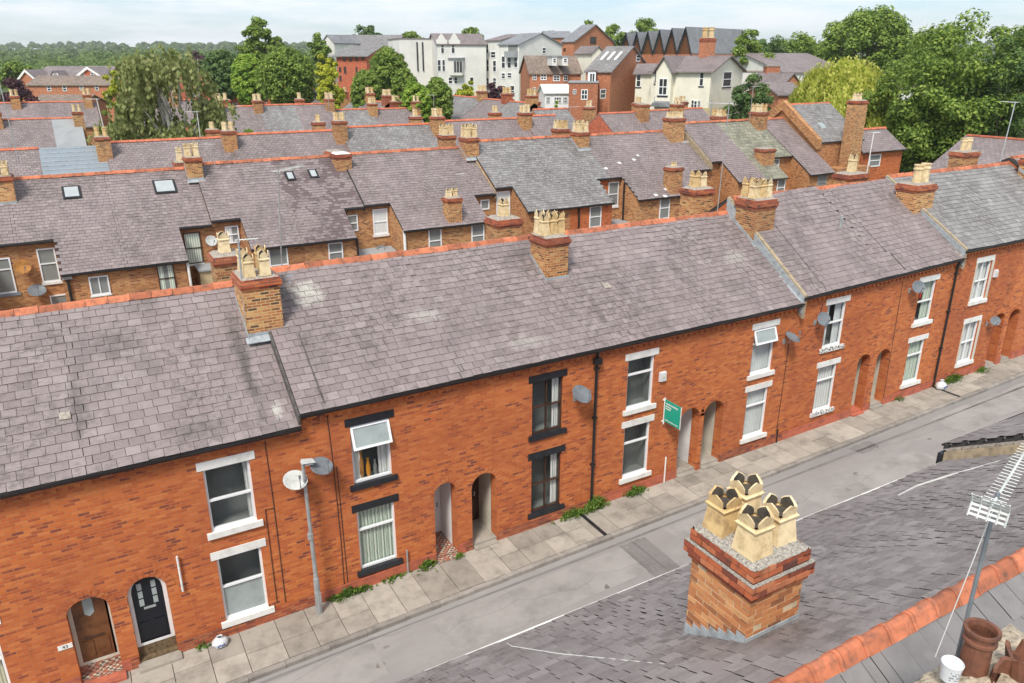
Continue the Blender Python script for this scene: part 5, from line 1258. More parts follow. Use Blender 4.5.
# row 3 : fronts face the camera across the second street
R3 = [(-9.5, -5.4, 9.9, 'slate_tex'), (-5.4, -1.2, 9.95, 'slate_tex'), (-1.2, 2.7, 9.95, None), (2.7, 6.8, 10.13, 'slate_tex'), (6.8, 10.95, 10.13, 'slate_tex'), (10.95, 15.1, 10.28, 'slate_tex'), (15.1, 19.3, 10.28, 'slate_tex'),
      (19.3, 23.5, 10.47, 'slate_tex_grey'), (23.5, 27.75, 10.47, 'slate_tex_grey'), (27.75, 31.9, 10.64, 'slate_tex'), (31.9, 36.0, 10.64, 'slate_tex'), (36.0, 39.6, 10.78, 'slate_tex')]
r3 = []
for i, (a, c, z, s) in enumerate(R3):
    lab = 'third-row terraced house roof, the %s from the left of that row' % ORD[i]
    if s is None: lab = 'third-row house with the pale blue ribbed sheet roof'
    h = simple_house(lab, a, c, 44.0, z, 3.9, slate=s or 'bluegrey', group='houses of the third terrace', wall='brick' if i % 2 else 'brick_rear', ridge=None if s is None else 'ridge_far'); r3.append(h)
b = MB()
for k in range(11):
    y = 40.2+k*.36; z = 9.95-(44-y)*.644
    b.hexa([(-1.15, y, z+.002), (2.65, y, z+.002), (2.65, y+.05, z+.032), (-1.15, y+.05, z+.032)], [(-1.15, y, z+.05), (2.65, y, z+.05), (2.65, y+.05, z+.07), (-1.15, y+.05, z+.07)])
b.build('sheet_ribs', M['lead'], r3[2])
r3e = simple_house('gable-ended third-row house with an orange brick end wall', 44.5, 48.6, 44, 10.75, 3.9, group='houses of the third terrace', wall='brick_scarlet'); r3f = simple_house('third-row house next to the cream villa fence', 48.6, 53.0, 44, 10.85, 3.9, group='houses of the third terrace')
r3g = simple_house('third-row house furthest right, behind the mossy roof', 53.0, 57.4, 44, 10.9, 3.9, group='houses of the third terrace')
for h, x, zt, n in ((r3[2], 2.6, 10.6, 4), (r3[4], 10.8, 10.65, 4), (r3[6], 19.1, 11.05, 4), (r3[8], 27.4, 11.1, 4), (r3[10], 35.8, 11.15, 4), (r3f, 48.9, 11.5, 1), (r3[0], -5.3, 10.6, 4), (r3g, 53.2, 11.4, 2)):
    rc(h, x, 43.0, zt, pots=n if n != 1 else 1, potw=.3 if n != 1 else .01, poth=.6 if n != 1 else .01, wx=.9, wy=1.0, square=False)
for h, x, zt in ((r3[4], 10.3, 10.5), (r3[6], 18.5, 10.75), (r3[8], 27.0, 10.9), (r3[10], 34.8, 11.0), (r3e, 45.2, 11.2), (r3f, 51.2, 11.4), (r3g, 57.0, 11.4)): rc(h, x, 46.6, zt, pots=2, potw=.3, poth=.55, square=False)
# roof piece behind the gable
simple_house('low slate-roofed house tucked behind the orange gable end', 41.0, 45.0, 50.2, 10.9, 3.0, slate='slate_tex_grey', group='houses of the third terrace')
# row 4 (backs to row 3)
R4 = [(-9, -4.6, 10.45), (-4.6, -.2, 10.45), (-.2, 2.2, 10.42), (14.0, 18.4, 11.05), (18.4, 22.1, 11.1), (22.1, 25.9, 11.08), (25.9, 30.6, 10.42), (30.6, 36.0, 10.38)]
r4 = []
for i, (a, c, z) in enumerate(R4):
    h = simple_house('fourth-row terraced house back, the %s from the left of that row' % ORD[i], a, c, 67.7, z, 3.8, slate=('felt' if i == 2 else 'slate_tex' if i % 2 else 'slate_tex_grey'), group='houses of the fourth terrace', wall='brick_rear', zb=2); r4.append(h)
    # rear wing under a continued slope
    b = MB(); ze = z-3.8*.644; xm = a+(c-a)*.5
    xa, xb = (a, xm+.4) if i % 2 else (xm-.4, c)
    q = [V3((xa, 62.2, ze-1.1)), V3((xb, 62.2, ze-1.1)), V3((xb, 63.9, ze-.005)), V3((xa, 63.9, ze-.005))]; b.hexa([p-V3((0, 0, .1)) for p in q], q); b.build('wing_roof', M['slate_tex' if i % 2 else 'slate_tex_grey'], h)
    b = MB(); b.box(xa+.05, xb-.05, 62.4, 64.1, 2, ze-1.15); b.build('wing_wall', M['brick_rear'], h)
for h, x, zt in ((r4[1], -4.4, 11.1), (r4[2], 2.0, 11.0), (r4[3], 14.4, 11.7), (r4[4], 18.3, 11.6), (r4[5], 25.8, 11.6), (r4[6], 30.6, 11.0), (r4[7], 35.7, 11.1)): rc(h, x, 67.0, zt, potw=.32, poth=.6, square=False)
for h, x, zt in ((r4[3], 15.8, 11.6), (r4[5], 23.5, 11.5), (r4[7], 34.4, 11.0)): rc(h, x, 70.2, zt, pots=2, potw=.32, poth=.6, square=False, shaft='brick_red')
R5 = [(-8, -3.2, 11.2), (-3.2, 1.2, 11.2), (1.2, 4.4, 11.15), (8.5, 12.5, 11.0), (12.5, 16.5, 11.1)]
r5 = [simple_house('fifth-row house roof beyond the flat grey roof, the %s from the left' % ORD[i], a, c, 84, z, 3.8, slate='slate_tex', group='houses of the fifth terrace', zb=2.5) for i, (a, c, z) in enumerate(R5)]
for h, x in ((r5[0], -3.2), (r5[2], 3.6), (r5[3], 8.8), (r5[4], 12.4)): rc(h, x, 83.4, 11.9, potw=.34, poth=.6, square=False)
# terraces running away from the camera
TP = [('y', 34.0, [(70.5, 76.3, 10.85), (76.3, 82.1, 10.9)]), ('y', 37.2, [(100, 106, 11.0), (106, 113.5, 11.1), (113.5, 119.5, 11.2), (119.5, 125, 11.3)]), ('y', 38.6, [(134, 140, 11.2), (140, 147, 11.3), (147, 155, 11.4)]), ('y', 46.3, [(58.5, 64.0, 11.0), (64.0, 70.2, 11.05), (70.2, 79, 11.1)]), ('y', 33.0, [(168, 176, 11.2), (176, 184, 11.3)])]
k = 0
for ax, x, rows in TP:
    for a, c, z in rows:
        h = simple_house('slate-roofed house end-on in the side streets, the %s in depth' % ORD[k], a, c, x, z, 3.9, slate=('slate_tex_grey' if k % 2 else 'slate_tex'), axis='y', group='houses of the side streets', wall='brick_scarlet' if k % 3 == 0 else 'brick_rear', zb=1.8); k += 1
        rc(h, x-.1, a+.5, z+.8, potw=.36, poth=.65, wx=1.0, wy=1.0, square=False, shaft='brick_red' if k % 2 else 'brick_stack')
        rc(h, x+3.0, c-.8, z-.1, pots=2, potw=.36, poth=.6, square=False, shaft='brick_red')
b = MB()
t = simple_house('small house with a bright red rendered roof among the far trees', 27.0, 33.5, 138, 11.6, 3.6, sl=.8, slate='ridge_far', wall='brick_scarlet', zb=2, name='red_roofed_house'); rc(t, 28.0, 137, 13.2, pots=2, potw=.4, poth=.6, shaft='brick_scarlet', square=False); rc(t, 33, 137, 13.0, pots=2, potw=.4, poth=.6, shaft='brick_scarlet', square=False)
t = simple_house('red brick house left of the bright red roof', 22.0, 26.0, 146, 12.6, 3.4, slate='brick_far', wall='brick_scarlet', zb=2, name='brick_house')
# ------------------------------------------------------------------ near side: roofs below the camera
NYE, NZE, NYR, NZR = -9.1, 7.40, -13.43, 9.94
def near_house(lab, x0, x1, ye, ze, yr, zr, seed, gut='white', slate='slate_near'):
    t = thing('terraced_house', lab, 'house', ((x0+x1)/2, yr, zg((x0+x1)/2)), 'near-side houses')
    b = MB(); yb = 2*yr-ye; zb = 1.4
    b.quad((x1, ye-.2, zb), (x0, ye-.2, zb), (x0, ye-.2, ze-.1), (x1, ye-.2, ze-.1)); b.quad((x0, yb+.2, zb), (x1, yb+.2, zb), (x1, yb+.2, ze-.1), (x0, yb+.2, ze-.1))
    for xx, s in ((x0+.003, -1), (x1-.003, 1)):
        q = [(xx, yb+.2, zb), (xx, ye-.2, zb), (xx, ye-.2, ze-.1), (xx, yr, zr-.12), (xx, yb+.2, ze-.1)]; b.quad(*(q if s > 0 else q[::-1]))
    b.build('wall', M['brick'], t)
    for u in (x0+1.6,):
        for za, zc in ((ze-2.3, ze-.8), (ze-4.9, ze-3.3)): window(t, V3((0, ye-.2, 0)), -UX, UY, -u-.5, -u+.5, za, zc, inset=.02, sill='white', lintel='white')
    b = MB(); b.box(x0+2.9, x0+3.75, ye-.199, ye-.15, zg(x0), zg(x0)+2.1); b.build('door', M['navy'], t)
    b = MB(); dn = V3((0, 0, -.1))
    A = [V3((x1, ye, ze)), V3((x0, ye, ze)), V3((x0, yr+.002, zr)), V3((x1, yr+.002, zr))]; B_ = [V3((x0, yb, ze)), V3((x1, yb, ze)), V3((x1, yr-.002, zr)), V3((x0, yr-.002, zr))]
    b.hexa([p+dn for p in A], A); b.hexa([p+dn for p in B_], B_); rf = b.build('roof', M['under'], t)
    W = V3((0, yr-ye, zr-ze)).normalized(); L = (V3((0, yr-ye, zr-ze))).length-.07
    b = MB(); slates(b, lambda v: [(.003, x1-x0-.003)], V3((x1, ye, ze)), -UX, W, L, (-UX).cross(W).normalized(), seed=seed, wid=.27, row=.19, thick=.0128, jit=.6, tooth=(1, 1)); b.build('slates', M[slate], rf)
    W = V3((0, yr-yb, zr-ze)).normalized()
    b = MB(); slates(b, lambda v: [(.003, x1-x0-.003)], V3((x0, yb, ze)), UX, W, L, UX.cross(W).normalized(), seed=seed+3, wid=.31, row=.40, thick=.012, jit=.02); b.build('rear_tiles', M['tile_smooth'], rf)
    ridge_tiles(t, x0, x1, yr, zr+.05, zr+.05, 'ridge', step=.36, hw=.72)
    gutter(t, x0, x1, ye+.035, ze+.0, ze+.0, gut, k=.38); return t
N1 = near_house('near-side house roof at the bottom left corner with the white gutter', -2.4, 1.7, NYE, NZE, NYR, NZR, 201)
N2 = near_house('near-side house carrying the big mid-roof chimney with crown pots', 1.7, 6.03, NYE, NZE, NYR, NZR, 202)
N3 = near_house('near-side house right of the big near chimney', 6.03, 10.6, NYE, NZE, NYR, NZR, 203)
N4 = near_house('near-side house left of the raised mortar coping', 10.6, 15.2, NYE, NZE, NYR, NZR, 204)
N5 = near_house('near-side house beyond the raised mortar coping with a dark gutter', 15.42, 19.8, -8.85, 7.62, -13.2, 10.25, 205, 'gutter')
N6 = near_house('near-side house furthest along at the right edge', 19.8, 24.2, -8.75, 7.62, -13.1, 10.25, 206, 'gutter')
b = MB(); W = V3((0, NYR-NYE, NZR-NZE))
def slq(b, xa, xb, ha, hb, o=V3((0, NYE+.1, NZE))):
    p = [o+V3((xb, 0, ha)), o+V3((xa, 0, ha)), o+V3((xa, 0, ha))+W, o+V3((xb, 0, ha))+W]; b.hexa(p, [q+V3((0, 0, hb-ha)) for q in p])
slq(b, 15.21, 15.41, -.3, .17); b.build('party_coping', M['coping'], N4)
b = MB(); 
for k in range(14): 
    a, c = k/14, (k+1)/14-.006; p = [V3((15.42, NYE+.1, NZE+.175))+W*a, V3((15.28, NYE+.1, NZE+.175))+W*a, V3((15.28, NYE+.1, NZE+.175))+W*c, V3((15.42, NYE+.1, NZE+.175))+W*c]; b.hexa(p, [q+V3((0, 0, .05)) for q in p])
b.build('coping_cap', M['mortar'], N4)
b = MB(); b.box(15.19, 15.43, NYE+.11, NYE+.22, NZE-.2, NZE+.12); b.build('kneeler', M['black'], N4)
# big near chimney with modelled bricks
def brick_block(b, x0, x1, y0, y1, z0, z1, seed, bl=.225, rh=.076, g=.010, skip=0):
    r = random.Random(seed); n = max(1, int((z1-z0)/rh+.5)); rh = (z1-z0)/n; dep = .10
    for k in range(n):
        za, zb = z0+k*rh+g/2, z0+(k+1)*rh-g/2
        for ax in range(4):
            lo, hi = (x0, x1) if ax < 2 else (y0, y1)
            Lr = hi-lo; p = lo-(bl/2 if (k+ax//2) % 2 else 0)
            while p < hi-.01:
                a, c = max(lo, p+g/2), min(hi, p+bl-g/2); p += bl
                if c-a < .02: continue
                e = r.uniform(-.004, .004)
                if r.random() < .04: e -= .012
                if ax == 0: b.box(a, c, y0-e, y0+dep, za, zb)
                elif ax == 1: b.box(a, c, y1-dep, y1+e, za, zb)
                elif ax == 2: b.box(x0-e, x0+dep, a, c, za, zb)
                else: b.box(x1-dep, x1+e, a, c, za, zb)
def islandbrick(name, stops, stain=.5, stainc=(.07, .045, .035)):
    m, nt, b = newmat(name); r = nt.nodes.new('ShaderNodeNewGeometry').outputs['Random Per Island']
    n = noise(nt, 14, 5, .7); f = N(nt, 'ShaderNodeMath', {0: n, 1: .5, 2: r}, operation='MULTIPLY_ADD').outputs[0]; f = N(nt, 'ShaderNodeMath', {0: f, 1: .25}, operation='SUBTRACT', use_clamp=True).outputs[0]
    c = ramp(nt, f, stops); c = mix(nt, ramp(nt, noise(nt, 5, 6, .75), [(.5, G(0)), (.7, G(stain))]), c, stainc)
    nt.links.new(c, b.inputs['Base Color']); b.inputs['Roughness'].default_value = .9; bump(nt, b, noise(nt, 60, 4, .6), .5, .006); return m
M['ib_buff'] = islandbrick('weathered_buff_brick', [(0, (.24, .095, .04)), (.3, (.45, .165, .06)), (.7, (.53, .22, .085)), (1, (.60, .31, .13))], .4)
M['ib_red'] = islandbrick('weathered_red_brick', [(0, (.10, .035, .028)), (.35, (.30, .07, .032)), (.75, (.45, .12, .045)), (1, (.5, .19, .09))], .7, (.05, .04, .035))
M['joint'] = plain('pale_mortar_joint', (.56, .45, .30), .95, .2, 10); M['jointdark'] = plain('dark_mortar_joint', (.13, .11, .09), .95, .3, 10)
M['gravelcap'] = plain('pebbly_flaunching', (.34, .315, .28), .95, .55, 38, dark=(.09, .08, .07), bstr=1.0)
X0, X1, Y0, Y1 = 5.62, 6.44, -12.385, -11.47
b = MB(); b.box(X0+.006, X1-.006, Y0+.006, Y1-.006, 8.3, 9.92); ch = b.build('chimney', M['joint'], N2)
b = MB(); brick_block(b, X0, X1, Y0, Y1, 8.55, 9.92, 7, g=.013); b.build('brickwork', M['ib_buff'], ch)
b = MB(); b.box(X0-.015, X1+.015, Y0-.015, Y1+.015, 9.93, 10.31); b.build('corbel_core', M['jointdark'], ch)
b = MB(); brick_block(b, X0-.035, X1+.035, Y0-.035, Y1+.035, 9.92, 9.995, 8); brick_block(b, X0-.075, X1+.075, Y0-.075, Y1+.075, 9.998, 10.15, 9); brick_block(b, X0-.03, X1+.03, Y0-.03, Y1+.03, 10.17, 10.32, 10); b.build('corbel_courses', M['ib_red'], ch)
b = MB(); rg = random.Random(31); nx = 18; i0 = 0
for j in range(nx+1):
    for i in range(nx+1):
        u, v = i/nx, j/nx; ed = min(u, v, 1-u, 1-v); h = min(1, ed*5)*.06+rg.uniform(-.006, .008)
        b.v.append((X0-.03+(X1-X0+.06)*u, Y0-.03+(Y1-Y0+.06)*v, 10.315+h))
for j in range(nx):
    for i in range(nx): a = j*(nx+1)+i; b.f.append((a, a+1, a+nx+2, a+nx+1))
b.build('flaunching', M['gravelcap'], ch)
b = MB(); e = .075
for (xa, xb, ya, yb) in ((X0-e, X0-.03, Y0-e, Y1+e), (X1+.03, X1+e, Y0-e, Y1+e), (X0-.03, X1+.03, Y0-e, Y0-.03), (X0-.03, X1+.03, Y1+.03, Y1+e)):
    b.hexa([(xa, ya, 10.152), (xb, ya, 10.152), (xb, yb, 10.152), (xa, yb, 10.152)], [(xa*.6+(xa+xb)*.2 if 0 else xa, ya, 10.16), (xb, ya, 10.16), (xb, yb, 10.16), (xa, yb, 10.16)])
b.build('ledge_mortar', M['gravelcap'], ch)
sp = []
for (fx, fy) in ((.27, .78), (.74, .84), (.25, .26), (.75, .30)):
    c0 = (X0+(X1-X0)*fx, Y0+(Y1-Y0)*fy, 10.35); pot_obj(ch, c0, .315, .545, True); sp.append((c0, .315, .545))
zn = lambda y: NZE+(NYE-y)*(NZR-NZE)/(NYE-NYR)
b = MB()
for xs, sg in ((X0, -1), (X1, 1)):
    n = 7
    for k in range(n):
        ya = Y0+(Y1-Y0)*k/n; yb = Y0+(Y1-Y0)*(k+1)/n-.004; xo = sorted((xs+sg*.006, xs+sg*.016)); hh = .17
        q = [(ya, zn(ya)-.02), (yb, zn(yb)-.02), (yb, zn(ya)+hh*.7), (ya, zn(ya)+hh*.7)]
        b.hexa([(xo[0], y, z) for y, z in q], [(xo[1], y, z) for y, z in q])
b.box(X0-.01, X1+.01, Y0-.018, Y0-.006, zn(Y0)-.02, zn(Y0)+.10)
for (xa, xb, ya, yb) in ((X0-.06, X0-.018, Y0-.05, Y1), (X1+.018, X1+.08, Y0-.05, Y1), (X0-.03, X1+.12, Y0-.07, Y0-.02)):
    q = [V3((xa, ya, zn(ya)+.018)), V3((xb, ya, zn(ya)+.018)), V3((xb, yb, zn(yb)+.018)), V3((xa, yb, zn(yb)+.018))]; b.hexa(q, [p+V3((0, 0, .012)) for p in q])
b.build('lead_flashing', M['lead'], ch)
# cables lying on the near roof
def lie(pts, lab, r=.008, mat='wire'):
    P = [V3((x, y, zn(y)+.035)) for x, y in pts]; t = thing('roof_cable', lab, 'cable', P[0]); b = MB(); b.tube(P, r, 5); b.build('sheath', M[mat], t)
lie([(4.35, -9.3), (4.31, -9.5), (4.45, -10.48), (4.62, -11.2), (4.85, -12.2), (5.12, -13.1)], 'thin pale cable running up the near slates left of the big chimney')
lie([(12.2, -9.95), (12.9, -9.85), (13.6, -10.0), (14.4, -10.3), (15.1, -10.55)], 'pale cable lying across the near slates below the coping', .018)
# near stack at the bottom right corner: flaunching, pots, tub, mast
b = MB(); b.box(4.76, 6.2, -15.75, -14.58, 8.0, 10.95); ns = b.build('chimney', M['brick_stack'], N3)
b = MB(); rg = random.Random(12); nx = 26
for j in range(nx+1):
    for i in range(nx+1):
        u, v = i/nx, j/nx; ed = min(u, v, 1-u, 1-v); h = .13*min(1, ed*4)**.7+rg.uniform(-.012, .014)
        b.v.append((4.72+1.52*u+rg.uniform(-.01, .01), -15.78+1.24*v+rg.uniform(-.01, .01), 10.94+h))
for j in range(nx):
    for i in range(nx): a = j*(nx+1)+i; b.f.append((a, a+1, a+nx+2, a+nx+1))
M['rough'] = plain('rough_brown_mortar', (.43, .36, .27), .95, .4, 22, dark=(.17, .13, .09), bstr=1.0); b.build('flaunching', M['rough'], ns)
round_pot(ns, (5.335, -14.74, 11.02), .105, .41)
def shell(c, r, h, a0, a1, tilt, seed):
    rg = random.Random(seed); b = MB(); c = V3(c); n = 10; Mt = Matrix.Rotation(tilt, 3, 'X')
    for k in range(n+1):
        a = a0+(a1-a0)*k/n; hh = h*rg.uniform(.55, 1.05)*(1-.5*abs(k/n-.5))
        for rr, z in ((r, 0), (r, hh), (r*.82, hh-.01), (r*.82, 0)): b.v.append(tuple(c+Mt @ V3((rr*cos(a), rr*sin(a), z))))
    for k in range(n):
        for j in range(4): b.f.append((k*4+j, (k+1)*4+j, (k+1)*4+(j+1) % 4, k*4+(j+1) % 4))
    b.build('broken_pot', M['pot_red'], ns)
shell((5.40, -14.98, 11.03), .14, .22, -1.2, 2.6, .15, 1); shell((5.62, -15.0, 11.03), .15, .30, .4, 3.9, -.2, 2); shell((5.78, -15.2, 11.03), .14, .26, -.6, 2.2, .1, 3); shell((5.55, -15.25, 11.03), .14, .2, -2, 1.5, .3, 4)
t = thing('tub', 'small white lidded tub with a grey printed label on the near chimney top', 'tub', (5.03, -14.735, 11.105))
b = MB(); b.smooth = False; b.lathe((5.03, -14.735, 11.105), [(0, 0), (.062, 0), (.072, .125), (.075, .125), (.078, .145), (.073, .15), (.066, .142), (0, .142)], 22); b.build('body', M['plastic'], t)
b = MB()
for k in range(7):
    a = radians(-150+k*13); c0 = V3((5.03, -14.735, 11.105)); rr = .0715
    for zz, ww in ((.035, .10), (.055, .16), (.078, .13), (.095, .08)):
        if (k*7+int(zz*1000)) % 3: b.quad(*[c0+V3((rr*cos(a+s*ww), rr*sin(a+s*ww), z)) for s, z in ((-.6, zz), (.6, zz), (.6, zz+.009), (-.6, zz+.009))])
b.build('printed_label', M['dish'], t)
# aerials
def aerial(base, top, boom, lab, n=10, el=.22, mat='galv', refl=False, r=.016, stays=None, tilt=0):
    base, top = V3(base), V3(top); t = thing('tv_aerial', lab, 'aerial', base, 'television aerials')
    b = MB(); b.tube([base, top], r, 7); b.build('mast', M[mat], t)
    bd = V3(boom); L = bd.length; d = bd.normalized(); s = d.cross(V3((0, 0, 1))).normalized(); c = top-bd*.15-V3((0, 0, .04))
    b = MB(); b.tube([c, c+bd], r*.55, 5)
    for k in range(n):
        p = c+bd*((k+.6)/n); w = el*(1-.25*k/n); b.tube([p-s*w*.5, p+s*w*.5], r*.25, 4)
    b.build('boom', M['dishwhite'], t)
    if refl:
        b = MB(); u = V3((0, 0, 1))
        for sg in (-1, 1):
            o = c+d*.02
            for k in range(3):
                z0 = .008+k*.030; q = [o-s*.12+u*sg*z0-d*z0*.7, o+s*.12+u*sg*z0-d*z0*.7, o+s*.12+u*sg*(z0+.013)-d*(z0+.013)*.7, o-s*.12+u*sg*(z0+.013)-d*(z0+.013)*.7]
                b.hexa(q, [p+d*.006 for p in q])
            for sx in (-.12, -.06, 0, .06, .115): b.tube([o+s*sx, o+s*sx+u*sg*.09-d*.065], .006, 4)
        b.build('reflector', M['dishwhite'], t)
    if stays: 
        b = MB(); b.tube([top-V3((0, 0, .1)), top.lerp(V3(stays), .5)-V3((0, 0, .05)), V3(stays)], .004, 4); b.build('cable', M['wire'], t)
    return t
aerial((5.494, -14.545, 10.9), (5.494, -14.545, 12.44), (1.25, .39, .0), 'near television aerial with a white grid reflector on a grey mast', n=22, el=.15, refl=True, r=.0165, mat='dish', stays=(5.15, -14.55, 11.1))
b = MB(); rc_ = []
aerial((4.72, 3.9, 9.9), (4.9, 3.9, 12.7), (.9, .5, .05), 'tall thin aerial pole rising behind the left front chimney', el=.4, r=.018, mat='gutter_grey')
aerial((3.30, 2.2, 8.9), (3.38, 2.2, 11.35), (.5, -.25, .03), 'aerial strapped to the left side of the left front chimney', el=.35, n=6, r=.025)
aerial((20.85, 3.9, 10.1), (20.95, 3.9, 14.0), (-.35, .9, 0), 'tall aerial pole beside the big front chimney with crown pots', el=.45, r=.018, mat='gutter_grey')
aerial((38.9, 3.8, 10.7), (39.3, 3.9, 13.6), (.3, .9, 0), 'leaning aerial pole at the right edge chimney', el=.4, r=.025)
aerial((54.9, 22.3, 6.5), (55.0, 22.3, 10.2), (.9, .1, 0), 'white aerial pole against the tall brick stack', el=.5, r=.04, mat='white')
aerial((9.0, 44, 10.1), (9.0, 44, 12.0), (-.9, .5, 0), 'pale aerial on the third-row ridge in front of the birch', el=.5, r=.03, mat='dishwhite')
aerial((2.95, 44.2, 9.8), (2.75, 44.2, 13.0), (-.7, .6, 0), 'tall pale aerial pole left of the birch', el=.5, r=.035, mat='dishwhite')
aerial((-1.8, 27.3, 10.9), (-1.9, 27.3, 15.0), (-.8, .2, 0), 'thin aerial pole by the six-pot stack at the left edge', el=.4, r=.022)
aerial((11.8, 44.2, 10.2), (11.8, 44.2, 12.3), (.5, .5, 0), 'thin aerial right of the paired third-row stacks', el=.4, n=6, r=.025)
aerial((52.3, 24.6, 10.0), (52.3, 24.6, 11.3), (.5, .2, 0), 'small aerial on the grey-green roof of the tall gabled house', el=.4, n=5, r=.02)

for i_, (b0, h_, lab_) in enumerate((((18.4, 43.2, 11.0), 2.0, 'thin dark aerial on the third-row stack above the white-capped chimney'), ((27.2, 43.2, 11.0), 1.8, 'thin dark aerial on the third-row stack right of centre'), ((46.6, 27.2, 11.0), 2.6, 'forked aerial on the mossy green-tiled roof'), ((19.2, 22.6, 8.2), 1.2, 'short aerial at the two-pot wing stack'), ((7.0, 26.9, 10.1), 1.2, 'bent aerial right of the second-row ridge stack'), ((31.4, 29.5, 10.9), 1.5, 'aerial behind the grey-roofed second-row stack'), ((35.6, 22.3, 8.8), 1.6, 'aerial on the stack above the buff side wall'))):
    aerial(b0, (b0[0]+.04, b0[1], b0[2]+h_), ((.7, .4, .02), (-.5, .6, 0), (.8, -.2, .03))[i_ % 3], lab_, el=.4, n=7, r=.02, mat='gutter_grey')
# ------------------------------------------------------------------ far buildings on the hill
class Fac:
    def __init__(s, px0, py, dh, rot):
        s.A = atd(px0, py, dh); s.U = (RT*cos(rot)+HD*sin(rot)).normalized(); s.N = -(V3((-s.U.y, s.U.x, 0)))
    def u(s, px, py=60):      # horizontal hit of the pixel column with the facade line
        d = ray(px, py); a = V3((s.A.x-CAM.x, s.A.y-CAM.y, 0)); dd = V3((d.x, d.y, 0))
        den = dd.x*-s.U.y-dd.y*-s.U.x
        k = (a.x*-s.U.y-a.y*-s.U.x)/den
        return (CAM+d*k-s.A).x*s.U.x+(CAM+d*k-s.A).y*s.U.y, (CAM+d*k).z
def bld(name, lab, px0, px1, pyE, pyB, dh, rot, pyR, ridge='u', px2=None, depth=9, wall='whiterender', roof='slate_tex', wins=(), wins2=(), over=.25, frame='upvc', group=None, flat=False, sills=None, cat='house', wt=(.5,), wm=(), down=4, apex=None):
    F = Fac(px0, pyE, dh, rot); O = V3((F.A.x, F.A.y, 0)); U = F.U; B = -F.N; L = F.u(px1, pyE)[0]; zE = F.A.z; zB = atd(px0, pyB, dh).z-down
    E1 = O+U*L
    F2 = Fac(px0, pyE, dh, rot); F2.A = V3((E1.x, E1.y, zE)); F2.U = B; F2.N = U
    if px2 is not None: depth = F2.u(px2, pyE)[0]
    t = thing(name, lab, cat, (O.x+U.x*L/2+B.x*depth/2, O.y+U.y*L/2+B.y*depth/2, zB+down), group)
    P = lambda u, n, z: O+U*u+B*n+V3((0, 0, z))
    if ridge == 'u':
        m = P(L/2, depth/2, 0); zR = atd((px0+px1)/2, pyR, (m-V3((CAM.x, CAM.y, 0))).dot(HD)).z
    else:
        m = P(L/2, 0, 0); zR = atd((px0+px1)/2, pyR, (m-V3((CAM.x, CAM.y, 0))).dot(HD)).z
    b = MB(); c = [(0, 0), (L, 0), (L, depth), (0, depth)]
    for k in range(4):
        (a0, a1), (b0, b1) = c[k], c[(k+1) % 4]; q = [P(a0, a1, zB), P(b0, b1, zB), P(b0, b1, zE), P(a0, a1, zE)]
        if not flat and ((ridge == 'v' and k % 2 == 0) or (ridge == 'u' and k % 2 == 1)): q = q[:3]+[P((a0+b0)/2, (a1+b1)/2, zR-.05)]+q[3:]
        b.quad(*q)
    b.build('wall', M[wall], t)
    b = MB(); o = over; D3 = V3((0, 0, -.16))
    if flat:
        A = [P(-.1, -.1, zE), P(L+.1, -.1, zE), P(L+.1, depth+.1, zE), P(-.1, depth+.1, zE)]; b.hexa(A, [p+V3((0, 0, .2)) for p in A])
    elif ridge == 'u':
        s = (zR-zE)/(depth/2)
        A = [P(-o, -o, zE-s*o), P(L+o, -o, zE-s*o), P(L+o, depth/2, zR), P(-o, depth/2, zR)]; b.hexa([p+D3 for p in A], A)
        A = [P(L+o, depth+o, zE-s*o), P(-o, depth+o, zE-s*o), P(-o, depth/2+.004, zR), P(L+o, depth/2+.004, zR)]; b.hexa([p+D3 for p in A], A)
    else:
        s = (zR-zE)/(L/2)
        A = [P(L+o, -o, zE-s*o), P(L+o, depth+o, zE-s*o), P(L/2, depth+o, zR), P(L/2, -o, zR)]; b.hexa([p+D3 for p in A], A)
        A = [P(-o, depth+o, zE-s*o), P(-o, -o, zE-s*o), P(L/2-.004, -o, zR), P(L/2-.004, depth+o, zR)]; b.hexa([p+D3 for p in A], A)
    b.build('roof', M[roof], t)
    for ws, F_, Oo, U_, N_ in ((wins, F, O, U, -B), (wins2, F2, E1, B, U)):
        for w in ws:
            x0, y0, x1, y1 = w[:4]; u0, _ = F_.u(x0, y0); u1, z0 = F_.u(x1, y1); _, z1 = F_.u(x1, y0)
            if u1 < u0: u0, u1 = u1, u0
            kw = dict(trans=wt, mull=wm, ft=min(.12, (u1-u0)*.12), sill=sills, shh=.15, so=.1, glass='glass_dark'); kw.update(w[4] if len(w) > 4 else {})
            window(t, Oo, U_, N_, u0, u1, z0, z1, frame=kw.pop('frame', frame), inset=.03, **kw)
    return t, P, L, depth, zE, zR, zB
def z7(ox, oy, l, s=7.193): return [tuple((ox if k % 2 == 0 else oy)+v/s for k, v in enumerate(r)) for r in l]
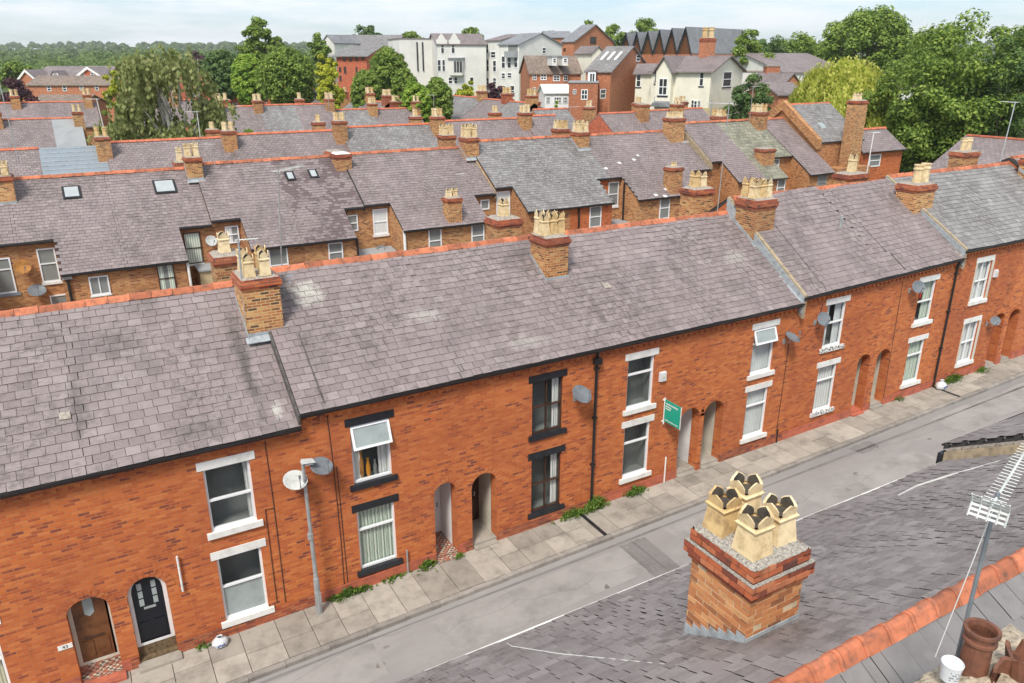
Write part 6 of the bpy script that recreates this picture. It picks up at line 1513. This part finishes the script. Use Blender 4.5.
# brick care home on the left
T, P, L, D, zE, zR, zB = bld('care_home', 'long two-storey red brick block with a brown tiled roof beside the copper tree', 27, 112, 84.5, 107, 148, 0, 75.5, depth=9, wall='brick_far', roof='tile_brown', wins=z7(0, 40, [(335, 328, 372, 368), (447, 328, 484, 368), (570, 328, 605, 362), (680, 322, 712, 362)]))
bld('care_home_wing', 'upper rear block with a dormer and white gable bargeboards behind the long brick block', 33, 104, 77, 100, 160, 0, 66, depth=12, wall='brick_far', roof='slate_tex', group=None)
for (a, c, yE2, yR2, lab, w) in ((18, 36, 79, 69.5, 'left white-edged gable bay of the care home', ()), (75, 103, 76, 66.8, 'right orange gable bay with two windows on the care home', z7(0, 40, [(585, 238, 610, 262), (650, 235, 680, 262)]))):
    T, P, L, D, zE, zR, zB = bld('gable_bay', lab, a, c, yE2, 95, 156, 0, yR2, ridge='v', depth=6, wall='brick_scarlet' if w else 'brick_far', roof='slate_tex', wins=w, cat='house')
    b = MB()
    for s in (0, 1):
        A, B2 = (P(-.4, -.3, zE-.35), P(L/2, -.3, zR+.05)) if s == 0 else (P(L/2, -.3, zR+.05), P(L+.4, -.3, zE-.35)); b.hexa([A-V3((0, 0, .5)), B2-V3((0, 0, .5)), B2-V3((0, 0, .5))+HD*.1, A-V3((0, 0, .5))+HD*.1], [A, B2, B2+HD*.1, A+HD*.1])
    b.build('bargeboards', M['white'], T)
T, P, L, D, zE, zR, zB = bld('dormer', 'small white dormer window on the care home roof', 50, 58.5, 77, 80, 154, 0, 70.5, ridge='v', depth=4, wall='whiterender', roof='slate_tex', wins=z7(0, 40, [(375, 240, 420, 262)]), down=0, cat='dormer')
bld('bungalow', 'low brown-roofed house in front of the care home', 30, 82, 103.5, 112, 118, 0, 94.5, depth=7, wall='brick_far', roof='tile_brown')
ptree_late = 1
# orange brick apartment block with hipped roof and white terraces behind
T, P, L, D, zE, zR, zB = bld('apartment_block', 'orange brick three-storey block with a grey roof behind the golden trees', 336, 366, 55, 92, 142, -.25, 45.5, px2=None, depth=13, wall='brick_scarlet', roof='slate_tex_grey', wins=z7(300, 20, [(310, 262, 328, 298), (355, 262, 372, 298), (400, 262, 415, 295), (445, 262, 460, 290), (280, 340, 298, 375), (315, 335, 335, 385), (283, 400, 300, 440), (400, 340, 415, 380)]), over=.6, frame='brownpaint')
bld('white_terrace', 'white gabled villa behind the orange brick block', 322, 334, 42, 75, 185, -.5, 34.5, ridge='v', depth=9, roof='slate_dark')
bld('white_terrace', 'grey-roofed white villa terrace along the skyline above the brick block', 334, 401, 45, 75, 190, .1, 34.8, depth=13, roof='slate_tex_grey')
# white villas
T, P, L, D, zE, zR, zB = bld('villa', 'plain white villa end wall with two dark drainpipes', 399, 437, 39, 96, 150, .35, 37, flat=True, depth=10)
for px in (417.5, 423): 
    F = Fac(399, 39, 150, .35); u, _ = F.u(px); b = MB(); q0, q1 = P(u, -.1, zE-.5), P(u, -.1, zE-5.5); b.tube([q0, q1], .13, 6); b.build('drainpipe', M['gutter'], T)
T, P, L, D, zE, zR, zB = bld('villa', 'large white villa with slate roof, curved gables and a two-storey bay', 437, 486, 43.5, 96, 146, .25, 33.5, depth=11, wall='whiterender', roof='slate_tex', wins=z7(430, 20, [(76, 158, 103, 242), (151, 158, 180, 242), (52, 285, 80, 370), (86, 285, 110, 370), (130, 410, 163, 460), (172, 410, 198, 460), (285, 410, 315, 470)]))
for a, c, tp in ((437, 447.5, 33.5), (449.5, 460.5, 33)):
    F = Fac(437, 43.5, 146, .25); u0, _ = F.u(a); u1, _ = F.u(c); zt = atd(a, tp, 146).z; b = MB(); m = (u0+u1)/2
    pr = [(u0, zE-.3), (u1, zE-.3), (u1, zE+.5), (m+(u1-m)*.6, zE+.8), (m+(u1-m)*.42, zt-.5), (m, zt), (m-(u1-m)*.42, zt-.5), (m-(u1-m)*.6, zE+.8), (u0, zE+.5)]
    b.hexa([P(u, .5, z) for u, z in pr], [P(u, -.12, z) for u, z in pr]); b.build('curved_gable', M['whiterender'], T)
F = Fac(437, 43.5, 146, .25); u0, z0 = F.u(449, 73); u1, _ = F.u(464.5, 73); _, z1 = F.u(464, 59.5)
b = MB(); b.hexa([P(u0, .1, z0-.4), P(u0+.6, -1.0, z0-.4), P(u1-.6, -1.0, z0-.4), P(u1, .1, z0-.4)], [P(u0, .1, z1), P(u0+.6, -1.0, z1), P(u1-.6, -1.0, z1), P(u1, .1, z1)]); bay = b.build('bay_window', M['whiterender'], T)
b = MB(); b.hexa([P(u0-.2, .1, z1), P(u0+.5, -1.2, z1), P(u1-.5, -1.2, z1), P(u1+.2, .1, z1)], [P(u0-.2, .1, z1+.3), P(u0+.5, -1.2, z1+.3), P(u1-.5, -1.2, z1+.3), P(u1+.2, .1, z1+.3)]); b.build('bay_roof', M['slate_dark'], bay)
for k in range(3):
    w = (u1-u0-1.6)/3; window(T, O0, F.U, F.N, 0, 0, 0, 0) if 0 else None
    b = MB(); a = u0+.75+k*(w+.1); b.hexa([P(a, -1.03, z0+.1), P(a+w, -1.03, z0+.1), P(a+w, -1.0, z0+.1), P(a, -1.0, z0+.1)], [P(a, -1.03, z1-.3), P(a+w, -1.03, z1-.3), P(a+w, -1.0, z1-.3), P(a, -1.0, z1-.3)]); b.build('bay_pane', M['glass_dark'], bay)
bld('villa', 'white villa wing with stacked narrow windows left of the purple shrub', 486, 500, 40, 96, 150, -.7, 34, ridge='u', depth=12, wall='whiterender', roof='slate_tex', wins=z7(430, 20, [(405, 165, 423, 240), (405, 280, 426, 370), (452, 290, 478, 375), (436, 225, 474, 275), (405, 415, 426, 470), (452, 415, 478, 465)]))
T, P, L, D, zE, zR, zB = bld('villa', 'tall white villa with a big blank gable wall and a roof balcony', 499, 519, 44, 97, 142, -.75, 33, ridge='u', px2=562, wall='whiterender', roof='slate_dark', wins=z7(430, 20, [(514, 258, 543, 350), (556, 258, 586, 350), (604, 258, 632, 345), (514, 380, 543, 425), (556, 378, 590, 420), (520, 470, 545, 540), (575, 470, 610, 545)]), wins2=z7(430, 20, [(806, 197, 833, 243), (583, 520, 610, 555)]))
b = MB(); q = lambda u, z: P(u, 0, z)
b.hexa([P(L-2.6, -.9, zE-2.2), P(L-.2, -.9, zE-2.2), P(L-.2, .0, zE-2.2), P(L-2.6, 0, zE-2.2)], [P(L-2.6, -.9, zE-1.2), P(L-.2, -.9, zE-1.2), P(L-.2, 0, zE-1.2), P(L-2.6, 0, zE-1.2)]); b.build('balcony', M['galv'], T)
b = MB(); b.hexa([P(L-2.5, -.02, zE-1.2), P(L-.3, -.02, zE-1.2), P(L-.3, 0.02, zE-1.2), P(L-2.5, .02, zE-1.2)], [P(L-2.5, -.02, zE-.1), P(L-.3, -.02, zE-.1), P(L-.3, .02, zE-.1), P(L-2.5, .02, zE-.1)]); b.build('balcony_door', M['dark'], T)
# brown-roofed brick terrace and red brick houses
T, P, L, D, zE, zR, zB = bld('brick_house', 'orange brick houses with a brown tiled roof, white dormers and a white conservatory', 530, 581, 72.5, 103, 122, .15, 55.5, depth=9, wall='brick_far', roof='tile_brown', wins=z7(430, 20, [(738, 388, 765, 432), (795, 388, 838, 432), (885, 398, 935, 440), (960, 398, 990, 440), (738, 485, 762, 530), (795, 480, 820, 505)]), wm=(.5,))
for i, (a, c) in enumerate(((552, 557), (562.5, 568))):
    T2, P2, L2, D2_, zE2, zR2, zB2 = bld('dormer', 'white dormer on the brown tiled roof, %s one' % ('left' if i == 0 else 'right pale-green-sided'), a, c, 57, 63.5, 121, .15, 56, flat=True, depth=3.5, wall='whiterender', roof='felt', wins=[(a+1, 58.2, c-1, 62.6)], down=.3, cat='dormer', wm=())
T2, P2, L2, D2_, zE2, zR2, zB2 = bld('conservatory', 'white conservatory with a pale sloping roof against the brown-roofed houses', 545, 570, 92, 101, 116, .15, 84, depth=5, wall='upvc', roof='whiterender', wins=z7(430, 20, [(835, 552, 862, 600), (890, 552, 945, 600), (955, 552, 990, 600)]), down=1, cat='conservatory', wm=(.33, .66))
T, P, L, D, zE, zR, zB = bld('brick_house', 'big red brick house with a steep slate roof and three white roof lights', 586, 611, 70.5, 106, 113, -.55, 46, ridge='u', px2=650, wall='brick_far', roof='slate_tex_grey', wins2=z7(550, 15, [(620, 285, 646, 335), (362, 530, 398, 600)]))
for i, px in enumerate((600.5, 609, 617.5)):
    s = (zR-zE)/(D/2); u = L*(.18+.28*i)
    b = MB(); pa, pb = .42, .72; A = [P(u, D/2*pa, zE+s*D/2*pa+.02), P(u+L*.10, D/2*pa, zE+s*D/2*pa+.02), P(u+L*.10, D/2*pb, zE+s*D/2*pb+.02), P(u, D/2*pb, zE+s*D/2*pb+.02)]; b.hexa(A, [p+V3((0, 0, .12)) for p in A]); b.build('roof_light', M['white'], T)
T, P, L, D, zE, zR, zB = bld('brick_extension', 'flat-topped red brick extension with white french windows in front of the steep slate roof', 569, 598, 83, 106, 107, -.1, 80, flat=True, depth=5, wall='brick_far', roof='felt', wins=z7(550, 15, [(165, 535, 188, 570), (225, 535, 270, 610)]), wm=(.5,), cat='house')
T, P, L, D, zE, zR, zB = bld('dormer', 'slate-sided dormer room above the flat brick extension', 588, 596, 71.5, 84, 108.5, -.1, 70, flat=True, depth=4, wall='upvc', roof='slate_tex', wins=[(589.5, 73, 595, 82)], down=0, cat='dormer', wm=(.5,), wt=())
T, P, L, D, zE, zR, zB = bld('brick_house', 'red brick gabled house on the skyline with one dark window', 562, 574, 41, 60, 160, -.75, 24.5, ridge='u', px2=614, wall='brick_far', roof='slate_dark', wins2=z7(550, 15, [(290, 157, 330, 208)]), wins=z7(550, 15, [(98, 238, 112, 262)]), frame='brownpaint')
bld('cream_outhouse', 'small cream gable between the red brick houses', 592, 604, 52, 62, 135, .4, 45.5, ridge='v', depth=6, wall='cream', roof='slate_tex')
bld('slate_house', 'distant slate-roofed house left of the red brick gable', 546, 572, 37, 50, 185, .1, 31, depth=9, wall='brick_far', roof='slate_dark')
# saw-tooth modern building
xs = [620.5, 631.5, 642, 653.5, 665, 677.5, 692]; ap = [33.5, 33, 31.8, 30.4, 29, 27.8]
F = Fac(620.5, 54.5, 205, -.8)
t = thing('sawtooth_building', 'modern slate-roofed building with a row of sharp dark gables on the skyline', 'building', F.A)
zb = F.A.z-8
pts = [F.u(x)[0] for x in xs]; Bk = -F.N; dep = 25.0
PP = lambda u, n, z: V3((F.A.x, F.A.y, 0))+F.U*u+Bk*n+V3((0, 0, z))
zEs = F.A.z
b = MB(); b.quad(PP(0, 0, zb), PP(pts[-1], 0, zb), PP(pts[-1], 0, zEs), PP(0, 0, zEs)); b.quad(PP(pts[-1], 0, zb), PP(pts[-1], dep, zb), PP(pts[-1], dep, zEs), PP(pts[-1], 0, zEs)); b.build('wall', M['brick_far'], t)
for k in range(6):
    u0, u1 = pts[k], pts[k+1]; um = u0+(u1-u0)*.5
    q = PP(um, 0, 0); zr = atd((xs[k]+xs[k+1])/2, ap[k], (q-V3((CAM.x, CAM.y, 0))).dot(HD)).z
    b = MB(); b.quad(PP(u0, .3, zEs), PP(u1, .3, zEs), PP(um, .3, zr-.1)); gb = b.build('gable', M['wood'], t)
    b = MB()
    for (ua, ub) in ((u0, um), (um, u1)):
        za, zc = (zEs, zr) if ua == u0 else (zr, zEs); A = [PP(ua, -.4, za), PP(ub, -.4, zc), PP(ub, dep, zc), PP(ua, dep, za)]; b.hexa([p+V3((0, 0, .004)) for p in A], [p+V3((0, 0, .25)) for p in A])
    b.build('roof', M['slate_dark'], t)
    b = MB()
    for (ua, ub) in ((u0, um), (um, u1)):
        za, zc = (zEs, zr) if ua == u0 else (zr, zEs); A = [PP(ua, -.7, za-.5), PP(ub, -.7, zc-.5), PP(ub, -.41, zc-.5), PP(ua, -.41, za-.5)]; b.hexa([p+V3((0, 0, .45)) for p in A], [p+V3((0, 0, .75)) for p in A])
    b.build('verge', M['black'], gb)
# cream house
T, P, L, D, zE, zR, zB = bld('cream_house', 'cream rendered house with slate roofs, dark bargeboards and a stack of two yellow pots', 652, 711.5, 70, 112, 110, -.62, 55.5, ridge='u', px2=743, wall='cream', roof='slate_tex', wins=z7(620, 15, [(255, 405, 272, 495), (333, 402, 365, 508), (578, 405, 598, 512), (515, 612, 530, 668), (535, 617, 552, 668), (560, 617, 578, 665), (245, 582, 272, 645)]), wins2=z7(620, 15, [(745, 405, 795, 515)]), sills='black', over=.45)
FC = Fac(652, 70, 110, -.62); ua, ub = FC.u(660)[0], FC.u(675.5)[0]; um = (ua+ub)/2; qm = P(um, -1.0, 0); za = atd(668.5, 57, (qm-V3((CAM.x, CAM.y, 0))).dot(HD)).z; ze = zE-.1
b = MB(); pr = [(ua, zB), (ub, zB), (ub, ze), (um, za), (ua, ze)]; b.hexa([P(u, 1, z) for u, z in pr], [P(u, -.9, z) for u, z in pr]); gb = b.build('front_gable', M['cream'], T)
b = MB()
for (u0, z0, u1, z1) in ((ua-.4, ze-.4, um, za), (um, za, ub+.4, ze-.4)):
    A = [P(u0, -1.3, z0), P(u1, -1.3, z1), P(u1, D/2, z1), P(u0, D/2, z0)]; b.hexa([p+V3((0, 0, .01)) for p in A], [p+V3((0, 0, .2)) for p in A])
b.build('gable_roof', M['slate_tex'], gb)
window(T, V3((P(0, -.9, 0).x, P(0, -.9, 0).y, 0)), FC.U, FC.N, um-.65, um+.65, zE-3.2, zE-1.0, inset=.03, trans=(.5,), mull=(.5,), ft=.12, sill='black', shh=.2, glass='glass_dark')
b = MB(); zd = zE-4.6; pr = [(um-1.4, 0), (um-1.0, .7), (um+1.0, .7), (um+1.4, 0)]; b.hexa([P(u, -.9, zd+z) for u, z in pr], [P(u*.9+um*.1, -2.0, zd+z*.7) for u, z in pr]); b.build('door_canopy', M['slate_dark'], T)
window(T, V3((P(0, -.9, 0).x, P(0, -.9, 0).y, 0)), FC.U, FC.N, um-1.0, um+1.0, zd-3.3, zd-.2, inset=.03, trans=(.4, .7), mull=(.33, .66), ft=.14, glass='glass_dark')
c = P(L*.62, D/2, 0); chimney(T, c.x, c.y, 2.0, 1.0, zE, zR+2.2, pots=2, potw=.85, poth=1.4, corbel=.5, layout=[(-.55, 0), (.55, 0)], shaft='brick_far', square=False)
bld('cream_house_wing', 'lower cream wing on the left end of the cream house', 636, 655, 72.5, 112, 113, -.3, 63.5, depth=7, wall='cream', roof='slate_tex', wins=z7(620, 15, [(120, 425, 148, 518)]), sills='black', over=.4)
b = MB(); F = Fac(672, 108, 98, .0); t = thing('timber_fence', 'buff close-boarded fence in front of the cream house', 'fence', F.A)
n = 26; u1 = F.u(717)[0]
b.hexa([V3((F.A.x, F.A.y, F.A.z-3))+F.U*0, V3((F.A.x, F.A.y, F.A.z-3))+F.U*u1, V3((F.A.x, F.A.y, F.A.z-3))+F.U*u1-F.N*.08, V3((F.A.x, F.A.y, F.A.z-3))-F.N*.08], [F.A, F.A+F.U*u1, F.A+F.U*u1-F.N*.08, F.A-F.N*.08]); b.build('boards', M['fence'], t)
for k in range(4):
    b = MB(); q = F.A+F.U*(u1*(k+.15)/3.3)+F.N*.06; b.tube([q-V3((0, 0, 3)), q+V3((0, 0, .9))], .07, 6); b.build('post', M['galv'], t)
# houses at the right between willow and shrub
bld('slate_hall', 'long purple-slated hall behind the willow', 784, 850, 72, 85, 128, .35, 53, depth=22, wall='whiterender', roof='slate_tex')
bld('small_house', 'low purple-slated house left of the willow', 779, 806, 94, 112, 100, .2, 82, depth=8, wall='brick_far', roof='slate_tex')
bld('small_house', 'gabled purple-slated house left of the willow', 783, 801, 84, 100, 112, .3, 73, ridge='v', depth=8, wall='brick_far', roof='slate_tex')
bld('white_house', 'white house glimpsed between the willow and the big tree', 893, 912, 86, 110, 120, .3, 80, depth=8)
T, P, L, D, zE, zR, zB = bld('brick_stack', 'plain brick stack left of the purple-slated hall', 767, 780.5, 66.5, 80, 118, 0, 66, flat=True, depth=1.6, wall='brick_far', roof='mortar', cat='chimney')
bld('garden_wall', 'pale wall beside the cream house garden', 743, 768, 72, 78, 122, .1, 71, flat=True, depth=.5, wall='whiterender', roof='mortar', cat='wall')

# ------------------------------------------------------------------ trees placed where they stand
def ptree(lab, cx, top, bot, wpx, dh, kind='mid', n=4500, seed=1, lobes=40, k=1.0, **kw):
    q = atd(cx, top, dh); zb = terr(q.x, q.y); ztop = q.z; sc = (q-CAM).dot(FW)/FPX
    cb = atd(cx, bot, dh).z; H = ztop-zb; base = kw.pop('base', None) or max(.04, min(.14, (cb-zb)/H))
    return tree(lab, (q.x, q.y, zb), H, wpx*sc*1.14, kind, int(n*1.7), ls=kw.pop('ls', sc*1.5*k), seed=seed, base=base, lobes=lobes, **kw)
def pweep(lab, cx, top, wpx, dh, kind, **kw):
    q = atd(cx, top, dh); zb = terr(q.x, q.y); sc = (q-CAM).dot(FW)/FPX
    return weeping(lab, (q.x, q.y, zb), q.z-zb, wpx*sc, kind, **kw)
def birch(lab, px, top, wpx, dh, seed):
    q0 = atd(px, top, dh); zb = terr(q0.x, q0.y); sc = (q0-CAM).dot(FW)/FPX; H = q0.z-zb; W = wpx*sc; loc = V3((q0.x, q0.y, zb)); r = random.Random(seed)
    t = thing('birch_tree', lab, 'tree', loc); tr = MB(); b = MB()
    for k in range(3):
        a = 2.1*k; o = V3((cos(a)*W*.10, sin(a)*W*.10, 0)); tr.tube([loc+o*.3+V3((0, 0, -1)), loc+o+V3((0, 0, H*.35)), loc+o*1.8+V3((0, 0, H*.65)), loc+o*2.2+V3((0, 0, H*(.93-.12*k)))], [.24, .17, .10, .03], 7)
    for k in range(34):
        a = r.uniform(0, 2*pi); f = r.uniform(.36, .97); rad = W*.5*sqrt(max(0, 1-((f-.5)/.55)**2))*r.uniform(.45, .95)
        e = loc+V3((cos(a)*rad, sin(a)*rad, H*f)); s0 = loc+V3((cos(a)*W*.05, sin(a)*W*.05, H*max(.2, f-.28)))
        tr.tube([s0, s0.lerp(e, .6)+V3((0, 0, H*.03)), e], [.07, .045, .015], 5)
        for m in range(42):
            d = V3((r.gauss(0, .75), r.gauss(0, .75), r.gauss(0, .35))); st = e+d; ln = r.uniform(.8, 2.6)*(1.25-.4*f); n = 11
            for i in range(n):
                g = (i+r.random())/n; p = st+V3((cos(a)*.25*g+r.uniform(-.10, .10), sin(a)*.25*g+r.uniform(-.10, .10), -ln*g))
                nn = (rdir(r)+V3((0, -.4, .5))).normalized(); tt = V3((r.uniform(-.5, .5), r.uniform(-.5, .5), -1)).normalized(); u = nn.cross(tt).normalized(); L = r.uniform(.24, .42); w_ = L*.40
                b.quad(p-u*w_*.2, p+tt*L*.5-u*w_, p+tt*L, p+tt*L*.5+u*w_)
    tr.build('trunk', M['birchbark'], t, uv=False); b.build('crown', ML['birch'], t, uv=False); return t
birch('tall loose birch with hanging olive foliage behind the third row', 166, 44, 128, 62.5, 4)
ptree('dense green shrubbery left of the birch below the grey-roofed houses', 112, 92, 140, 30, 74, 'mid', 3000, 71, 30, name='shrub', cat='shrub'); ptree('green shrubbery right of the birch above the third-row ridge', 200, 100, 138, 30, 78, 'mid', 3000, 72, 30, name='shrub', cat='shrub')
pweep('golden-green weeping willow left of the big tree', 851, 49, 108, 86, 'willow', strands=1700, per=16, lw=.20, seed=5, ragged=.25, longf=.85, name='willow_tree')
ptree('huge leafy tree filling the right edge', 974, 12, 172, 176, 78, 'mid', 30000, 21, 190, k=1.35, shape=.5, lob=(.11, .2), qx=.25)
ptree('dark spreading tree low beneath the huge right-edge tree', 926, 95, 172, 84, 76, 'mid', 9000, 22, 60, k=1.2)
ptree('tall bushy tree on the skyline above the willow', 876, 5, 64, 100, 150, 'mid', 11000, 23, 90, k=1.25, lob=(.14, .25), qx=.28)
ptree('rounded tree on the skyline left of the tall bushy one', 812, 27, 58, 58, 175, 'mid', 5000, 24)
ptree('tree on the skyline above the brick stack', 775, 31, 66, 48, 165, 'dark', 4000, 25); ptree('light green tree at the end of the saw-tooth roof', 752, 28, 72, 44, 140, 'mid', 4200, 26)
ptree('dark green shrub tree right of the cream house', 753, 75, 116, 46, 96, 'dark', 4500, 27); ptree('small grey-green bush by the cream house wall', 720, 104, 122, 13, 92, 'far', 900, 28, 14, name='bush', cat='bush')
ptree('round clipped-looking green tree in front of the brick block', 364, 59, 103, 35, 100, 'mid', 10000, 31, k=.9, lobes=70, lob=(.19, .29), shape=.12, rough=.5, even=True); ptree('tall round green tree with a bare trunk beyond the white villa corner', 387, 40, 76, 42, 112, 'mid', 10000, 32, base=.36, k=.9, lobes=70, lob=(.19, .29), shape=.12, rough=.5, even=True)
ptree('green tree left of the wide shrubby pair', 404, 57, 98, 32, 102, 'mid', 10000, 33, k=.95, lobes=70, lob=(.19, .29), shape=.12, rough=.5, even=True); ptree('bright green bushy tree before the white villas', 415, 70, 107, 34, 92, 'bright', 10000, 34, lobes=70, lob=(.19, .29), shape=.12, rough=.5, even=True); ptree('deeper green bushy tree beside the lime tree', 437, 68, 107, 34, 95, 'mid', 10000, 35, lobes=70, lob=(.19, .29), shape=.12, rough=.5, even=True)
ptree('lime green small tree below the white villa bay', 466, 73, 98, 24, 110, 'yellow', 2600, 36); ptree('low lime bush behind the side street ridge', 482, 90, 101, 18, 108, 'yellow', 1200, 37, 16, name='bush', cat='bush'); ptree('purple-leaved shrub tree before the white villa', 496, 77, 100, 23, 104, 'copper', 2600, 38)
ptree('golden conifer-like tree left of the orange brick block, upper one', 325, 50, 68, 24, 120, 'yellow', 3600, 39, base=.3, lobes=40, lob=(.2, .3), qx=.38, shape=.3, rough=.5); ptree('bright golden tree below it, left of the orange brick block', 327, 62, 92, 27, 112, 'yellow', 4000, 40, lobes=40, lob=(.2, .3), qx=.38, shape=.3, rough=.5)
ptree('big broad green tree left of the golden pair', 284, 38, 86, 62, 124, 'mid', 10000, 41, lobes=70, lob=(.19, .29), shape=.12, rough=.5, even=True); ptree('tall green tree breaking the skyline left of centre', 258, 17, 62, 44, 150, 'mid', 6500, 42, base=.42, lobes=70, lob=(.15, .25), qx=.3); ptree('dark evergreen mass of a tree right of the birch', 220, 41, 80, 42, 145, 'dark', 8500, 43, lobes=70, lob=(.19, .29), shape=.12, rough=.5, even=True); ptree('rounded green tree between the evergreen and the broad tree', 245, 44, 84, 36, 132, 'bright', 10000, 44, lobes=70, lob=(.19, .29), shape=.12, rough=.5, even=True)
ptree('green tree beside the skyline white villa', 318, 32, 58, 26, 180, 'mid', 2600, 45, base=.4); ptree('dark tree crown above the grey villa roofs', 366, 22, 36, 34, 235, 'dark', 2600, 46, base=.5); ptree('small tree crown above the plain white villa', 411, 28, 42, 26, 215, 'mid', 1800, 47, base=.5); ptree('small tree crown above the curved-gable villa', 472, 24, 38, 26, 215, 'mid', 2000, 48, base=.5)
ptree('tree behind the red brick skyline gable', 612, 23, 52, 36, 215, 'mid', 3000, 49, base=.35); ptree('tree left of the saw-tooth gables', 645, 19, 40, 36, 240, 'mid', 2600, 50, base=.45); ptree('low tree crown behind the red brick ridge', 588, 20, 40, 22, 230, 'mid', 1400, 51, base=.5); ptree('tiny tree crown left of the red brick ridge', 552, 26, 38, 16, 240, 'dark', 1000, 52)
ptree('copper-leaved tree at the left edge before the care home', 14, 73, 108, 40, 110, 'copper', 4500, 53); ptree('mid green tree at the left edge above the copper tree', 12, 55, 80, 30, 175, 'mid', 3600, 54); ptree('yellow-leaved tree at the right end of the care home', 113, 63, 84, 28, 128, 'yellow', 3000, 55); ptree('light green bush in front of the care home wall', 54, 90, 106, 22, 124, 'yellow', 1600, 56, 20, name='bush', cat='bush')
ptree('dull purple tree far beyond the birch', 196, 51, 68, 24, 260, 'copper', 1800, 57); ptree('green shrub between the third-row stacks and the birch', 238, 112, 136, 34, 63.5, 'mid', 3000, 58, 30, k=.9, name='shrub', cat='shrub'); ptree('small green shrub beside the grey flat roof', 100, 100, 132, 24, 62, 'mid', 1800, 59, 20, name='shrub', cat='shrub'); ptree('yellow flowering shrub behind the third-row stack', 93, 128, 142, 12, 57, 'yellow', 700, 60, 10, name='shrub', cat='shrub')
ptree('green bush at the foot of the villas', 394, 92, 104, 24, 96, 'mid', 1500, 61, 20, name='bush', cat='bush'); ptree('small bush by the conservatory', 557, 98, 110, 8, 100, 'bright', 500, 62, 8, name='bush', cat='bush')
ptree('tree behind the slate roof at the far right edge', 1030, 8, 120, 70, 72, 'dark', 7000, 63, 60)
# far woodland, one countless mass
r = random.Random(9); b = MB()
for k in range(1500):
    dh = 215*math.exp(r.random()**.8*2.5); px = r.uniform(-120, 345) if k % 5 else r.uniform(345, 1120)
    q = CAM+(HD+RT*((px-512)/FPX/cos(PITCH)))*dh; zb = terr(q.x, q.y)
    if px > 300 and dh < 330: continue
    h = r.uniform(8, 15)*(1 if dh < 700 else 1.25); w = h*r.uniform(.7, 1.3)
    if px < 330:
        tp = (15.39-zb-h)/dh*FPX+60.5
        if dh < 420 and tp < 57: h = max(4, h-(57-tp)*dh/FPX)
    s = max(.55, dh/FPX*1.5); n = int(min(130, 26+5*(w/s)**2))
    for j in range(n):
        d = rdir(r); d.z = abs(d.z)*1.0-.15; p = V3((q.x, q.y, zb+h*.45))+V3((d.x*w*.55, d.y*w*.55, d.z*h*.6))*r.uniform(.75, 1.02)
        leafquad(b, p, (d+rdir(r)*.6+V3((0, 0, .3))).normalized(), s*r.uniform(.7, 1.4), r)
o = b.build('woodland', ML['far'], None, uv=False); o['kind'] = 'stuff'
# ------------------------------------------------------------------ light
w = bpy.data.worlds.new('World'); SC.world = w; w.use_nodes = True; nt = w.node_tree
for n in list(nt.nodes): nt.nodes.remove(n)
SUN_EL, SUN_AZ = radians(52), radians(222)     # azimuth from +x, anticlockwise: light comes from behind the camera's left
sky = nt.nodes.new('ShaderNodeTexSky'); sky.sky_type = 'NISHITA'; sky.sun_disc = False; sky.sun_elevation = SUN_EL; sky.sun_rotation = pi/2-SUN_AZ
sky.air_density = 1.0; sky.dust_density = .7; sky.ozone_density = 1.5
tc = nt.nodes.new('ShaderNodeTexCoord').outputs['Generated']
sep = N(nt, 'ShaderNodeSeparateXYZ', {0: tc})
zz = N(nt, 'ShaderNodeMath', {0: sep.outputs[2], 1: .12}, operation='ADD')
pv = N(nt, 'ShaderNodeVectorMath', {0: tc, 1: zz.outputs[0]}, operation='DIVIDE')
cl = noise(nt, .8, 8, .62, vec=pv.outputs[0], stretch=(1, 1, 0))
cf = ramp(nt, cl, [(.36, G(.25)), (.60, G(1.0))])
skb = mix(nt, 1.0, sky.outputs[0], (.78, .95, 1.12), 'MULTIPLY'); col = mix(nt, cf, skb, (7.6, 8.0, 8.3))
bg = N(nt, 'ShaderNodeBackground', {'Color': col, 'Strength': .10}); wo = nt.nodes.new('ShaderNodeOutputWorld'); nt.links.new(bg.outputs[0], wo.inputs[0])
sl = bpy.data.lights.new('sun', 'SUN'); sl.energy = 2.9; sl.angle = radians(13); sl.color = (1, .94, .84)
so = bpy.data.objects.new('sun', sl); COL.objects.link(so)
so.rotation_euler = V3((cos(SUN_AZ)*cos(SUN_EL), sin(SUN_AZ)*cos(SUN_EL), sin(SUN_EL))).to_track_quat('Z', 'Y').to_euler()
hz = MB(); hz.box(-3300, 4300, -60, 4600, -8, 150); ho = hz.build('haze', None, None, uv=False); ho['kind'] = 'stuff'
mh = bpy.data.materials.new('haze_air'); mh.use_nodes = True; nh = mh.node_tree
for n in list(nh.nodes): nh.nodes.remove(n)
oh = nh.nodes.new('ShaderNodeOutputMaterial'); pvh = nh.nodes.new('ShaderNodeVolumePrincipled'); pvh.inputs['Color'].default_value = (.93, .96, 1, 1); pvh.inputs['Density'].default_value = .00014; pvh.inputs['Anisotropy'].default_value = .2
nh.links.new(pvh.outputs[0], oh.inputs['Volume']); ho.data.materials.append(mh)
vs = SC.view_settings; vs.view_transform = 'Standard'; vs.look = 'None'; vs.gamma = 1; vs.use_curve_mapping = False; vs.exposure = .5
SC.cycles.max_bounces = 6; SC.cycles.transparent_max_bounces = 12
